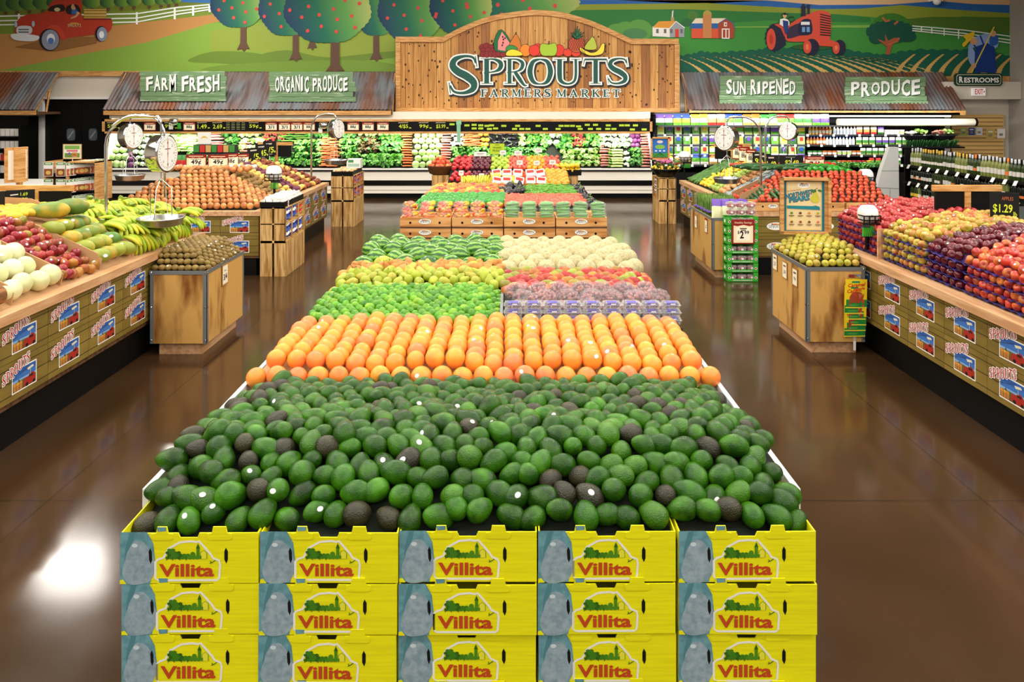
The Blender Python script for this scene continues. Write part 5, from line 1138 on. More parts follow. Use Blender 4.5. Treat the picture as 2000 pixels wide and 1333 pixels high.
# ---- plywood bins on a small plinth ----------------------------------------------------------------
ME['screw'] = MB().lathe([(.008, 0), (.006, .003), (1e-5, .004)], 10, 0, None, False).mesh('screw', 'chrome')
def ply_bin(label, x0, x1, y0, y1, z0, z1):
    t = thing('plywood_bin', label, 'bin', ((x0+x1)/2, (y0+y1)/2, 0)); w_, d_ = (x1-x0)/2, (y1-y0)/2; e = .036; p = .012
    MB().box(-w_+.06, w_-.06, -d_+.05, d_-.05, 0, z0+.02).build('plinth', 'wood_rail', t)
    for nm, bx in (('front_panel', (-w_+p, w_-p, -d_, -d_+p)), ('rear_panel', (-w_+p, w_-p, d_-p, d_)), ('side_panel', (-w_, -w_+p, -d_, d_)), ('side_panel', (w_-p, w_, -d_, d_))):
        MB().box(*bx, z0, z1).build(nm, 'plywood', t)
    MB().box(-w_+p, w_-p, -d_+p, d_-p, z0+.01, z1-.06).build('filler', 'dark_liner', t)
    b = MB(); o = .003
    for sx in (-1, 1):
        for sy in (-1, 1):
            xa, ya = sx*(w_+o), sy*(d_+o); b.box(min(xa, xa-sx*e), max(xa, xa-sx*e), min(ya, ya-sy*.004), max(ya, ya-sy*.004), z0, z1); b.box(min(xa, xa-sx*.004), max(xa, xa-sx*.004), min(ya, ya-sy*e), max(ya, ya-sy*e), z0, z1)
    for sy in (-1, 1): b.box(-w_-o, w_+o, sy*(d_+o)-.002, sy*(d_+o)+.002, z1-.03, z1+.004)
    for sx in (-1, 1): b.box(sx*(w_+o)-.002, sx*(w_+o)+.002, -d_-o, d_+o, z1-.03, z1+.004)
    fe = b.build('steel_edging', 'steel_band', t)
    for sx in (-1, 1):
        for z in (z0+.03, z0+(z1-z0)*.5, z1-.015):
            ob('screw', ME['screw'], fe, (sx*(w_-.012), -d_-o-.002, z), (PI/2, 0, 0))
            ob('screw', ME['screw'], fe, (sx*(w_+o+.002), -d_+.012, z), (0, sx*PI/2, 0))
    return t
KB = ply_bin('plywood bin heaped with kiwis, standing against the left counter', -3.215, -2.71, 6.85, 7.80, .11, .757)
mat('kiwi_skin', '#8a7236', '#6e5527', rough=.6, scale=40, ramp=(.4, .65), hue=.16, bump=.2); ME['kiwi'] = blob('kiwi', egg(.0275, .034), 'kiwi_skin', 14, 9)
def zk(x, y): return .772+.125*clamp(min((y-6.88)/.16, (-2.735-x)/.16, 1))
b = MB(); b.hf(-3.2, -2.73, 6.87, 7.78, 10, 12, lambda x, y: zk(x, y)-.035, .70); b.build('kiwi_bed', 'dark_liner', KB, (2.9625, -7.325, 0))
kw = rows('kiwi', 'kiwi', 'brown kiwi in the plywood bin beside the left counter', 'kiwi', 'kiwis in the plywood bin', (-3.19, -2.735), (6.89, 7.74), .060, .053, zk, .06, lambda: Euler((PI/2, 0, PI/2+R.uniform(-.3, .3))), .05)
tag_stickers(kw, .16, .8, (.35, -.7, .6))
card('price_card', 'cream 3/4 sale card on the right side of the kiwi bin', (-2.7, 7.27, .635), .15, .2, '#f4e6c2', [('r', -.97, -.97, .97, .97, '#b98a45'), ('r', -.82, -.85, .82, .85, '#f7edd2'), ('t', '3/4', -.6, -.5, .6, .1, '#17120e', .03), ('t', 'kiwi', -.3, .3, .3, .5, '#3a3228')], PI/2, edge='#8e6a34')
# ---- hanging scales ---------------------------------------------------------------------------------
def scale(label, px, Y, z0, ztop, dx, zd, rd, zp, rp, yaw):
    t = thing('hanging_scale', label, 'scale', (px, Y, 0)); sg = 1 if dx > 0 else -1; r = min(.28, abs(dx)*.6)
    pts = [(0, 0, z0), (0, 0, ztop-r)]+[(sg*(r-r*c_(a)), 0, ztop-r+r*s_(a)) for a in [PI/2*k/6 for k in range(1, 7)]]+[(dx-sg*.03, 0, ztop-.01), (dx, 0, ztop-.06)]
    MB().tube(pts, .016, 10).build('gooseneck_pole', 'chrome', t)
    MB().rod((dx, 0, ztop-.05), (dx, 0, zd+rd*.9), .009, 8).build('hanger', 'chrome', t)
    Mx = Matrix.Translation((dx, 0, zd)) @ Matrix.Rotation(yaw, 4, 'Z') @ Matrix.Rotation(PI/2, 4, 'X')   # local z = face normal (-y before yaw)
    b = MB(); h = rd*.36; b.lathe([(1e-4, -h), (rd*.9, -h), (rd, -h+.012), (rd, h-.02), (rd*1.03, h-.012), (rd*1.03, h), (rd*.93, h+.004)], 36, 0, Mx)
    dr = b.build('dial_housing', 'chrome', t)
    for s in (1, -1):
        ff = lambda x, y, off=0.: tuple(Mx @ Vector((s*x, y, s*(h+.004+off)))); a = Art(ff); a.ly = .0; a.st = .0006
        a.p(ell(0, 0, rd*.93, rd*.93, 36), 'white_gloss')
        for k in range(32): q = 2*PI*k/32; a.line([(rd*.72*c_(q), rd*.72*s_(q)), (rd*(.82 if k % 4 else .86)*c_(q), rd*(.82 if k % 4 else .86)*s_(q))], rd*.03, '#3a3a3a', .001)
        for k in range(8): q = PI/2-2*PI*k/8; put_text(a, str(k*2), ff, rd*.58*c_(q)-rd*.06, rd*.58*s_(q)-rd*.07, rd*.58*c_(q)+rd*.06, rd*.58*s_(q)+rd*.07, a.ci('#3a3a3a'), .001)
        a.line([(-rd*.25, rd*.25), (rd*.25, rd*.25)], rd*.05, '#5a5f63', .001).line([(0, -rd*.2), (0, rd*.8)], rd*.045, '#c23a2c', .002).line([(0, -rd*.8), (0, -rd*.2)], rd*.03, '#c23a2c', .002)
        a.p(ell(0, 0, rd*.06, rd*.06, 12), '#8c8f92', .003); a.done('dial_face', dr)
    zt = zd-rd; b = MB(); b.rod((dx, 0, zt+.01), (dx, 0, zt-.07), .006, 6)
    for s in (-1, 1): b.tube([(dx, 0, zt-.06), (dx+s*rp*.48, 0, zt-.15), (dx+s*rp*.5, 0, zp+.03)], .005, 6)
    for s in (-1, 1): b.tube([(dx, 0, zt-.06), (dx, s*rp*.48, zt-.15), (dx, s*rp*.7, zp+.03)], .004, 6)
    b.build('pan_wires', 'chrome', t)
    MB().lathe([(1e-4, -.045), (rp*.72, -.045), (rp*.9, -.03), (rp*.97, .02), (rp*1.04, .026), (rp*1.04, .036), (rp*.95, .034), (rp*.86, -.02), (rp*.7, -.034), (1e-4, -.036)], 36, 0, Matrix.Translation((dx, 0, zp))).build('weighing_pan', 'steel_pan', t); return t
scale('chrome dial scale with big steel pan hanging over the bananas, left counter', -3.74, 7.1, 1.2, 2.14, .51, KZ(300, 7.1), .172, KZ(432, 7.1), .2, PI/2*.92)
scale('smaller looking chrome dial scale hanging left of the onion heap', KX(322, 10.3), 10.3, .8, 2.10, KX(254, 10.3)-KX(322, 10.3), KZ(266, 10.3), .168, KZ(346, 10.3), .19, PI/2*.8)
scale('chrome dial scale hanging over the potato end of the onion island', KX(608, 13.2), 13.2, 1.0, 2.08, KX(656, 13.2)-KX(608, 13.2), KZ(252, 13.2), .165, KZ(316, 13.2), .2, PI/2*.75)
# ---- onion and potato island ------------------------------------------------------------------------
OX, OF, OB = -3.27, 10.04, 13.75
OI = counter_L('onion_island', 'wood railed island heaped with onions in front and potatoes along the aisle', OX, OF, OB, -5.32, .80, .23)
panels(OI, (-3.29-4*.5605*.9, OF), 0, 4, .785, step=.5605*.9); side_panels(OI, OX, OF+.02, 7, .785, PI/2)
MB().box(-5.32, OX+.02, OF-.02, OF+.10, .785, .845).box(OX-.1, OX+.02, OF+.1, OB, .785, .845).build('top_rail', 'wood_rail', OI)
def zo(x, y): return .885+.40*clamp(min((y-10.14)/.85, (OX-.1-x)/.75, (OB-.1-y)/.6, (x+5.25)/.5, 1))
MB().hf(-5.27, OX-.07, 10.11, OB-.02, 16, 16, lambda x, y: zo(x, y)-.055, .78).build('sloping_bed', 'dark_liner', OI)
mat('onion_skin', '#c98a4c', '#a85c32', '#dcaa62', rough=.35, scale=14, stretch=(1, 1, .3), ramp=(.4, .7), rnd=(.55, 1), hue=.14); ME['onion'] = blob('onion', lambda t, a: (max(1e-5, .045*s_(t)), -.041*c_(t)-.006*math.exp(-(s_(t)/.2)**2)*(1 if c_(t) > 0 else -1)), 'onion_skin', 14, 9)
on = []
for j in range(9):
    y = 10.17+.098*j; n_ = 22
    for i in range(n_-(j % 2)):
        x = -5.2+.088*(i+.5*(j % 2))
        if j > 6 and x < -4.7 or x > OX-.10 : continue
        on.append(ob('onion', ME['onion'], None, (x+R.uniform(-.006, .006), y+R.uniform(-.006, .006), zo(x, y)+R.uniform(-.006, .008)), Euler((PI/2+R.uniform(-.6, .6), R.uniform(-.5, .5), R.uniform(-.5, .5))), R.uniform(.92, 1.06), 'yellow brown onion on the front slope of the onion island', 'onion', 'onions on the front slope'))
for j in range(2):
    for i in range(12): on.append(ob('onion', ME['onion'], None, (-4.9+.1*i, 11.08+.1*j, 1.30+R.uniform(-.01, .03)), rot_any(), R.uniform(.92, 1.06), 'yellow brown onion along the top edge of the onion heap', 'onion', 'onions along the top edge'))
for c, k, nm in (('#8a6a38', 'rus', 'russet potato'), ('#dcb55e', 'yel', 'yellow potato'), ('#6b3348', 'pur', 'purple potato'), ('#8a4a30', 'red', 'red brown potato')):
    mat('potato_'+k, c, rough=.7, hue=.18, bump=.3); ME['po'+k] = blob('potato', lambda t, a: (max(1e-5, .034*s_(t)), -.048*c_(t)), 'potato_'+k, 10, 8, .12, hash(k) % 7)
bands = [('rus', 11.02, 11.62, 'rough brown russet potato next to the onions'), ('yel', 11.68, 11.92, 'yellow potato in the band before the purple potatoes'), ('pur', 11.98, 12.24, 'purple potato in the band between two yellow bands'), ('yel', 12.30, 12.52, 'yellow potato in the band behind the purple potatoes'), ('red', 12.58, 13.0, 'red brown potato in the band before the far yellow band'), ('yel', 13.06, 13.2, 'yellow potato in the narrow farthest yellow band'), ('red', 13.26, 13.6, 'red brown potato at the far end of the island')]
for k, ya, yb, lb in bands:
    for j in range(12):
        x = OX-.12-.085*j
        y = ya+(.03 if j % 2 else 0)
        while y <= yb:
            ob(('russet' if k == 'rus' else 'yellow' if k == 'yel' else 'purple' if k == 'pur' else 'red')+'_potato', ME['po'+k], None, (x+R.uniform(-.01, .01), y, zo(x, y)+R.uniform(-.012, .016)), rot_any(), R.uniform(1.0, 1.25), lb, 'potato', lb.replace('potato', 'potatoes', 1)); y += .086
mat('garlic', '#f1ece2', '#ddd0c4', rough=.5, scale=20, ramp=(.5, .7), hue=.05); ME['garlic'] = blob('garlic_bulb', lambda t, a: (max(1e-5, .027*s_(t)*(1+.06*c_(6*a))), -.021*c_(t)+(.016*((t-2.3)/.84)**2 if t > 2.3 else 0)), 'garlic', 12, 9)
for k in range(24): ob('garlic_bulb', ME['garlic'], None, (-5.0+.11*(k % 12), 11.3+.09*(k//12), 1.32), rot_any(), 1.3, 'white garlic bulb scattered behind the onion heap', 'garlic', 'garlic behind the onions')
# price boards above the onions
T = lambda px, py, Y: (KX(px, Y), Y, KZ(py, Y))
card('sale_card', 'cream 49 cent sale card above the onions, nearest the dial scale', T(383, 315, 11.2), .30, .20, None, sale('49¢'), cat='sale card', stand=.1)
card('sale_card', 'cream 49 cent sale card above the onions, right of its twin', T(426, 315, 11.2), .30, .19, None, sale('49¢'), cat='sale card', stand=.1)
for i, (px, Y) in enumerate(((451, 11.7), (472, 12.1))): card('sale_card', 'narrow angled 88 cent sale card, %s of the two beside the chalk boards' % ('left', 'right')[i], T(px, 313, Y), .24, .2, None, sale('88¢'), .75, cat='sale card', stand=.1)
for i, (px, py, Y, tx) in enumerate(((482, 312, 12.3, '89¢'), (497, 303, 12.6, '4/5'), (512, 296, 12.9, '1.45'), (527, 290, 13.2, '4/5'))): card('chalk_board', 'angled black price board, %s of four behind the onion sale cards' % ('first', 'second', 'third', 'last')[i], T(px, py, Y), .26, .24, '#0f0f10', chalk(tx), .9, cat='price board', edge='#1a1a1a', stand=.1)
def t_post(label, px, py, Y, span, z0, hang, dl=True):
    t = thing('sign_post', label, 'sign stand', T(px, py, Y)); z = KZ(py, Y)
    MB().box(-.028, .028, -.02, .02, z0-z, 0).build('post', 'wood_light', t); MB().box(-span[0], span[1], -.022, .022, -.035, .02).build('crossbar', 'wood_light', t)
    for a_, b_ in ((-span[0]+.02, -.03), (.03, span[1]-.02)):
        if b_-a_ > .05: MB().box(a_, b_, -.012, .012, -.035-hang, -.036).build('board', 'black', t)
    return t
t_post('wooden post with crossbar and black board behind the potatoes', 540, 280, 13.4, (.32, .28), 1.2, .2)
# bagged packages on a bright display (left of 49c cards) and mixed packs at the back of the island
mat('pack_white', '#efece6', rough=.35); mat('pack_red', '#c8322c', rough=.4); mat('pack_green', '#3f8a3c', rough=.4); mat('pack_blue', '#2f4fae', rough=.4); mat('pack_tan', '#c9a25c', rough=.45); mat('pack_violet', '#6a4aa8', rough=.4); mat('pack_orange', '#e07a2c', rough=.4); mat('pack_yellow', '#ecd03a', rough=.4)
def pack(w, h, d, top, low, win, key):
    b = MB(); n = 8; P_ = []
    for j in range(n+1):
        t = j/n; q = d/2*s_(PI*min(max(t, .02), .98))**.55; P_.append((q, -h/2+h*t))
    vs = []
    for q, z in P_: vs += [(-w/2, -q*.35, z), (-w*.3, -q, z), (w*.3, -q, z), (w/2, -q*.35, z), (w/2, q*.35, z), (w*.3, q, z), (-w*.3, q, z), (-w/2, q*.35, z)]
    for j in range(n):
        for k in range(8): b.add([vs[j*8+k], vs[j*8+(k+1) % 8], vs[(j+1)*8+(k+1) % 8], vs[(j+1)*8+k]], [(0, 1, 2, 3)], 0 if j >= n*.62 else (2 if 2 <= j < n*.62 and k in (0, 1, 2) else 1), False)
    ME[key] = b.mesh('printed_pack', [top, low, win])
pack(.11, .16, .05, 'pack_green', 'pack_white', 'pack_red', 'pk1'); pack(.11, .16, .05, 'pack_white', 'pack_green', 'pack_tan', 'pk2')
for i in range(4): ob('seasoning_pack', ME['pk1'], None, T(346+9*i, 316, 11.9+.04*i), (0, 0, .2), 1.3, 'green topped hanging pack beside the 49 cent cards, number %d from left' % (i+1), 'packet', 'packs beside the 49 cent cards')
t = thing('packet_rack', 'dark slanted rack of small jars and packets behind the 49 cent cards', 'rack', T(420, 290, 12.4))
MB().box(-.35, .35, 0, .08, -.10, .06).build('rack', 'dark_grey', t)
for i in range(7):
    MB().box(-.33+.095*i, -.25+.095*i, -.03, 0, -.06, .05).build('packet', ('pack_green', 'pack_red', 'pack_tan')[i % 3], t)
MB().rod((0, .04, -.6), (0, .04, -.09), .012).build('post', 'dark_grey', t)
# ---- slatted crate stands -----------------------------------------------------------------------------
def crate_stand(label, x0, x1, y0, y1, zt, side):
    """two stacked slatted crates; the upper one open on the aisle side"""
    res = []
    for j in range(2):
        t = thing('slatted_crate', label % ('lower', 'upper')[j], 'crate', ((x0+x1)/2, (y0+y1)/2, zt/2*j)); w_, d_, h_ = (x1-x0)/2, (y1-y0)/2, zt/2-.002
        for s in (-1, 1):
            b = MB()
            for k in range(2): xa = -w_+.004+k*(w_+.012); b.box(xa, xa+w_-.016, s*d_-(.012 if s > 0 else 0), s*d_+(0 if s > 0 else .012), 0, h_)
            b.build('end_boards', 'wood_crate', t)
        sd = side
        b = MB(); n = 7
        if j == 0:
            for k in range(n): ya = -d_+2*d_*k/n; b.box(sd*w_-.006, sd*w_+.006, ya+.006, ya+2*d_/n-.012, 0, h_)
        else:
            for z in (0, h_*.5, h_-.014): b.box(-w_, w_, -d_, d_, z, z+.014)
            for k in range(4): ya = -d_+2*d_*k/3-.01*(k == 3)-.01*(k == 1 or k == 2); b.box(sd*w_-.01, sd*w_+.004, ya, ya+.018, 0, h_)
        b.build('slats', 'wood_crate', t); MB().box(-sd*w_-.006, -sd*w_+.006, -d_, d_, 0, h_).build('back_boards', 'wood_crate', t)
        if j == 0: MB().box(-w_, w_, -d_, d_, h_-.014, h_).build('top_slats', 'wood_crate', t)
        res.append(t)
    return res
crate_stand('%s slatted wooden crate at the corner of the onion island', -3.255, -2.93, 10.0, 10.92, .9, 1)
pack(.17, .10, .12, 'pack_blue', 'pack_white', 'pack_blue', 'pk3'); pack(.17, .10, .12, 'pack_white', 'pack_violet', 'pack_blue', 'pk4'); pack(.17, .10, .12, 'pack_red', 'pack_white', 'pack_tan', 'pk5'); pack(.17, .10, .12, 'pack_violet', 'pack_white', 'pack_red', 'pk6')
for b_ in range(3):
    for l in range(2):
        for q in range(3): ob('snack_packet', ME['pk5' if b_ == 2 and l else 'pk3' if (q+l) % 2 else 'pk4'], None, (-2.99, 10.17+.30*b_, .525+.222*l+.062*q), (.0, -.2, PI/2), (1.1, 1.0, .6), 'blue white packet below the garlic tray, %s shelf, bay %d, layer %d' % (('low', 'top')[l], b_+1, q+1), 'packet', 'packets in the garlic crate')
def tray_of(label, x0, x1, y0, y1, z, key, nm, lab, cat, grp, nx, ny, layers=1, r=.027, mat_='black'):
    t = thing('black_tray', label, 'tray', ((x0+x1)/2, (y0+y1)/2, z)); w_, d_ = (x1-x0)/2, (y1-y0)/2
    MB().box(-w_, w_, -d_, d_, 0, .012).box(-w_-.01, w_+.01, -d_-.01, -d_, 0, .07).box(-w_-.01, w_+.01, d_, d_+.01, 0, .07).box(-w_-.01, -w_, -d_, d_, 0, .07).box(w_, w_+.01, -d_, d_, 0, .07).box(-w_, w_, -d_, d_, .012, .05).build('tray', mat_, t)
    for l in range(layers):
        for j in range(ny-l):
            for i in range(nx-l): ob(nm, ME[key], None, (x0+(x1-x0)*(i+.5+.5*l)/nx+R.uniform(-.008, .008), y0+(y1-y0)*(j+.5+.5*l)/ny+R.uniform(-.008, .008), z+.05+r*.8+r*1.3*l), rot_any(), R.uniform(.9, 1.1), lab, cat, grp)
tray_of('long black tray of garlic on the crates at the onion island corner', -3.25, -2.95, 10.0, 10.9, .9, 'garlic', 'garlic_bulb', 'white garlic bulb heaped in the long black tray', 'garlic', 'garlic in the black tray', 6, 16, 2)
card('price_tag', 'small white price tag on the aisle side of the garlic tray', (-2.935, 10.15, .93), .05, .1, '#f2eee4', [('l', [(-.4, 0), (.4, 0)], .2, '#6a6a66')], PI/2)
crate_stand('%s slatted wooden crate at the far end of the potatoes', -3.28, -2.87, 14.06, 15.0, .94, 1)
for b_ in range(3):
    for l in range(2):
        for q in range(2): ob('snack_packet', ME['pk6' if (b_+q) % 2 else 'pk5'], None, (-2.93, 14.22+.31*b_, .56+.235*l+.075*q), (.0, -.2, PI/2), (1.1, 1.0, .7), 'violet red packet in far potato crate, %s shelf, bay %d, layer %d' % (('low', 'top')[l], b_+1, q+1), 'packet', 'packets in the far crate')
mat('shallot', '#c98a5a', '#e6c79a', rough=.5, scale=20); ME['shal'] = blob('shallot', egg2(.025, .034, -.2), 'shallot', 10, 7)
tray_of('black tray of shallots on the crates at the far potato end', -3.27, -2.9, 14.06, 14.95, .94, 'shal', 'shallot', 'small tan shallot in the tray on the far crates', 'shallot', 'shallots in the far tray', 6, 14, 1)
t = thing('wrapped_carton', 'white printed carton standing on the far potato crates', 'carton', (-2.98, 14.7, 1.03)); MB().box(-.13, .13, -.12, .12, 0, .17).build('carton', 'pack_white', t)
Art(frame((0, -.1205, .085), (1, 0, 0), (0, 0, 1))).p(rect(-.11, -.06, .11, .0), '#9ec3b4').p(rect(-.1, .02, .0, .07), '#3f8a5c').done('print', t)
# ---- produce bag dispensers -----------------------------------------------------------------------------
def bag_roll(label, px, py, Y, zb, r, green=1):
    t = thing('bag_dispenser', label, 'bag dispenser', T(px, py, Y)); z = KZ(py, Y)
    MB().rod((0, .02, zb-z), (0, .02, -r*.9), .018, 8).build('post', 'black', t)
    MB().lathe([(1e-4, -r*.85), (r*.7, -r*.85), (r*.95, -r*.6), (r, 0), (r*.95, r*.6), (r*.7, r*.85), (1e-4, r*.85)], 22, 0, Matrix.Rotation(PI/2, 4, 'Y')).build('bag_roll', 'white', t)
    Art(lambda x, y, off=0.: (x, -r*1.0-off, y)).p(ell(0, -.01, r*.12, r*.12, 12), '#16161a').done('roll_core', t)
    b = MB()
    for zz in (-.1, -.55, -.9): b.tube([(-r*1.08, 0, r*zz), (-r*.9, -r*1.08, r*zz), (r*.9, -r*1.08, r*zz), (r*1.08, 0, r*zz)], .006, 5)
    for xx in (-.9, -.3, .3, .9): b.tube([(r*xx, -r*1.08, -r*.1), (r*xx, -r*1.08, -r*.95), (r*xx*.6, 0, -r*1.05)], .006, 5)
    b.build('wire_cradle', 'black', t)
    if green:
        b = MB()
        for k in range(14): b.rod((r*.9+(k % 7)*.014-.1, -r*.9+.012*(k//7), -r*1.1), (r*.9+(k % 7)*.019-.12, -r*.9+.012*(k//7), -r*2.0), .005, 4)
        b.build('twist_ties', 'green_tray', t); MB().box(r*.9-.11, r*.9+.02, -r*.95, -r*.8, -r*1.2, -r*.95).build('tie_holder', 'dark_grey', t)
    return t
bag_roll('white bag roll on a black stand above the garlic tray', 535, 338, 10.7, .95, .105)
# ---- herb packet stand, post with boards, far left dairy case ---------------------------------------------
Y = 12.2
t = thing('herb_rack', 'wooden stand of herb packets with black shelves before the double doors', 'rack', (KX(135, Y), Y, 0)); x0, x1, x2 = KX(85, Y)-KX(135, Y), KX(131, Y)-KX(135, Y), KX(187, Y)-KX(135, Y)
zt, zb = KZ(316, Y), .7
MB().box(x0, x2, 0, .5, 0, zb).build('base', 'black', t)
MB().box(x0, x1, .0, .02, zt-.03, zt).box(x1-.02, x1+.02, 0, .04, zb, zt).box(x1, x2, .0, .5, zt-.02, zt).box(x2-.02, x2, 0, .5, zb, zt).box(x0, x0+.02, 0, .5, zb, zt).build('frame', 'wood_light', t)
for k in range(3): MB().box(x0+.02, x2-.03, .06, .48, zt-.22-.27*k, zt-.2-.27*k).build('shelf', 'black', t)
MB().box(x0+.02, x2-.03, .46, .49, zb, zt-.03).build('back_board', 'black', t)
def packet_mesh(key, low):
    f = frame((0, 0, 0), (1, 0, 0), (0, 0, 1)); b = MB(); b.box(-.055, .055, 0, .006, -.085, .085); a = Art(f); a.st = .0004
    a.p(rect(-.055, -.085, .055, .085), '#f0eee6').p(rect(-.05, .05, .05, .08), '#4f8a3c').p(rect(-.05, -.08, .05, .005), low).p(ell(0, -.04, .03, .025, 10), '#d8b25a').line([(-.035, .065), (.035, .065)], .012, '#e8f0dc'); ME[key] = a.me('packet_face'); ME[key+'b'] = b.mesh('packet', [flat('#eceade').name])
packet_mesh('hp0', '#8e4f2c'); packet_mesh('hp1', '#c05a30')
def hpacket(loc, rot, lb, sc=1.):
    k = 'hp%d' % R.randrange(2); t = ob('herb_packet', ME[k+'b'], None, loc, rot, sc, lb, 'packet', 'herb packets on the rack'); ob('packet_face', ME[k], t)
for r_ in range(3):
    z = zt-.12-.27*r_
    for c in range(2):
        hpacket((KX(95+24*c, Y), Y-.01, z), (0, 0, 0), 'herb packet facing front, shelf %d from top, %s' % (r_+1, ('left', 'right')[c]), 1.35)
    for c in range(9): hpacket((KX(137+5.2*c, Y), Y+.02+.03*c, z+.01*c*.5), (0, 0, .9-.09*c), 'herb packet in the angled side file, shelf %d from top, slot %d' % (r_+1, c+1), 1.25)
card('framed_picture', 'small framed garden picture sign on top of the herb rack', (KX(134, Y), Y+.1, KZ(297, Y)), .30, .24, '#d9c79a', [('r', -.86, -.84, .86, .84, '#e8efe0'), ('r', -.8, .3, .8, .8, '#7fae4a'), ('r', -.8, -.8, .8, -.2, '#6a8c3a'), ('l', [(-.6, .1), (.6, .1)], .12, '#d86a7a'), ('e', -.3, -.3, .14, .2, '#7a5a9a'), ('r', .0, -.75, .55, -.1, '#c98a4a'), ('t', '88¢', .08, -.6, .45, -.3, '#1a1410')], cat='sign', edge='#caa05a', stand=.05)
Y = 7.6
tp = t_post('wooden crossbar post with black boards behind the mangos, left edge', 72, 366, Y, (.36, .36), 1.2, .24)
card('chalk_board', 'black hanging price board with a yellow handwritten list at the left edge', (KX(40, 6.9), 6.9, KZ(408, 6.9)), .22, .34, '#0d0d0e', [('t', q, .0, .68-.27*k, .5, .86-.27*k, '#c6d832', .01) for k, q in enumerate(('1.69', '.99', '.59', '1.49', '.99', '2.99'))]+[('l', [(-.7, .74-.27*k), (-.15, .77-.27*k)], .03, '#d8d6cc') for k in range(6)], .5, cat='price board', edge='#1a1a1a', stand=.1)
card('chalk_board', 'black hanging price board cut by the left edge of view', (KX(-18, 6.5), 6.5, KZ(412, 6.5)), .2, .32, '#0d0d0e', [('t', '.89', .2, .1, .8, .3, '#c6d832', .01), ('l', [(-.6, -.2), (.6, -.18)], .04, '#d8d6cc')], .6, cat='price board', edge='#1a1a1a', stand=.1)
t = thing('framed_sign', 'wooden framed sign seen edge on at the left, above the crossbar post', 'sign', (KX(38, 8.4), 8.4, KZ(322, 8.4)))
MB().box(-.05, .05, -.03, .03, -.19, .19, 0, Matrix.Rotation(1.1, 4, 'Z')).box(-.13, .13, .03, .06, -.19, .19, 0, Matrix.Rotation(1.25, 4, 'Z')).build('frame', 'wood_light', t); MB().box(-.11, .11, .026, .03, -.16, .16, 0, Matrix.Rotation(1.25, 4, 'Z')).build('poster', 'cream', t)
MB().box(-.025, .025, -.02, .02, -1.58, -.19).build('post', 'wood_light', t)
# dairy case under the far left tin roof, and a low chest freezer before it
Y = 18.3; t = thing('dairy_case', 'tall black refrigerated case of cartons at the far left', 'refrigerated case', (KX(0, Y), Y, 0)); xr = KX(40, Y)-KX(0, Y)
MB().box(-1.5, xr, .3, .7, 0, KZ(228, Y)).box(-1.5, xr, 0, .3, 0, .55).box(xr-.05, xr, 0, .3, .55, KZ(245, Y)).build('cabinet', 'black', t)
for k in range(4): MB().box(-1.5, xr-.06, .02, .3, KZ(268+24*k, Y), KZ(266+24*k, Y)).build('shelf', 'dark_grey', t)
ctn = MB().box(-.045, .045, -.05, .05, 0, .17).mesh('milk_carton', 'pack_white'); ctn2 = MB().box(-.045, .045, -.05, .05, 0, .15).mesh('milk_carton', 'pack_red'); cc = 0
for k in range(4):
    for i in range(5):
        m = ctn2 if k == 2 and i % 2 else ctn
        for q in range(2 if k < 2 else 1): ob('milk_carton', m, None, (KX(0, Y)+xr-.14-.11*i, Y+.12+.11*q, KZ(266+24*k, Y)), None, None, 'red carton on the third shelf of the far left case' if m is ctn2 else 'white carton on the shelves of the far left case', 'carton', 'red cartons far left' if m is ctn2 else 'white cartons far left')
Y = 13.6; t = thing('chest_freezer', 'low white open chest case left of the herb rack', 'freezer', (KX(20, Y), Y, 0))
MB().box(-1.2, .56, 0, 1.2, 0, .72).build('cabinet', 'cream', t); MB().box(-1.22, .58, -.04, 1.24, .72, .80).build('rim', 'white', t); MB().box(-1.1, .46, .1, 1.1, .795, .81).build('goods', 'pack_white', t)
# two-part tin roof over this aisle's entrance is on the wall; small price dispensers on the header belong to the case
# ================= right counter with apples ========================================================
def counter_R(name, label, X, y0, y1, back, zt=.82, kick=.27):
    t = thing(name, label, 'counter')
    MB().box(X+.06, back, y0+.02, y1-.02, 0, kick+.02).build('black_base', 'black', t)
    MB().box(X+.02, back, y0+.01, y1-.01, kick, zt).build('body', 'wood_dark', t); return t
AX = 3.24
RC = counter_R('produce_counter', 'long wood railed counter on the right stacked with apples on purple trays', AX, 3.66, 7.86, 5.6)
panels(RC, (AX, 7.82), -PI/2, 8, .795); panels(RC, (AX+.02, 3.66), 0, 4, .795)
MB().box(3.19, 3.33, 3.64, 7.88, .80, .862).build('top_rail', 'wood_rail', RC)
MB().box(3.34, 5.55, 3.7, 7.84, .80, .875).build('deck', 'wood_dark', RC)
mat('apple_pinkred', '#a3242a', '#c9604a', '#b03a32', rough=.25, scale=20, ramp=(.55, .75), hue=.2, coat=.2); mat('apple_gala', '#b9a038', '#b4492e', '#a9a436', rough=.27, scale=13, ramp=(.44, .68), rnd=(.3, 1), hue=.16, coat=.2)
mat('apple_darkred', '#5a0f1e', '#8a1c2a', rough=.2, scale=16, ramp=(.5, .75), hue=.25, coat=.4); mat('apple_fuji', '#bf3424', '#dd8a34', '#9c2626', rough=.24, scale=13, ramp=(.48, .72), rnd=(.4, 1), hue=.16, coat=.3)
AK = {}
for k, m in (('ap1', 'apple_pinkred'), ('ap2', 'apple_gala'), ('ap3', 'apple_darkred'), ('ap4', 'apple_fuji')): ME[k] = blob('apple', appl(.042), [m, 'stem_brown'], 16, 10, .03, 1, lambda b: b.rod((0, 0, .018), (.004, 0, .042), .0018, 4, 1))
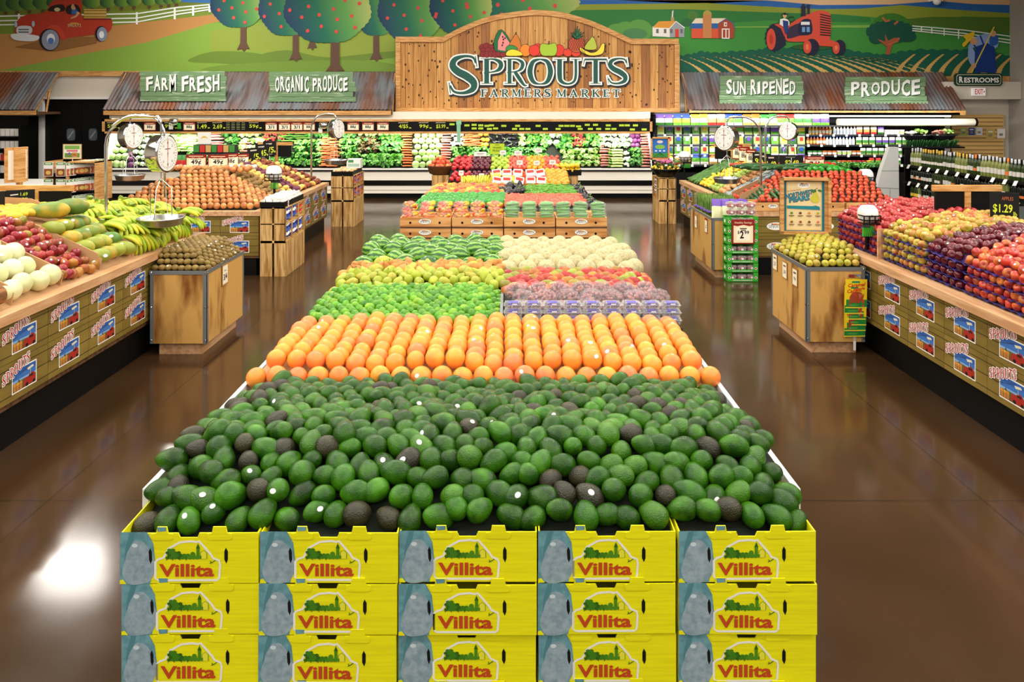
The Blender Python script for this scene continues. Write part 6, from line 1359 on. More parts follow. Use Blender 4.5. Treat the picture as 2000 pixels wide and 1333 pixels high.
secs = [('ap1', 'pink_red_apple', 'pinkish red apple', 'at the far end of the right counter', 6.90, 7.80, 4), ('ap2', 'yellow_red_apple', 'yellow apple with red blush', 'beside the dark crimson ones', 6.17, 6.85, 4), ('ap3', 'dark_red_apple', 'dark crimson apple', 'in the middle of the right counter', 5.66, 6.13, 4), ('ap4', 'orange_red_apple', 'orange red apple', 'at the near end of the right counter', 4.25, 5.62, 4)]
def zt_(x, l): return .91+.066*l+.12*clamp((x-3.36)/.5)
for key, nm, lb, wh, ya, yb, L_ in secs:
    n = round((yb-ya)/.087); st_ = (yb-ya)/n; top = []
    for l in range(L_):
        b = MB(); m = n*4; vs = []; zb = .875+.066*l
        for i in range(m+1):
            y = ya+(yb-ya)*i/m; wv = .012*math.sin(i*PI/2+.4)+.004*math.sin(i*.7+l)
            vs += [(3.306-.006*math.sin(i*PI/2), y, zb+wv*.8+.006), (3.335, y, zb+wv*.4-.002), (3.95, y, zb)]
        b.add(vs, [(3*i+k, 3*i+3+k, 3*i+4+k, 3*i+1+k) for i in range(m) for k in (0, 1)], 0, True)
        ob('apple_tray', b.mesh('apple_tray', 'purple_tray'), None, None, None, None, 'purple moulded tray under the %ss, %s layer' % (lb.split(' with')[0].replace('apple', 'stacked apple', 1), ('lowest', 'second', 'third', 'top')[l]), 'tray')
        for i in range(n):
            y = ya+st_*(i+.5)+(.018 if l % 2 else -.006)
            ob(nm, ME[key], None, (3.345+R.uniform(-.004, .006), y+R.uniform(-.006, .006), .912+.066*l+R.uniform(-.004, .004)), Euler((R.uniform(-1, 1), -PI/2+R.uniform(-.9, .9), 0)), R.uniform(.80, .9), '%s in the stacked tray layers %s' % (lb, wh), 'apple', '%ss in tray layers' % lb)
    for j in range(1, 13):
        for i in range(n):
            x = 3.325+.074*j; y = ya+st_*(i+(.5 if j % 2 else .9))
            if y > yb: continue
            top.append(ob(nm, ME[key], None, (x+R.uniform(-.008, .008), y+R.uniform(-.01, .01), zt_(x, L_-1)+.035+R.uniform(-.008, .02)), rot_any(), R.uniform(.9, 1.05), '%s heaped on top %s' % (lb, wh), 'apple', '%ss heaped on top' % lb))
    tag_stickers(top[:n*7], .22, .8, (-.6, -.6, .5))
MB().hf(3.42, 5.5, 4.2, 7.8, 12, 2, lambda x, y: zt_(x, 3)-.02 if x > 3.5 else .9, .86).build('inner_bed', 'dark_liner', RC)
MB().box(3.285, 3.60, 6.865, 6.885, .86, 1.13).build('divider', 'wood_rail', RC)
def bag_roll2(label, px, py, Y, zb, r):
    t = bag_roll(label, px, py, Y, zb, r, 0)
    b = MB()
    for k in range(14): b.rod((-r*.9+(k % 7)*.014, -r*.95+.012*(k//7), -r*1.2), (-r*.95+(k % 7)*.019, -r*.95+.012*(k//7), -r*2.3), .005, 4)
    b.build('twist_ties', 'green_tray', t); MB().box(-r*.98, -r*.2, -r*1.05, -r*.75, -r*1.3, -r*1.0).build('tie_holder', 'dark_grey', t); return t
bag_roll2('white bag roll with green twist ties among the pink red apples', 1695, 418, 7.1, .9, .085)
T1 = t_post('wooden post with crossbar and black boards above the right apples', 1888, 366, 7.0, (.31, .31), 1.15, .17)
card('chalk_board', 'black board with yellow 1.29 apple price above the right counter', (KX(1962, 6.5), 6.5, KZ(407, 6.5)), .21, .27, '#0d0d0e', [('t', '$1.29', -.8, -.35, .55, .25, '#d4e036', .02), ('t', 'lb', .6, -.5, .85, -.2, '#d4e036', .01), ('t', 'APPLES', -.2, .5, .6, .72, '#b8643a', .0), ('l', [(-.7, -.8), (.3, -.8)], .03, '#77776f')], -.45, cat='price board', edge='#1a1a1a', stand=.1)
# ---- pear bin ------------------------------------------------------------------------------------------
PB = ply_bin('plywood bin of yellow green pears with three price cards, against the right counter', 2.66, 3.185, 6.90, 7.82, .11, .778)
mat('pear_yellow', '#b0a634', '#8a8f28', '#b08f3c', rough=.45, scale=22, ramp=(.5, .75), rnd=(.5, 1), hue=.14); ME['ypear'] = blob('yellow_pear', lambda t, a: (max(1e-5, .035*s_(t)*(1-.08*(1-c_(t))*.5)), -.035*c_(t)*(1-.2*math.exp(-(s_(t)/.3)**2))), ['pear_yellow', 'stem_brown'], 14, 9, .03, 1, lambda b: b.rod((0, 0, .026), (.004, 0, .044), .0018, 4, 1))
def zpb(x, y): return .80+.12*clamp(min((y-6.93)/.22, (x-2.69)/.2, 1))
b = MB(); b.hf(2.675, 3.17, 6.92, 7.8, 8, 10, lambda x, y: zpb(x, y)-.04, .70); b.build('pear_bed', 'dark_liner', PB, (-2.9225, -7.36, 0))
yp = rows('ypear', 'yellow_pear', 'yellow green pear heaped in the right plywood bin', 'pear', 'yellow green pears in the bin', (2.70, 3.16), (6.945, 7.76), .073, .068, zpb, .12, lambda: Euler((PI/2+R.uniform(-.7, .7), R.uniform(-3, 3), R.uniform(-.7, .7))), .08)
tag_stickers(yp, .1, .8)
for i, (px, py, tx) in enumerate(((1515, 512, '2/1'), (1534, 528, '3/4'), (1554, 542, '99¢'))):
    Yc = 2.66*1500/(px-997); card('price_card', 'cream price card on the pear bin side, %s of three' % ('farthest', 'middle', 'nearest')[i], (2.652, Yc, KZ(py, Yc)), .125, .165, '#f4e6c2', [('r', -.97, -.97, .97, .97, '#b98a45'), ('r', -.85, -.88, .85, .88, '#f7edd2'), ('t', tx, -.4, -.45, .4, .05, '#17120e', .02), ('l', [(-.5, .5), (.5, .5)], .1, '#5a5040')], -PI/2, edge='#8e6a34')
b = MB(); b.box(-.06, .06, 0, .004, -.02, .02)
t = thing('clip_strip', 'clear hanging clip strip with metal tag on the pear bin corner', 'clip strip', (3.085, 6.885, .70)); MB().box(-.055, .055, -.004, .004, -.02, .02).build('metal_tag', 'chrome', t); MB().box(-.012, .012, -.002, .002, -.62, -.02).build('strip', 'clear_box', t); MB().box(-.01, .01, -.004, .003, -.66, -.58).build('strip_end', 'white', t)
f = frame((0, 0, 0), (1, 0, 0), (0, 0, 1)); a = Art(f); a.ly = .0025; a.st = .0003
a.p(rect(-.095, -.115, .095, .125), '#f4d51c').p(rect(-.095, -.125, .095, -.055), '#1f8a3a').p(catmull([(-.06, -.04), (-.03, .01), (.02, .015), (.06, -.01), (.055, -.06), (.02, -.085), (-.04, -.08)], 4, True), '#a8482a').p([(.02, .0), (.06, -.01), (.03, -.05)], '#c9764a').p(rect(-.04, .095, .03, .112), '#1f8a5a')
put_text(a, 'Caramel', f, -.075, .055, .08, .09, a.ci('#d8401e'), a.ly+.0004, bold=.03, shear=.2, skew=.012); put_text(a, 'Apple', f, -.03, .022, .075, .052, a.ci('#d8401e'), a.ly+.0004, bold=.03, shear=.2, skew=.01)
a.p(rect(-.095, -.132, .095, -.122), '#f4e23a').p(ell(-.02, -.105, .05, .008, 10), '#5aa84a')
ME['carp'] = a.me('printed_front'); b = MB()
b.add([(-.097, 0, -.134), (.097, 0, -.134), (.097, 0, .128), (-.097, 0, .128), (-.085, .018, -.1), (.085, .018, -.1), (.085, .018, .1), (-.085, .018, .1), (-.08, -.002, -.1), (.08, -.002, -.1), (.08, -.002, .1), (-.08, -.002, .1)], [(0, 1, 9, 8), (1, 2, 10, 9), (2, 3, 11, 10), (3, 0, 8, 11), (8, 9, 10, 11), (1, 0, 4, 5), (2, 1, 5, 6), (3, 2, 6, 7), (0, 3, 7, 4), (7, 6, 5, 4)], 0, False); ME['carb'] = b.mesh('packet_body', [flat('#e9c81a').name])
for i in range(6):
    t = thing('caramel_packet', 'yellow and green caramel apple packet on the clip strip, %s' % ('top one, fully seen', 'second from top', 'third from top', 'fourth from top', 'fifth from top', 'lowest')[i], 'packet', (3.085+R.uniform(-.004, .004), 6.862+.003*i, .555-.052*i-(.0 if i else 0)), (.04, 0, R.uniform(-.04, .04)), 'caramel packets on the strip'); ob('packet_body', ME['carb'], t); ob('printed_front', ME['carp'], t)
# framed poster on a post
Y = 7.75; t = thing('framed_poster', 'wooden framed pear poster with teal border standing in the pear bin', 'sign', (KX(1572, Y), Y, KZ(402, Y)), (0, 0, -.10)); hw, hh = .245, .285
MB().box(-hw, hw, 0, .02, -hh, hh).box(-hw, -hw+.028, -.045, .02, -hh, hh).box(hw-.028, hw, -.045, .02, -hh, hh).box(-hw, hw, -.045, .02, hh-.028, hh).box(-hw, hw, -.045, .02, -hh, -hh+.028).build('frame', 'wood_light', t)
MB().box(-.02, .02, .0, .03, -.62, -hh).build('post', 'wood_light', t)
f = frame((0, -.001, 0), (1, 0, 0), (0, 0, 1)); a = Art(f); a.ly = .001; a.st = .0003; g = lambda x, y: ((x-1218)/900*.49*2.05*.98, (310-y)/500*.57*1.0)
P = lambda p: [g(*q) for q in p]
a.p(P(rect(1035, 80, 1392, 545)), '#1f6f7c').p(P(rect(1052, 95, 1368, 528)), '#d8bf86').p(P(rect(1062, 108, 1356, 515)), '#e2cd9a')
a.p(P(ell(1208, 128, 56, 26, 22)), '#f4f1e6'); roman_word(a, 'SPROUTS', f, *g(1168, 138), g(1248, 0)[0], .026, a.ci('#24594f'), a.ly+.0003, .0006, k=3)
for k, c in enumerate(('#8e2a30', '#dd3b2c', '#a5c73a', '#ef8a30')): a.p(P(ell(1186+k*14, 114, 8, 6, 8)), c)
put_text(a, 'It Comes from', f, *g(1062, 190), *g(1180, 175), a.ci('#9c4a2a'), a.ly+.0006, skew=.02)
for o, c in ((.004, '#7a4a3c'), (0, '#1f7f94')):
    put_text(a, 'NORTHWEST', f, g(1045, 0)[0]+o, g(0, 250)[1]-o, g(1285, 0)[0]+o, g(0, 205)[1]-o, a.ci(c), a.ly+(.001 if o else .0014), bold=.03, skew=.05); put_text(a, 'PEARS', f, g(1075, 0)[0]+o, g(0, 285)[1]-o, g(1258, 0)[0]+o, g(0, 238)[1]-o, a.ci(c), a.ly+(.001 if o else .0014), bold=.05, skew=.03)
a.ly += .002
a.p(P(catmull([(1265, 250), (1280, 225), (1298, 195), (1315, 188), (1330, 205), (1345, 235), (1345, 262), (1325, 280), (1290, 280)], 4, True)), '#c3bf3e').p(P(catmull([(1275, 180), (1300, 165), (1318, 178), (1295, 195)], 3, True)), '#3f7a3a').p(P(catmull([(1330, 172), (1350, 165), (1370, 180), (1350, 186)], 3, True)), '#3f7a3a').line(P([(1315, 190), (1308, 165), (1330, 152)]), .005, '#4a3520')
a.p(P([(1052, 310), (1290, 312), (1310, 306), (1348, 318), (1352, 345), (1060, 335)]), '#1f7f8c')
for r_ in range(2):
    for c in range(4): a.p(P(ell(1098+78*c, 375+78*r_, 13, 11, 10)), ('#5f8a3c', '#6a3030', '#c98a3a', '#b0a030', '#8c5a30', '#a04a30', '#7a4030', '#d07060')[r_*4+c]).line(P([(1072+78*c, 398+78*r_), (1122+78*c, 398+78*r_)]), .006, '#5a4630').line(P([(1080+78*c, 406+78*r_), (1112+78*c, 406+78*r_)]), .004, '#8a7450')
a.done('poster', t)
# ---- plywood bin with asparagus, green strawberry tower -------------------------------------------------
AB = ply_bin('plywood bin of asparagus and purple white bags, left of the green tray tower', 2.60, 3.12, 9.90, 11.1, .11, .775)
mat('asparagus', '#5f8a32', '#7d9c4c', rough=.5, scale=20, hue=.15); b = MB(); rr = random.Random(4)
for q in range(26): x, y = rr.uniform(-.05, .05), rr.uniform(-.05, .05); b.tube([(x, y, 0), (x*1.1, y*1.1, .16), (x*1.3, y*1.3, .22), (x*1.4, y*1.4, .25)], [.007, .006, .008, .002], 5)
ME['aspar'] = b.mesh('asparagus_stalks', 'asparagus'); ME['band'] = MB().lathe([(.078, .06), (.08, .062), (.08, .08), (.078, .082)], 16).mesh('rubber_band', 'pack_violet')
for j in range(5):
    for i in range(3):
        t = thing('asparagus_bundle', 'upright bundle of green asparagus in the plywood bin', 'asparagus', (2.70+.155*i, 10.28+.17*j, .73), (R.uniform(-.1, .1), R.uniform(-.1, .1), R.uniform(0, 3)), 'asparagus bundles in the bin'); ob('asparagus_stalks', ME['aspar'], t); ob('rubber_band', ME['band'], t)
mat('endive', '#dfe3b4', '#b9c97a', rough=.4, scale=8, ramp=(.4, .7))
pack(.13, .27, .08, 'pack_violet', 'endive', 'endive', 'pkv')
for i in range(4): ob('salad_bag', ME['pkv'], None, (2.70+.115*i, 10.05+.02*(i % 2), .87), (-.35, R.uniform(-.2, .2), R.uniform(-.3, .3)), 1.0, 'tilted violet and pale green bag at the front of the asparagus bin', 'bag', 'violet and pale green bags')
for i, (px, py) in enumerate(((1360, 432), (1380, 441))):
    Yc = 2.60*1500/(px-997); card('price_card', '%s price card on the asparagus bin side' % ('farther cream', 'nearer red edged')[i], (2.592, Yc, KZ(py, Yc)), .13, .2, '#f4e6c2', [('r', -.97, -.97, .97, .97, '#b98a45' if i == 0 else '#a8301f'), ('r', -.85, -.88, .85, .7, '#f7edd2'), ('t', '2/5' if i == 0 else '$2', -.3, -.4, .35, .1, '#17120e', .02)], -PI/2, edge='#8e6a34')
GX0, GX1, GY0, GY1, GH = 2.735, 3.13, 9.70, 10.05, .118
# the tower is tucked in front of the bin's right half
GY1 = 9.885; w_, d_ = (GX1-GX0)/2, (GY1-GY0)/2+.0
b = MB(); b.box(-w_, w_, -d_, d_, 0, .006).box(-w_, w_, -d_, -d_+.004, 0, .035).box(-w_, -w_+.06, -d_, -d_+.004, .035, GH-.004).box(w_-.06, w_, -d_, -d_+.004, .035, GH-.004).box(-w_, -w_+.004, -d_, d_, 0, GH-.03).box(w_-.004, w_, -d_, d_, 0, GH-.03).box(-w_, w_, d_-.004, d_, 0, GH-.01); ME['gtray'] = b.mesh('tray_body', 'green_tray')
f = frame((0, -d_-.001, 0), (1, 0, 0), (0, 0, 1)); a = Art(f); a.st = .0003; put_text(a, '· WWW.TOMANGO.IT ·', f, -w_+.06, .01, w_-.06, .024, a.ci('#f2f5ee'), .0006, bold=.02)
for s in (-1, 1): a.p(ell(s*(w_-.03), .05, .017, .017, 12), '#f2efe8').p(ell(s*(w_-.03), .05, .011, .011, 10), '#8a2a2e')
a.p([(-w_+.008, .07), (-w_+.03, .09), (-w_+.012, .095)], '#9ad07a'); ME['gprint'] = a.me('printed_front'); a = Art(frame((-w_-.001, 0, 0), (0, -1, 0), (0, 0, 1))); a.p(rect(-.03, .03, .03, .07), '#f0f2ea'); ME['gside'] = a.me('side_label')
mat('cherry_red', '#a81c24', '#c8382c', rough=.25, scale=30); rr = random.Random(8); b = MB()
for q in range(26): b.ball((rr.uniform(-.045, .045), rr.uniform(-.045, .045), rr.uniform(.015, .06)), .014, 7, 5)
ME['cherr'] = b.mesh('cherry_tomatoes', 'cherry_red'); b = MB(); loft([rr_(.05, .05, 0), rr_(.057, .057, .055), rr_(.062, .062, .057), rr_(.062, .062, .062), rr_(.055, .055, .064), rr_(.052, .052, .08)]); ME['chbox'] = b.mesh('clear_shell', 'clear_box')
ME['chlid'] = MB().lathe([(1e-4, .082), (.03, .082), (.03, .0835), (1e-4, .084)], 16).mesh('lid_label', [flat('#b7d86a').name]); ME['chfront'] = MB().box(-.015, .015, -.0592, -.0585, .03, .055).mesh('front_label', 'white')
def chbox(x, y, z, lab):
    t = thing('tomato_box', lab, 'box of tomatoes', (x, y, z), (0, 0, R.uniform(-.05, .05)), 'clear boxes of cherry tomatoes', 1.0); ob('clear_shell', ME['chbox'], t); ob('cherry_tomatoes', ME['cherr'], t, kind='stuff'); ob('lid_label', ME['chlid'], t); ob('front_label', ME['chfront'], t)
for j in range(7):
    t = thing('green_tray', 'green cardboard tray with white web lettering, level %d of the tower from the floor' % (j+1), 'tray', ((GX0+GX1)/2, (GY0+GY1)/2, GH*j+.002), (0, 0, 0), 'green trays of the tower'); ob('tray_body', ME['gtray'], t); ob('printed_front', ME['gprint'], t); ob('side_label', ME['gside'], t)
    for i in range(3): chbox((GX0+GX1)/2+(i-1)*.125, (GY0+GY1)/2-.02, GH*j+.009, 'clear box of red cherry tomatoes, tower level %d, %s' % (j+1, ('left', 'centre', 'right')[i]))
for l in range(2):
    for i in range(3): chbox((GX0+GX1)/2+(i-1)*.125, (GY0+GY1)/2-.01*l, GH*7+.006+.088*l, 'clear tomato box with green lid label above the tower, %s layer, %s' % (('lower', 'top')[l], ('left', 'centre', 'right')[i]))
card('sale_card', 'red and cream 2.99 sale card on the front of the green tower', (KX(1452, 9.68), 9.685, KZ(453, 9.68)), .29, .31, None, [('r', -.97, -.97, .97, .97, '#8e1f17'), ('p', [(-.85, -.9), (.85, -.9), (.85, .5), (.5, .45), (0, .55), (-.5, .45), (-.85, .5)], '#f4e3b9'), ('r', -.6, -.7, .6, .35, '#fbf2da'), ('t', 'Healthy Savings', -.75, .62, .75, .82, '#f0d8b0', .01), ('l', [(-.3, .25), (.3, .25)], .05, '#5a4a3a'), ('l', [(-.2, .12), (.2, .12)], .04, '#5a4a3a'), ('t', '$', -.5, -.2, -.34, .08, '#17120e', .02), ('t', '2', -.3, -.55, .04, .08, '#17120e', .03), ('t', '99', .09, -.2, .5, .08, '#17120e', .02)], cat='sale card')
# ================= tomato and cucumber island ============================================================
TX, TF, TB, TE = 3.14, 10.07, 14.2, 5.08
TI = counter_R('vegetable_island', 'wood railed island with tomatoes in front and squash along the aisle, right side', TX, TF, TB, TE, .79, .23)
panels(TI, (TX+.02, TF), 0, 3, .775, pic='oval_big', step=.64); panels(TI, (TX, TB-.02), -PI/2, 8, .775)
MB().box(TX-.02, TE, TF-.02, TF+.1, .775, .84).box(TX-.02, TX+.1, TF+.1, TB, .775, .84).build('top_rail', 'wood_rail', TI)
def zt2(x, y): return .88+.40*clamp(min((y-10.25)/.9+.28, (x-TX-.1)/.8, (TB-y)/.5, 1))
MB().hf(TX+.08, TE-.02, TF+.12, TB-.02, 14, 18, lambda x, y: zt2(x, y)-.05, .78).build('sloping_bed', 'dark_liner', TI)
b = MB(); b.box(-.305, .305, 0, .012, -.055, .055).box(-.305, .305, .34, .352, -.055, .055).box(-.305, -.293, 0, .35, -.055, .055).box(.293, .305, 0, .35, -.055, .055).box(-.3, .3, .01, .34, -.055, -.045); ME['tcrate'] = b.mesh('tray_body', 'wood_tray')
for i in range(3):
    t = thing('pine_tray', 'pine tray with white oval logo under the round tomatoes, %s' % ('left behind the green tower', 'middle behind the poster', 'right end')[i], 'tray', (3.46+.62*i+.0, 10.06, .90), (0, 0, 0), 'pine trays under the tomatoes'); ob('tray_body', ME['tcrate'], t); q = ob('finger_holes', ME['holes'], t); ob('logo_oval', ME['oval'], t, (.11 if i == 2 else -.02, -.001, .01), None, 1.15)
mat('tomato_vine', '#bb3822', '#cf5a38', rough=.2, scale=9, hue=.14); ME['tom2'] = ME['tom'].copy(); ME['tom2'].materials[0] = MATS['tomato_vine']
def ztm(x, y): return .965+.30*clamp((y-10.1)/.85)-.36*(1-clamp((x-TX-.02-.62*(y-10.13))/.12))*clamp((y-10.1)/.3)
MB().hf(TX+.12, TE-.04, 10.09, 11.05, 28, 10, lambda x, y: ztm(x, y)-.035, .86).build('tomato_bed', 'dark_liner', TI)
rows('tom2', 'round_tomato', 'round red tomato on the front slope of the right vegetable island', 'tomato', 'round tomatoes on the right island', lambda y: (TX+.10+.62*(y-10.13), TE-.08), (10.13, 10.98), .084, .09, ztm, .14, rot_any, .08)
mat('cucumber_dark', '#1f4a26', '#35652f', rough=.3, scale=20, hue=.2); b = MB(); b.tube([(0, 0, -.13), (0, .006, -.10), (0, .012, 0), (0, .006, .10), (0, 0, .13)], [.008, .022, .025, .021, .006], 10); ME['cuc'] = b.mesh('cucumber', 'cucumber_dark')
for j in range(4):
    for i in range(10): ob('dark_cucumber', ME['cuc'], None, (TX+.30+.115*i+R.uniform(-.02, .02), 11.1+.13*j, 1.30+.015*(j % 2)+R.uniform(-.01, .02)), (PI/2+R.uniform(-.15, .15), 0, R.uniform(-.7, .7)+PI/2), 1.1, 'dark green cucumber lying behind the round tomatoes', 'cucumber', 'dark cucumbers on the right island')
for j in range(6):
    for i in range(3): ob('dark_cucumber', ME['cuc'], None, (TX+.16+.05*j, 10.22+.20*i, zt2(TX+.16+.05*j, 10.5)-.02+.01*j), (PI/2+.3, 0, R.uniform(-.3, .3)), .95, 'dark green cucumber on the aisle slope left of the round tomatoes', 'cucumber', 'dark cucumbers on the aisle slope')
rows('bell', 'green_bell_pepper', 'green bell pepper behind the tomatoes, right of the cucumbers', 'bell pepper', 'green bell peppers on the right island', (4.30, 5.02), (11.08, 11.7), .09, .09, lambda x, y: 1.30-.1*clamp((x-4.8)/.25), .15, rot_any, .08)
mat('roma_red', '#d24a30', rough=.24, hue=.14); ME['roma'] = blob('roma_tomato', lambda t, a: (max(1e-5, .029*s_(t)), -.040*c_(t)), 'roma_red', 12, 8)
rows('roma', 'roma_tomato', 'oval red tomato at the top of the island behind the cucumbers', 'tomato', 'oval tomatoes behind the cucumbers', (TX+.35, 4.5), (11.7, 12.15), .075, .08, lambda x, y: 1.29, .15, rot_any, .08)
rows('bellr', 'red_bell_pepper', 'red bell pepper at the top of the island, behind the green peppers', 'bell pepper', 'red bell peppers on the right island', (4.4, 5.0), (11.8, 12.1), .09, .09, lambda x, y: 1.30, .15, rot_any, .08)
mat('squash_yellow', '#e6cf3e', '#d8bc2c', rough=.35, hue=.1); mat('squash_pale', '#a9bf5a', '#8aa544', rough=.4, hue=.12); mat('ginger_tan', '#d0a06a', rough=.6, hue=.1); mat('silver_wrap', '#aab4b4', '#5d6f6a', rough=.3, scale=25, hue=.15); mat('zucchini', '#3c6a26', '#527f34', rough=.4, scale=30, hue=.15)
def small(key, m, r, l, k=0.): ME[key] = blob(key, egg2(r, l, k), m, 10, 8)
small('sqy', 'squash_yellow', .03, .062, -.25); small('sqp', 'squash_pale', .036, .045, -.1); small('gin', 'ginger_tan', .034, .044); small('slv', 'silver_wrap', .026, .06); small('zuc', 'zucchini', .022, .07)
for key, nm, lb, cat, ya, yb in (('roma', 'roma_tomato', 'oval red tomato in the small box on the aisle slope', 'tomato', 10.95, 11.2), ('slv', 'wrapped_vegetable', 'silver green wrapped vegetable on the aisle slope', 'vegetable', 11.3, 11.62), ('gin', 'tan_root', 'tan root vegetable on the aisle slope beside the wrapped ones', 'root vegetable', 11.72, 12.02), ('sqp', 'pale_squash', 'pale green squash on the aisle slope', 'squash', 12.12, 12.56), ('sqy', 'yellow_squash', 'yellow squash on the aisle slope', 'squash', 12.66, 13.2), ('zuc', 'zucchini', 'slim dark zucchini at the far end of the aisle slope', 'zucchini', 13.3, 14.0)):
    for j in range(12):
        x = TX+.14+.075*j; y = ya+(.03 if j % 2 else 0); d_ = .062 if key in ('zuc', 'slv') else .082
        while y <= yb:
            ob(nm, ME[key], None, (x+R.uniform(-.01, .01), y, zt2(x, 12)+R.uniform(-.01, .012)), rot_any() if key not in ('zuc', 'slv') else (0, PI/2-.4+R.uniform(-.2, .2), R.uniform(-.3, .3)), R.uniform(.95, 1.15), lb, cat, lb.replace(cat, cat+' pieces', 1)); y += d_
b = MB(); b.poly([(TX+.11, .86), (TX+.11, .96), (TX+.5, 1.14), (TX+.5, .86)], lambda x, z, off=0.: (x, 10.9-off, z), 0, 0, .012); b.build('divider', 'cardboard', TI); b = MB(); b.poly([(TX+.11, .86), (TX+.11, .96), (TX+.5, 1.14), (TX+.5, .86)], lambda x, z, off=0.: (x, 11.26-off, z), 0, 0, .012); b.build('divider', 'cardboard', TI)
card('chalk_board', 'black board with yellow 2.49 above the right cucumbers', T(1546, 317, 11.9), .37, .22, '#0d0d0e', [('t', '$2.49', -.55, -.5, .6, .3, '#d4e036', .02), ('t', 'lb', .66, -.5, .82, -.3, '#d4e036'), ('l', [(-.5, .7), (.3, .7)], .06, '#77776f')], cat='price board', edge='#1a1a1a', stand=.1)
card('sale_card', 'red and cream 3/1 sale card right of the 2.49 board', T(1591, 318, 11.9), .31, .20, None, sale('3/1'), cat='sale card', stand=.1)
for i, (px, py, Y) in enumerate(((1440, 297, 13.4), (1453, 302, 13.0), (1467, 307, 12.6))): card('sale_card', 'narrow angled sale card, %s of three right of the big dial scale' % ('far', 'middle', 'near')[i], T(px, py, Y), .2, .26, None, sale('88¢'), -.9, cat='sale card', stand=.1)
for i, (px, py, Y) in enumerate(((1481, 312, 12.4), (1494, 315, 12.2), (1508, 318, 12.0))): card('chalk_board', 'angled black price board, %s of three left of the 2.49 board' % ('far', 'middle', 'near')[i], T(px, py, Y), .2, .24, '#0f0f10', chalk(('.99', '2/5', '1.49')[i]), -.75, cat='price board', edge='#1a1a1a', stand=.1)
t_post('wooden crossbar post with black boards behind the yellow squash', 1430, 283, 13.8, (.33, .33), 1.2, .22)
scale('chrome dial scale with pan hanging over the right cucumbers', KX(1486, 10.9), 10.9, 1.1, KZ(228, 10.9), KX(1420, 10.9)-KX(1486, 10.9), KZ(270, 10.9), .178, KZ(352, 10.9), .19, -PI/2*.62)
scale('chrome dial scale hanging in front of the salad case, far right', KX(1495, 12.0), 12.0, 1.1, KZ(226, 12.0), KX(1541, 12.0)-KX(1495, 12.0), KZ(256, 12.0), .14, KZ(330, 12.0), .17, -PI/2*.5)
bag_roll('white bag roll on black stand right of the green bell peppers', 1690, 344, 11.2, .9, .105)
bag_roll('white bag roll on black stand before the salad case, near the blue poster', 1337, 306, 14.0, .9, .1)
# ---- slatted stand with flower bowl and framed picture at the far right aisle corner ---------------------
crate_stand('%s slatted wooden crate at the far end of the squash', 2.79, 3.10, 14.4, 15.05, .86, -1)
for j in range(3): card('price_tag', 'small dark printed tag on the squash end crate, %s' % ('top', 'middle', 'lowest')[j], (2.78, 14.72, .78-.1*j), .2, .08, '#e8e6e0', [('r', -.8, -.7, .8, .0, '#3a3f48')], -PI/2)
t = thing('flower_bowl', 'dark bowl of pink and yellow flower bunches on the far right crates', 'bowl', (2.96, 14.65, .86)); MB().lathe([(.14, 0), (.2, .04), (.28, .14), (.29, .16), (.27, .16), (.18, .05), (1e-4, .04)], 22).build('bowl', 'black_gloss', t)
mat('leaf_deep', '#2f6a34', '#4f8f3c', rough=.5, hue=.2); mat('petal_pink', '#d06a9a', rough=.5); mat('petal_yellow', '#e0c23c', rough=.5); rr = random.Random(6); b = MB()
for k in range(120):
    a_ = rr.uniform(0, 2*PI); r_ = rr.uniform(.05, .33); z = .16+rr.uniform(0, .14); c0 = Vector((r_*c_(a_), r_*s_(a_)*.8, z)); d = Vector((c_(a_), s_(a_), rr.uniform(.3, 1))).normalized()*.07; q = Vector((-d.y, d.x, .02)).normalized()*.018
    b.add([c0, c0+d*.5+q, c0+d, c0+d*.5-q], [(0, 1, 2, 3)], 0)
for k in range(46): a_ = rr.uniform(0, 2*PI); r_ = rr.uniform(.02, .2); b.ball((r_*c_(a_), r_*s_(a_), .26+rr.uniform(0, .06)), .022, 6, 4, 1)
for k in range(26): a_ = rr.uniform(0, 2*PI); r_ = rr.uniform(.18, .25); b.ball((r_*c_(a_), r_*s_(a_), .15+rr.uniform(0, .05)), .028, 6, 4, 2)
b.build('flowers', ['leaf_deep', 'petal_pink', 'petal_yellow'], t, kind='stuff')
t = thing('framed_poster', 'framed blue sky farm poster on a post above the flower bowl', 'sign', T(1289, 290, 15.2)); hw, hh = .185, .225
MB().box(-hw, hw, 0, .02, -hh, hh).box(-hw, -hw+.03, -.03, .02, -hh, hh).box(hw-.03, hw, -.03, .02, -hh, hh).box(-hw, hw, -.03, .02, hh-.03, hh).box(-hw, hw, -.03, .02, -hh, -hh+.03).build('frame', 'wood_light', t); MB().box(-.02, .02, 0, .03, -1.4, -hh).build('post', 'wood_light', t)
a = Art(frame((0, 0, 0), (1, 0, 0), (0, 0, 1))); a.ly = .001; a.p(rect(-hw+.02, -hh+.02, hw-.02, hh-.02), '#8e2f2a').p(rect(-hw+.035, -hh+.045, hw-.035, hh-.035), '#2f6fc0').p(rect(-hw+.035, -hh+.045, hw-.035, -.09), '#3f8a3c').p(ell(0, .13, .06, .03, 14), '#f0d8d0').p(ell(0, .03, .1, .045, 16), '#7fb24a')
for k in range(5): a.line([(0, -.08), (-.12+.06*k, -hh+.05)], .008, '#205c2a')
for x in (-.08, 0, .08): a.p(ell(x, -.05, .025, .014, 8), '#f4f4ee')
a.done('poster', t)
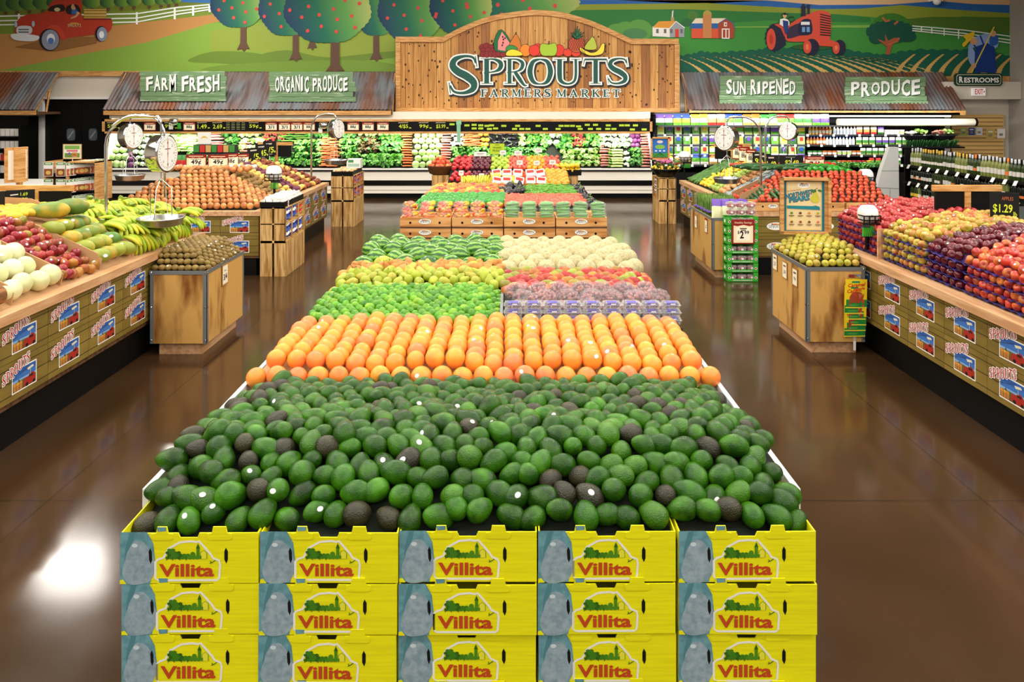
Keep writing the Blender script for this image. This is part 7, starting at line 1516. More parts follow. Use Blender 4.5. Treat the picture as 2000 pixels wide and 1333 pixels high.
# ================= wine gondola ==========================================================================
WX, WY0, WY1 = 6.92, 9.4, 13.5
wg_ = thing('wine_gondola', 'long black shelf unit of wine bottles along the right', 'shelf unit')
MB().box(WX+.32, WX+.40, WY0, WY1, 0, 1.45).box(WX, WX+.4, WY0, WY1, 0, .18).box(WX, WX+.4, WY1-.03, WY1, 0, 1.45).build('back_panel', 'black', wg_)
shz = (.30, .60, .90, 1.19)
for z in shz: MB().box(WX-.02, WX+.33, WY0, WY1, z-.035, z).build('shelf', 'black', wg_)
tg = MB().box(-.004, 0, -.035, .035, -.045, .03).mesh('shelf_tag', 'white')
for z in shz[1:]:
    for k in range(14): ob('shelf_tag', tg, wg_, (WX-.03, WY0+.2+.28*k+R.uniform(-.05, .05), z-.02), (R.uniform(-.1, .1), .5, 0))
mat('glass_dark', '#141a14', rough=.1); mat('glass_green', '#2c3b18', rough=.1); mat('glass_pale', '#767c40', rough=.12)
BT = []
for gi, gl in enumerate(('glass_dark', 'glass_green', 'glass_pale')):
    for li, (lab_, foil) in enumerate((('#d8d2c4', '#c9a33a'), ('#2a2622', '#1c1c22'), ('#c9c6bc', '#b8b8ba'), ('#d9722c', '#d9722c'), ('#e8c23a', '#5a1a24'))):
        b = MB(); b.lathe([(.036, 0), (.0375, .01), (.0375, .19), (.032, .21), (.0165, .235), (.0145, .25)], 12, 0); b.lathe([(.015, .25), (.0155, .31), (.0001, .312)], 10, 1); b.lathe([(.0382, .06), (.0382, .06+.035+.012*(li % 3)+.01*gi)], 12, 2); BT.append(b.mesh('wine_bottle', [gl, flat(foil).name, flat(lab_).name]))
for si, z in enumerate(shz):
    n = int((WY1-WY0-.1)/.082); blk = None
    for i in range(n):
        if i % 4 == 0: blk = R.choice((0, 0, 1, 2, 2, 5, 6, 7, 7, 10, 12, 3, 9) if si < 3 else (0, 2, 5, 5, 7, 10, 10, 12, 12, 3, 6))
        ob('wine_bottle', BT[blk if R.random() < .8 else (blk+1) % 15], None, (WX+.06+R.uniform(-.008, .008), WY0+.06+.082*i, z), None, R.uniform(.93, 1.0), 'wine bottle on the %s shelf of the black gondola' % ('lowest', 'second', 'third', 'top')[si], 'bottle', 'wine bottles on the %s shelf' % ('lowest', 'second', 'third', 'top')[si])
t = thing('case_end', 'pale grey slanted end panel of a low case left of the wine', 'case', (0, 0, 0)); f = lambda x, z, off=0.: (x, 13.3-off, z)
MB().poly([(KX(1738, 13.3), 1.5), (KX(1755, 13.3), 1.5), (KX(1757, 13.3), 0), (KX(1700, 13.3), 0), (KX(1708, 13.3), .62), (KX(1722, 13.3), 1.1)], f, 0, 0, .12).build('panel', mat('panel_grey', '#c9c9c6', rough=.5) and 'panel_grey', t)
a = Art(f); a.ly = .002; a.line([(KX(1722, 13.3), 1.09), (KX(1755, 13.3), 1.09)], .008, '#7d7d7a').line([(KX(1712, 13.3), .80), (KX(1756, 13.3), .78)], .008, '#7d7d7a').line([(KX(1738, 13.3), .78), (KX(1738, 13.3), 0)], .006, '#7d7d7a').done('seams', t)
# ================= long vegetable case against the back wall =========================================
VY = 18.2; V0, V1 = KX(203, VY), KX(1274, VY); zz = lambda py: KZ(py, VY)
VC = thing('vegetable_case', 'long open refrigerated case of vegetables under the wooden sign, cream front with black bumper', 'refrigerated case')
mat('case_cream', '#efe9da', rough=.35)
MB().box(V0, V1, VY+.12, 19.3, 0, zz(378)).build('black_base', 'black', VC)
MB().box(V0, V1, VY+.02, 19.3, zz(378), zz(332)).build('body', 'case_cream', VC)
MB().box(V0-.01, V1+.01, VY-.03, VY+.03, zz(362), zz(352.5)).build('bumper', 'black_gloss', VC)
b = MB(); b.box(V0, V1, VY, VY+.02, zz(378), zz(372)).box(V0, V1, VY-.01, VY+.02, zz(371), zz(363)); b.build('lower_panels', 'case_cream', VC)
MB().box(V0, V1, VY-.01, VY+.06, zz(335), zz(332.2)).build('black_strip', 'black', VC); MB().box(V0-.01, V1+.01, VY-.02, VY+.1, zz(332), zz(329)).build('ledge', 'white', VC)
MB().box(V0, V1, 19.12, 19.3, zz(332), 2.02).build('back_panel', 'white', VC); MB().box(V0, V1, 18.5, 19.3, 1.97, 2.06).box(V0, V1, 18.45, 18.5, 1.90, 2.06).build('canopy', 'case_cream', VC)
for x in (V0, V1-.03): MB().poly([(VY, zz(332)), (19.3, zz(332)), (19.3, 2.06), (18.5, 2.06), (18.5, 1.55)], lambda y, z, off=0.: (x+.03+off, y, z), 0, 0, .03).build('end_panel', 'white', VC)
DP = lambda px, py: (lambda v: (KX(px, 18.3+.7*v), 18.3+.7*v, .73+.8*v))((327-py)/68)
MB().poly([(18.26, .70), (19.12, .70), (19.12, 1.6), (19.02, 1.5)], lambda y, z, off=0.: (V1-.05+off, y, z), 0, 0, V1-V0-.1).build('sloped_deck', 'dark_liner', VC)
mat('lamp_white', '#fffdf4', emis=4)
MB().box(V0+.05, V1-.05, 18.52, 18.58, 1.90, 1.93).build('lamp_tube', 'lamp_white', VC)
for k in range(6): area('case_light', (V0+(V1-V0)*(k+.5)/6, 18.42, 1.52), (V1-V0)/6.3, .10, 36, (1, .98, .93), (math.radians(38), 0, 0))
# price header
HY = 18.36; hz = lambda py: KZ(py, HY)
HD = thing('price_header', 'long black price board in a pale wood frame along the front of the vegetable case', 'price board', (0, HY, 0))
x0, x1 = KX(200, HY), KX(1274, HY)
b = MB(); b.box(x0, x1, -.02, .05, hz(237.5), hz(233)).box(x0, x1, -.02, .05, hz(261), hz(257)).box(x0, x0+.06, -.02, .05, hz(261), hz(233)).box(x1-.06, x1, -.02, .05, hz(261), hz(233)); b.build('frame', 'wood_light', HD)
MB().box(x0, x1, 0, .05, hz(259), hz(235)).build('board', 'black', HD)
wh = wallframe(HY); a = Art(lambda x, y, off=0.: (wh(x, y, off)[0], wh(x, y, off)[1]-HY, wh(x, y, off)[2])); a.ly = .004; a.st = .0005
for tx, px in (('59¢', 210), ('1.49', 386), ('2.69', 416), ('59¢', 487), ('4/$5', 779), ('99¢', 819), ('$3.99', 852), ('99¢', 322)):
    q = Art(a.fr); q.ly = .004; q.t(tx, px, 251.5, px+18, 243, '#c8d836', bold=.015).line([(px-1, 240), (px+18, 239.5)], 1.3, '#c9b89a').line([(px+20, 250), (px+24, 250)], 2, '#c8d836').done('chalk_price', HD)
for px in (442, 452, 462, 472):
    for k in range(5): a.line([(px, 240+3.2*k), (px+7, 240+3.2*k)], 1, '#9fb04a' if k % 2 else '#8f8f86')
a.done('price_list', HD)
def hcard(px, tx, i):
    card('sale_card', 'small cream %s sale card on the price header, %s from left' % (tx, ('first', 'second', 'third', 'fourth', 'fifth', 'sixth', 'seventh', 'eighth', 'last')[i-1]), (KX(px, HY), HY-.012, hz(247)), .285, .2, None, sale(tx), cat='sale card')
for i, (px, tx) in enumerate(((293, '88¢'), (370, '88¢'), (530, '3/1'), (556, '3/1'), (580, '3/1'), (604, '88¢'), (690, '88¢'), (719, '88¢'), (748, '88¢'))): hcard(px, tx, i+1)
ME['gtag'] = MB().box(-.06, .06, -.006, 0, -.024, .024).mesh('green_tag', flat('#b4d83a')); rr = random.Random(12)
for px, py in ((883, 243), (912, 245), (926, 244), (926, 251), (939, 245), (939, 251), (951, 246), (956, 252), (960, 245), (968, 251), (984, 246), (1005, 252), (1011, 246), (1019, 252), (1031, 252), (1051, 246), (1065, 252), (1090, 252), (1096, 246), (1107, 246), (1118, 246), (1130, 247), (1133, 252), (1147, 244), (1153, 252), (1163, 244), (1169, 252), (1188, 245), (1187, 252), (1199, 252), (1214, 245), (1225, 245), (1241, 245), (1235, 253), (1258, 253)):
    ob('green_tag', ME['gtag'], None, (KX(px, HY), HY-.002, hz(py)), None, None, 'small lime green price tag clipped to the right half of the price header', 'tag', 'lime green tags on the header')
for px, py, lb in ((340, 244, 'chrome bag dispenser with green ties on the header left of the first prices'), (632, 251, 'chrome bag dispenser with green ties on the header beside the far dial scale')):
    t = thing('bag_dispenser', lb, 'bag dispenser', (KX(px, 18.2), 18.2, KZ(py-6, 18.2))); MB().lathe([(1e-4, -.09), (.075, -.09), (.08, 0), (.075, .09), (1e-4, .09)], 16, 0, Matrix.Rotation(PI/2, 4, 'Y')).build('roll_cover', 'chrome', t); b = MB()
    for k in range(6): b.rod((.09+.012*k, 0, -.03), (.08+.016*k, 0, -.17), .007, 4)
    b.build('twist_ties', 'green_tray', t); MB().box(-.12, -.03, -.01, .01, -.18, -.06).build('bag_tail', 'white', t); MB().rod((0, .02, 0), (0, .14, .0), .015).build('bracket', 'chrome', t)
t = thing('tie_dispenser', 'pale green twist tie dispenser with hanging tails at the middle of the header', 'dispenser', (KX(896, 18.25), 18.25, KZ(242, 18.25))); mat('mint', '#8fc7a0', rough=.5); MB().box(-.06, .06, 0, .1, -.02, .08).build('holder', 'mint', t); b = MB()
for k in range(8): b.rod((-.045+.012*k, 0, 0), (-.035+.010*k, -.02, -.45), .008, 4)
b.build('ties', 'mint', t)
# vegetables -----------------------------------------------------------------------------------------------
for n_, c, c2 in (('veg_cabbage', '#b9d48a', '#8fb55e'), ('veg_leaf', '#4f9c2c', '#7cc044'), ('veg_dark', '#256323', '#3f8430'), ('veg_redleaf', '#4a3a22', '#6d5a2c'), ('veg_pale', '#c6dd84', '#9fc658'), ('veg_carrot', '#e87b3e', '#f0965a'), ('veg_white', '#f0ede0', '#dfe3c4'), ('veg_radish', '#d8453f', '#b52f3a'), ('veg_purple', '#54214e', '#7a3a70'), ('veg_squash', '#e9a02c', '#d4861e'), ('veg_pink', '#e6a08c', '#c9786c')):
    mat(n_, c, c2, rough=.45, scale=18, ramp=(.4, .68), hue=.16)
ME['vcab'] = blob('cabbage', sph(.085), 'veg_cabbage', 14, 9, .05, 1); ME['vpur'] = blob('red_cabbage', sph(.07), 'veg_purple', 12, 8, .04, 2); ME['vsq'] = blob('orange_squash', lambda t, a: (max(1e-5, .065*s_(t)*(1+.06*c_(8*a))), -.05*c_(t)), 'veg_squash', 16, 8)
b = MB(); rr = random.Random(1)
for q in range(34): a_ = q*2.4; t = math.acos(1-1.3*(q+.5)/34); b.ball((.062*s_(t)*c_(a_), .062*s_(t)*s_(a_), .062*c_(t)), .022, 6, 4, 0)
for q in range(7): a_ = q*.9; d = Vector((c_(a_), s_(a_), -.1)); e = Vector((-s_(a_), c_(a_), 0)); b.add([d*.04, d*.085+e*.045+Vector((0, 0, .01)), d*.10+Vector((0, 0, .06)), d*.085-e*.045+Vector((0, 0, .01))], [(0, 1, 2, 3)], 1)
ME['vcau'] = b.mesh('cauliflower', ['veg_white', 'veg_leaf'])
def leafy(key, m1, m2, n, r, h, seed, core=None):
    rr = random.Random(seed); b = MB()
    for q in range(n):
        a_ = q*2.4; t = rr.uniform(.15, 1.45); d = Vector((s_(t)*c_(a_), s_(t)*s_(a_), c_(t)*h/r)); e = Vector((-s_(a_), c_(a_), 0)); L_ = r*rr.uniform(.85, 1.15); w_ = r*rr.uniform(.22, .34); up = Vector((0, 0, .02))
        p0, p1, p2 = d*L_*.35, d*L_*.75+up, d*L_-Vector((0, 0, .015)); b.add([p0, p1+e*w_, p1+Vector((0, 0, .02)), p1-e*w_, p2+e*w_*.6, p2-e*w_*.6], [(0, 1, 2), (0, 2, 3), (1, 4, 2), (2, 4, 5), (2, 5, 3)], 0 if rr.random() < .65 else 1, False)
    if core: b.ball((0, 0, .02), r*.5, 8, 6, 2)
    ME[key] = b.mesh('leafy_head', [m1, m2]+([core] if core else []))
leafy('vlet', 'veg_leaf', 'veg_dark', 46, .13, .12, 1, 'veg_dark'); leafy('vdrk', 'veg_dark', 'veg_leaf', 50, .13, .12, 2, 'veg_dark'); leafy('vred', 'veg_redleaf', 'veg_dark', 46, .13, .12, 3, 'veg_redleaf'); leafy('vpal', 'veg_pale', 'veg_leaf', 40, .12, .12, 4, 'veg_pale')
def sticks(key, n, r, L_, m, tip=None, seed=0, taper=.35, name='bunch'):
    rr = random.Random(seed); b = MB()
    for q in range(n):
        x = (q-(n-1)/2)*r*1.7; z = rr.uniform(0, r); b.tube([(x, -L_/2, z), (x+rr.uniform(-.01, .01), 0, z+r*.3), (x*1.15, L_/2, z)], [r*taper, r*.9, r], 6, 0)
        if tip:
            for k in range(4): a_ = rr.uniform(-.6, .6); d = Vector((s_(a_)*.4, c_(a_), rr.uniform(-.1, .5)))*.11; p = Vector((x*1.15, L_/2, z)); e = Vector((.02, 0, .008)); b.add([p, p+d*.6+e, p+d, p+d*.6-e], [(0, 1, 2, 3)], 1)
    ME[key] = b.mesh(name, [m]+([tip] if tip else []))
sticks('vcar', 7, .017, .24, 'veg_carrot', 'veg_leaf', 1, name='carrot_bunch'); sticks('vcarn', 8, .017, .24, 'veg_carrot', None, 6, name='carrot_bunch'); sticks('vpnk', 7, .017, .24, 'veg_pink', None, 2, name='root_bunch'); sticks('vcel', 6, .022, .34, 'veg_pale', 'veg_leaf', 3, .9, name='celery'); sticks('vgon', 8, .011, .34, 'veg_leaf', 'veg_dark', 4, .6, name='green_onion')
rr = random.Random(5); b = MB()
for q in range(14): b.ball((rr.uniform(-.07, .07), rr.uniform(-.05, .05), rr.uniform(-.02, .04)), .024, 7, 5, 0)
for q in range(8): a_ = q*.8; d = Vector((c_(a_), s_(a_), .4))*.10; e = Vector((-s_(a_), c_(a_), 0))*.03; b.add([d*.3, d*.7+e, d, d*.7-e], [(0, 1, 2, 3)], 1)
ME['vrad'] = b.mesh('radish_bunch', ['veg_radish', 'veg_leaf']); b = MB()
for q in range(10): b.ball((rr.uniform(-.06, .06), rr.uniform(-.05, .05), rr.uniform(-.02, .04)), .03, 8, 5, 0)
ME['vmush'] = b.mesh('white_mushrooms', 'veg_white')
up_ = lambda: Euler((R.uniform(.2, .8), R.uniform(-.2, .2), R.uniform(0, 6)))
acr = lambda: Euler((0, .0, PI/2+R.uniform(-.12, .12))); ver = lambda: Euler((.85, 0, R.uniform(-.12, .12)+PI))
def fill(key, nm, lb, cat, px0, px1, py0, py1, sx, sy, rot=up_, sc=1.):
    ny = max(1, round((py1-py0)/sy)); nx = max(1, round((px1-px0)/sx))
    for j in range(ny):
        for i in range(nx):
            px = px0+(px1-px0)*(i+.5+(.25 if j % 2 else -.25)*(nx > 1)*.8)/nx; py = py1-(py1-py0)*(j+.5)/ny; P_ = DP(px, py)
            ob(nm, ME[key], None, (P_[0]+R.uniform(-.012, .012), P_[1]-.03, P_[2]+.03+R.uniform(-.01, .01)), rot(), sc*R.uniform(.9, 1.1), lb, cat, lb.replace(nm.replace('_', ' '), nm.replace('_', ' ')+' heads' if cat in ('lettuce', 'greens') else nm.replace('_', ' ')+'s', 1))
W_ = 'in the back vegetable case'
fill('vcab', 'cabbage', 'pale green cabbage at the left end of the back case', 'cabbage', 213, 250, 262, 329, 13, 12.5)
fill('vpur', 'red_cabbage', 'dark purple red cabbage beside the left pale cabbages', 'cabbage', 251, 263, 298, 329, 11, 11)
fill('vcau', 'artichoke', 'pale artichoke between the purple cabbages and the big dial', 'artichoke', 264, 330, 260, 329, 12, 12, up_, .85)
fill('vcel', 'celery', 'celery bunch lying across the case left of the white sign', 'celery', 334, 392, 260, 300, 30, 5, acr)
fill('vdrk', 'broccoli', 'dark green broccoli crown below the white sign', 'broccoli', 365, 415, 290, 318, 13, 11, up_, .8)
fill('vpnk', 'root_bunch', 'pinkish root bunch right of the white sign', 'roots', 412, 440, 260, 300, 26, 6, acr)
fill('vdrk', 'kale', 'dark leafy kale head left of the red radishes', 'greens', 438, 470, 260, 300, 16, 13)
fill('vpal', 'fennel', 'white and pale green fennel head left of the red radishes', 'fennel', 470, 512, 260, 300, 14, 12)
fill('vpnk', 'root_bunch', 'pinkish root bunch over the black price boards', 'roots', 470, 492, 275, 305, 24, 5, acr)
fill('vrad', 'radish_bunch', 'red radish bunch left of the green onions at the top of the case', 'radishes', 514, 560, 260, 278, 14, 9)
fill('vgon', 'green_onion', 'green onion bunch at the top right of the red radishes', 'green onion', 560, 600, 260, 280, 20, 5, acr)
fill('vlet', 'leafy_greens', 'bright leafy greens head left of the tall carrot stack', 'greens', 575, 630, 278, 328, 15, 13)
fill('vdrk', 'leafy_greens', 'dark leafy greens head at the top above the carrot stack', 'greens', 602, 700, 260, 275, 15, 12)
fill('vcarn', 'carrot_bunch', 'orange carrot bunch in the tall stack below the far dial scale', 'carrots', 630, 661, 270, 328, 16, 3.6, acr, .95)
fill('vlet', 'leafy_greens', 'bright leafy greens head between the carrot stack and red lettuce', 'greens', 662, 702, 275, 328, 14, 12)
fill('vpal', 'romaine', 'pale romaine head in the row above the red and green lettuce', 'lettuce', 700, 790, 259, 271, 13, 11)
fill('vred', 'red_lettuce', 'dark red leaf lettuce head left of the dark green lettuce', 'lettuce', 700, 742, 272, 304, 14, 11)
fill('vdrk', 'green_lettuce', 'dark green leaf lettuce head right of the red lettuce', 'lettuce', 744, 786, 270, 304, 14, 11)
fill('vlet', 'spinach', 'green spinach bunch below the red and green lettuce', 'greens', 704, 786, 306, 329, 14, 11)
fill('vcarn', 'carrot_bunch', 'orange carrot bunch left of the middle cabbage grid', 'carrots', 786, 806, 262, 329, 20, 5.2, acr, .9)
fill('vcab', 'cabbage', 'pale green cabbage in the middle grid between two root stacks', 'cabbage', 807, 862, 260, 329, 13.6, 12.5)
fill('vpnk', 'root_bunch', 'pinkish root bunch right of the middle cabbage grid', 'roots', 862, 882, 262, 329, 20, 5.2, acr)
fill('vmush', 'mushroom_pile', 'white mushroom pile left of the upper carrots', 'mushrooms', 884, 907, 260, 288, 12, 10)
fill('vcarn', 'carrot_bunch', 'orange carrot bunch between the mushrooms and the orange squash', 'carrots', 908, 937, 260, 290, 15, 4.2, acr, 1.0)
fill('vsq', 'orange_squash', 'small orange squash right of the upper carrots', 'squash', 937, 955, 260, 290, 9.5, 9)
fill('egg', 'case_eggplant', 'glossy dark eggplant right of the orange squash in the back case', 'eggplant', 956, 1012, 260, 292, 11, 9, rot_any)
fill('vlet', 'leafy_greens', 'green leafy head in the low row over the apple basket', 'greens', 882, 1000, 293, 327, 14, 11)
fill('vpal', 'pale_greens', 'pale yellow green head right of the eggplants', 'greens', 1012, 1028, 260, 292, 12, 12)
fill('vlet', 'parsley', 'bright green parsley head at the top, right of the lime sign', 'greens', 1028, 1070, 260, 292, 14, 11)
fill('vdrk', 'leek', 'dark green leek head in the low row behind the oranges', 'leek', 1000, 1068, 294, 327, 14, 11)
fill('vcau', 'cauliflower', 'white cauliflower head between the parsley and the radishes', 'cauliflower', 1070, 1096, 260, 290, 13, 12)
fill('vdrk', 'dark_greens', 'dark green head between the cauliflower and the radish bunches', 'greens', 1092, 1116, 260, 296, 13, 12)
fill('vrad', 'radish_bunch', 'red radish bunch in the middle of the right greens', 'radishes', 1116, 1142, 262, 290, 13, 9)
fill('vlet', 'leafy_greens', 'bright leafy head right of the middle radishes', 'greens', 1142, 1172, 260, 292, 14, 11)
fill('vpal', 'romaine', 'pale romaine head in the upright rows below the radishes', 'lettuce', 1098, 1172, 295, 329, 13, 11)
fill('vcau', 'cauliflower', 'white cauliflower head at the upper right end of the case', 'cauliflower', 1172, 1232, 260, 292, 13, 11)
fill('vpnk', 'root_bunch', 'pinkish root bunch left of the low celery', 'roots', 1172, 1191, 292, 329, 18, 5, acr)
fill('vcel', 'celery', 'celery bunch in the low stack at the right end', 'celery', 1192, 1217, 294, 329, 25, 5, acr, .8)
fill('vmush', 'turnip_bunch', 'white turnip bunch right of the low celery', 'turnips', 1217, 1232, 296, 329, 13, 10); fill('vdrk', 'turnip_greens', 'dark greens between the turnips and the right root stack', 'greens', 1232, 1252, 294, 329, 12, 11)
fill('vpnk', 'root_bunch', 'pinkish root bunch at the far right end of the case', 'roots', 1250, 1271, 264, 329, 20, 5.2, acr); fill('vpur', 'purple_turnip', 'purple turnip at the upper right end of the case', 'turnip', 1232, 1250, 262, 292, 11, 10)
fill('vlet', 'herb_bunch', 'green herb bunch low behind the onion heap', 'greens', 410, 575, 303, 327, 16, 11)
card('white_sign', 'square white sign with a yellow emblem on the celery', (KX(399, 18.1), 18.1, KZ(270, 18.1)), .32, .28, '#f6f4ec', [('p', [(-.55, -.2), (-.3, .25), (0, .35), (.3, .25), (.55, -.2), (.2, .05), (-.2, .05)], '#e6c23a')], cat='sign', edge='#e9e7df', stand=.12)
# ================= packaged salad case ======================================================================
SX0, SX1 = KX(1280, 18.2), KX(1880, 18.2); SXm = KX(1640, 18.2)
SC = thing('salad_case', 'tall black refrigerated case of bagged salads and bottles under the right roof', 'refrigerated case')
MB().box(SX0, SX1, 18.95, 19.28, 0, 2.0).box(SX0, SX1, 18.2, 19.0, 0, .62).box(SX0, SX0+.05, 18.25, 19, .6, 1.95).build('cabinet', 'black', SC)
mat('canopy_cream', '#f3ead6', rough=.4)
MB().tube([(SXm, 18.32, KZ(239, 18.3)), (KX(1903, 18.3), 18.32, KZ(239, 18.3))], .088, 16).build('canopy', 'canopy_cream', SC); MB().rod((KX(1903, 18.3), 18.32, KZ(239, 18.3)), (KX(1907, 18.3), 18.32, KZ(239, 18.3)), .1, 16).build('canopy_end', 'black', SC)
MB().box(SX0, SX1, 18.3, 19, 1.98, 2.04).build('top', 'dark_grey', SC)
MB().box(SX0+.1, SX1-.1, 18.5, 18.55, 1.94, 1.97).build('lamp_tube', 'lamp_white', SC)
for k in range(3): area('case_light', (SX0+(SX1-SX0)*(k+.5)/3, 17.6, 2.03), (SX1-SX0)/3.2, .08, 32, (1, .98, .95), (math.radians(48), 0, 0))
rowz = [(245, 18.12, None), (263, 18.35, 1), (283, 18.3, 1), (303, 18.25, 1), (322, 18.2, 1)]
for py, Y, s in rowz:
    z = KZ(py, Y); MB().box(SX0+.05, SX1-.02 if s else SXm, Y, 19.0 if s else Y+.12, z-.03, z).build('shelf', 'black', SC)
    MB().box(SX0+.05, SX1-.02 if s else SXm, Y-.012, Y, z-.035, z+.003).build('price_rail', 'dark_grey', SC)
    if s:
        for k in range(22): ob('shelf_tag', tg, SC, (SX0+.25+.31*k, Y-.018, z-.012), (0, 0, PI/2), .8)
pals = [('pack_violet', 'veg_dark', 'pack_white'), ('pack_blue', 'veg_leaf', 'pack_yellow'), ('pack_yellow', 'veg_leaf', 'pack_white'), ('pack_white', 'pack_red', 'pack_tan'), ('pack_blue', 'pack_white', 'veg_leaf'), ('pack_orange', 'pack_tan', 'pack_white'), ('pack_green', 'veg_pale', 'pack_white'), ('pack_red', 'pack_white', 'veg_leaf'), ('pack_white', 'veg_pale', 'pack_green'), ('pack_white', 'veg_leaf', 'pack_violet')]
for k, p_ in enumerate(pals): pack(.17, .235, .08, *p_, 'sb%d' % k)
kn = {0: 'violet topped', 1: 'blue topped', 2: 'yellow topped', 3: 'white and red', 4: 'blue and white', 5: 'orange topped', 6: 'green topped', 7: 'red topped', 8: 'pale green', 9: 'white topped leafy'}
b = MB(); loft([rr_(.07, .05, 0), rr_(.078, .056, .19), rr_(.082, .06, .192), rr_(.082, .06, .2)], 0); b.box(-.034, .034, -.0635, -.0595, .07, .145, 1); b.box(-.068, .068, -.054, .046, .01, .18, 2); MEc = {}
for k, (l_, f_) in enumerate((('pack_white', 'veg_leaf'), ('pack_yellow', 'veg_leaf'), ('pack_violet', 'veg_dark'), ('pack_red', 'veg_leaf'), ('pack_blue', 'veg_dark'))): MEc[k] = b.mesh('salad_clamshell', ['clear_box', l_, 'veg_pale' if k % 2 else f_])
rn = ('hanging front row', 'second row', 'third row', 'fourth row', 'fifth row')
for r_, (py, Y, s) in enumerate(rowz):
    z = KZ(py, Y); n = 20 if r_ == 0 else 17
    for i in range(n):
        px = 1290+17.0*i if r_ == 0 else 1291+17.2*i
        blk = (i//2+r_*3) % 10
        if r_ in (0,) or (r_ == 1 and i >= 6) or (r_ in (2, 3) and 6 <= i < 9) or r_ == 4:
            ob('salad_bag', ME['sb%d' % blk], None, (KX(px, Y), Y+.06, z+.13), (-.1, 0, R.uniform(-.06, .06)), R.uniform(1.08, 1.16) if r_ == 0 else R.uniform(1.04, 1.1), '%s salad bag in the %s of the salad case' % (kn[blk], rn[r_]), 'bag', '%s salad bags, %s' % (kn[blk], rn[r_]))
        else:
            k = (i+r_) % 5; ob('salad_clamshell', MEc[k], None, (KX(px, Y), Y+.08, z), (-.12, 0, 0), 1.2, 'clear salad box with %s label in the %s of the case' % (('white', 'yellow', 'violet', 'red', 'blue')[k], rn[r_]), 'salad box', 'clear salad boxes with %s labels, %s' % (('white', 'yellow', 'violet', 'red', 'blue')[k], rn[r_]))
def btl(key, c, cap, lab_, h=.2, r=.034):
    b = MB(); b.lathe([(r*.95, 0), (r, .01), (r, h*.62), (r*.5, h*.8), (r*.45, h*.88)], 10, 0); b.lathe([(r*.5, h*.88), (r*.5, h), (1e-4, h)], 10, 1); b.lathe([(r*1.02, h*.15), (r*1.02, h*.5)], 10, 2); ME[key] = b.mesh('bottle', [flat(c).name, flat(cap).name, flat(lab_).name])
for k, (c, cap, l_) in enumerate((('#d9a02c', '#f0ede4', '#e8e2cc'), ('#c9622c', '#2c4f9a', '#efe6c8'), ('#efeee8', '#d8d8d4', '#c9d8e6'), ('#8a4a24', '#23428f', '#d9b060'), ('#f2f0ea', '#3a66b0', '#e6eef6'))): btl('bt%d' % k, c, cap, l_)
def wrow(keys, nm, lb, cat, px0, px1, py, Y, sx, zo_=0, sc=1., deep=1):
    i = 0; px = px0
    while px < px1:
        for q in range(deep): ob(nm, ME[keys[(i//3) % len(keys)]], None, (KX(px, Y), Y+.07+.09*q, KZ(py, Y)+zo_), None, sc, lb, cat, lb.replace(nm.split('_')[-1], nm.split('_')[-1]+'s', 1))
        px += sx; i += 1
wrow(['bt0', 'bt1', 'bt0'], 'juice_bottle', 'amber juice bottle in the upper right of the salad case', 'bottle', 1584, 1630, 263, 18.35, 6.6); wrow(['bt2'], 'white_bottle', 'white bottle right of the amber juice bottles', 'bottle', 1632, 1672, 263, 18.35, 6.6)
wrow(['bt3', 'bt1'], 'blue_capped_bottle', 'blue capped brown bottle on the third row of the case', 'bottle', 1580, 1616, 283, 18.3, 6.4); wrow(['bt4'], 'white_tub_bottle', 'white blue capped bottle in the packed third row block', 'bottle', 1618, 1672, 283, 18.3, 6.4, 0, .95)
for k, (c1, c2) in enumerate((('pack_orange', 'pack_white'), ('pack_green', 'pack_white'), ('pack_white', 'veg_pale'), ('pack_red', 'pack_white'), ('pack_yellow', 'pack_tan'), ('pack_white', 'pack_white'))):
    b = MB(); b.lathe([(.048, 0), (.055, .085), (.058, .087), (.058, .1), (1e-4, .102)], 12, 0); b.lathe([(.0535, .02), (.056, .065)], 12, 1); ME['tub%d' % k] = b.mesh('food_tub', [c1, c2])
wrow(['tub1', 'tub0', 'tub2', 'tub0', 'tub3', 'tub1'], 'food_tub', 'round food tub in the fourth row right of the salad boxes', 'tub', 1584, 1680, 303, 18.25, 9.6, 0, .95, 1); wrow(['tub4', 'tub1', 'tub0', 'tub3'], 'dip_tub', 'round dip tub in the lowest row right of the salad boxes', 'tub', 1584, 1700, 322, 18.2, 9.6, 0, .95)
wrow(['sb3', 'sb0', 'sb5'], 'vegetable_bag', 'violet and white vegetable bag in the upper right rows', 'bag', 1681, 1730, 263, 18.35, 14, .1, .8); wrow(['sb8', 'sb9'], 'tofu_bag', 'pale green and white packet right of the white bottles', 'packet', 1680, 1772, 283, 18.3, 13, .09, .75); wrow(['sb8'], 'sprout_box', 'pale packet in the fourth row near the grey end panel', 'packet', 1688, 1765, 303, 18.25, 12, .08, .7); wrow(['tub5', 'tub2'], 'white_tub', 'white tub at the upper right corner of the case', 'tub', 1735, 1772, 263, 18.35, 9.6, .0, 1.1); wrow(['sb7', 'sb8', 'sb3'], 'meat_packet', 'red and white packet in the lowest row before the end panel', 'packet', 1705, 1760, 322, 18.2, 13, .08, .7)
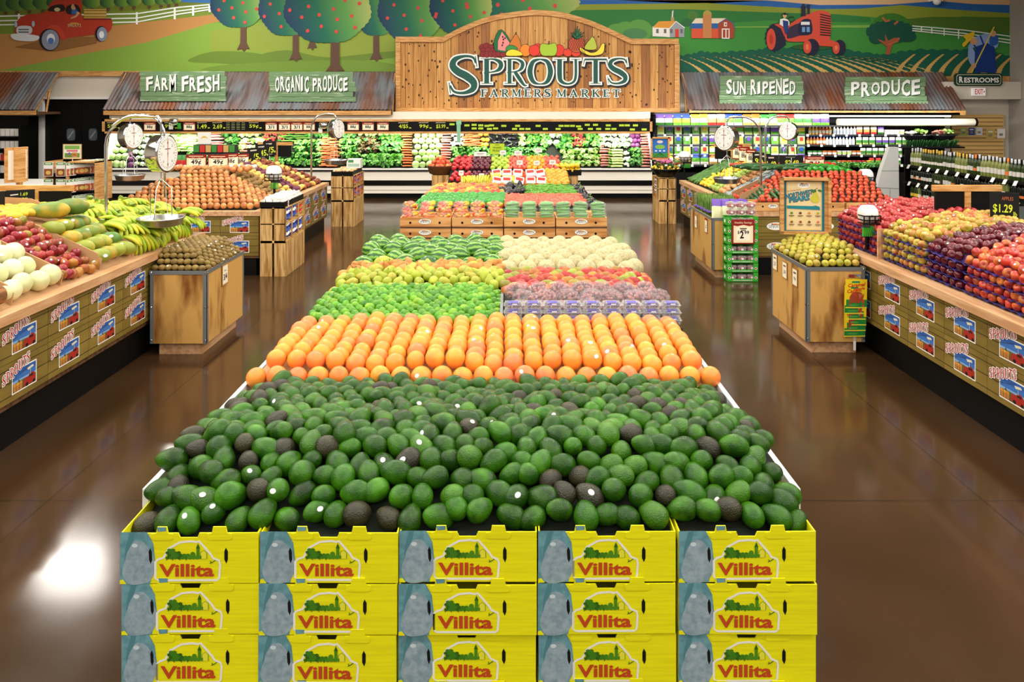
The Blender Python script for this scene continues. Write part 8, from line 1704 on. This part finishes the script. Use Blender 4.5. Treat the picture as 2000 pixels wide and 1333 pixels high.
# two round baskets of vegetables at the right end of the case, and cucumbers under them
for i, (px, wpx, key, nm, lb) in enumerate(((1797, 50, ('vmush', 'vpal'), 'left', 'left black oval basket of mushrooms and pale greens, right end of salad case'), (1850, 50, ('vpnk', 'vpal'), 'right', 'right black oval basket of yellow green vegetables, right end of salad case'))):
    Y = 18.15; t = thing('vegetable_basket', lb, 'basket', (KX(px, Y), Y+.2, KZ(274, Y))); r_ = wpx/2*Y/1500
    MB().lathe([(r_*.8, 0), (r_, .10), (r_*1.02, .11), (r_*.94, .10), (r_*.75, .02), (1e-4, .02)], 24, 0, Matrix.Diagonal((1, .7, 1, 1))).build('basket', 'black', t)
    for k in range(14):
        q = k*2.4; rr_k = r_*.75*math.sqrt((k+.5)/14); ky = key[0] if c_(q) < 0 else key[1]
        ob('basket_vegetable', ME[ky], None, (KX(px, Y)+rr_k*c_(q), Y+.2+rr_k*s_(q)*.65, KZ(274, Y)+.15+.05*(1-rr_k/r_)), up_(), .65, 'vegetable heaped in the %s oval basket of the salad case' % nm, 'vegetable', 'vegetables in the %s oval basket' % nm)
for i in range(22): ob('long_cucumber', ME['cuc'], None, (KX(1778+4.6*i, 18.1), 18.25, KZ(283, 18.1)+R.uniform(-.01, .03)), (PI/2-.9, 0, R.uniform(-.2, .2)), 1.0, 'dark long cucumber below the oval baskets', 'cucumber', 'long cucumbers below the baskets')
MB().box(SX1-1.4, SX1, 18.1, 18.6, KZ(290, 18.1), KZ(287, 18.1)).build('shelf', 'black', SC)
ME['brokale'] = ME['vdrk']
for i in range(14): ob('broccoli', ME['vdrk'], None, (KX(1600+9*i, 17.9), 18.0, KZ(326, 17.9)), up_(), .8, 'dark green broccoli on the low deck of the salad case', 'broccoli', 'broccoli on the low deck')
for k, (px, py, c, lb) in enumerate(((1886, 258, '#a9c25a', 'green'), (1902, 257, '#2f4f9a', 'dark blue'), (1917, 257, '#dfe8f2', 'pale blue and white'), (1939, 262, '#c9b04a', 'yellow brown'), (1960, 261, '#efece4', 'white'))):
    card('brochure', '%s brochure hanging on the tan slatwall' % lb, (KX(px, 19.2), 19.29, KZ(py, 19.2)), .16 if k < 3 else .2, .2 if k < 3 else .24, c, [('r', -.6, .3, .6, .6, '#f2efe6'), ('r', -.5, -.5, .4, 0, '#8a8a7a')], cat='brochure', edge='#d8d4c8')
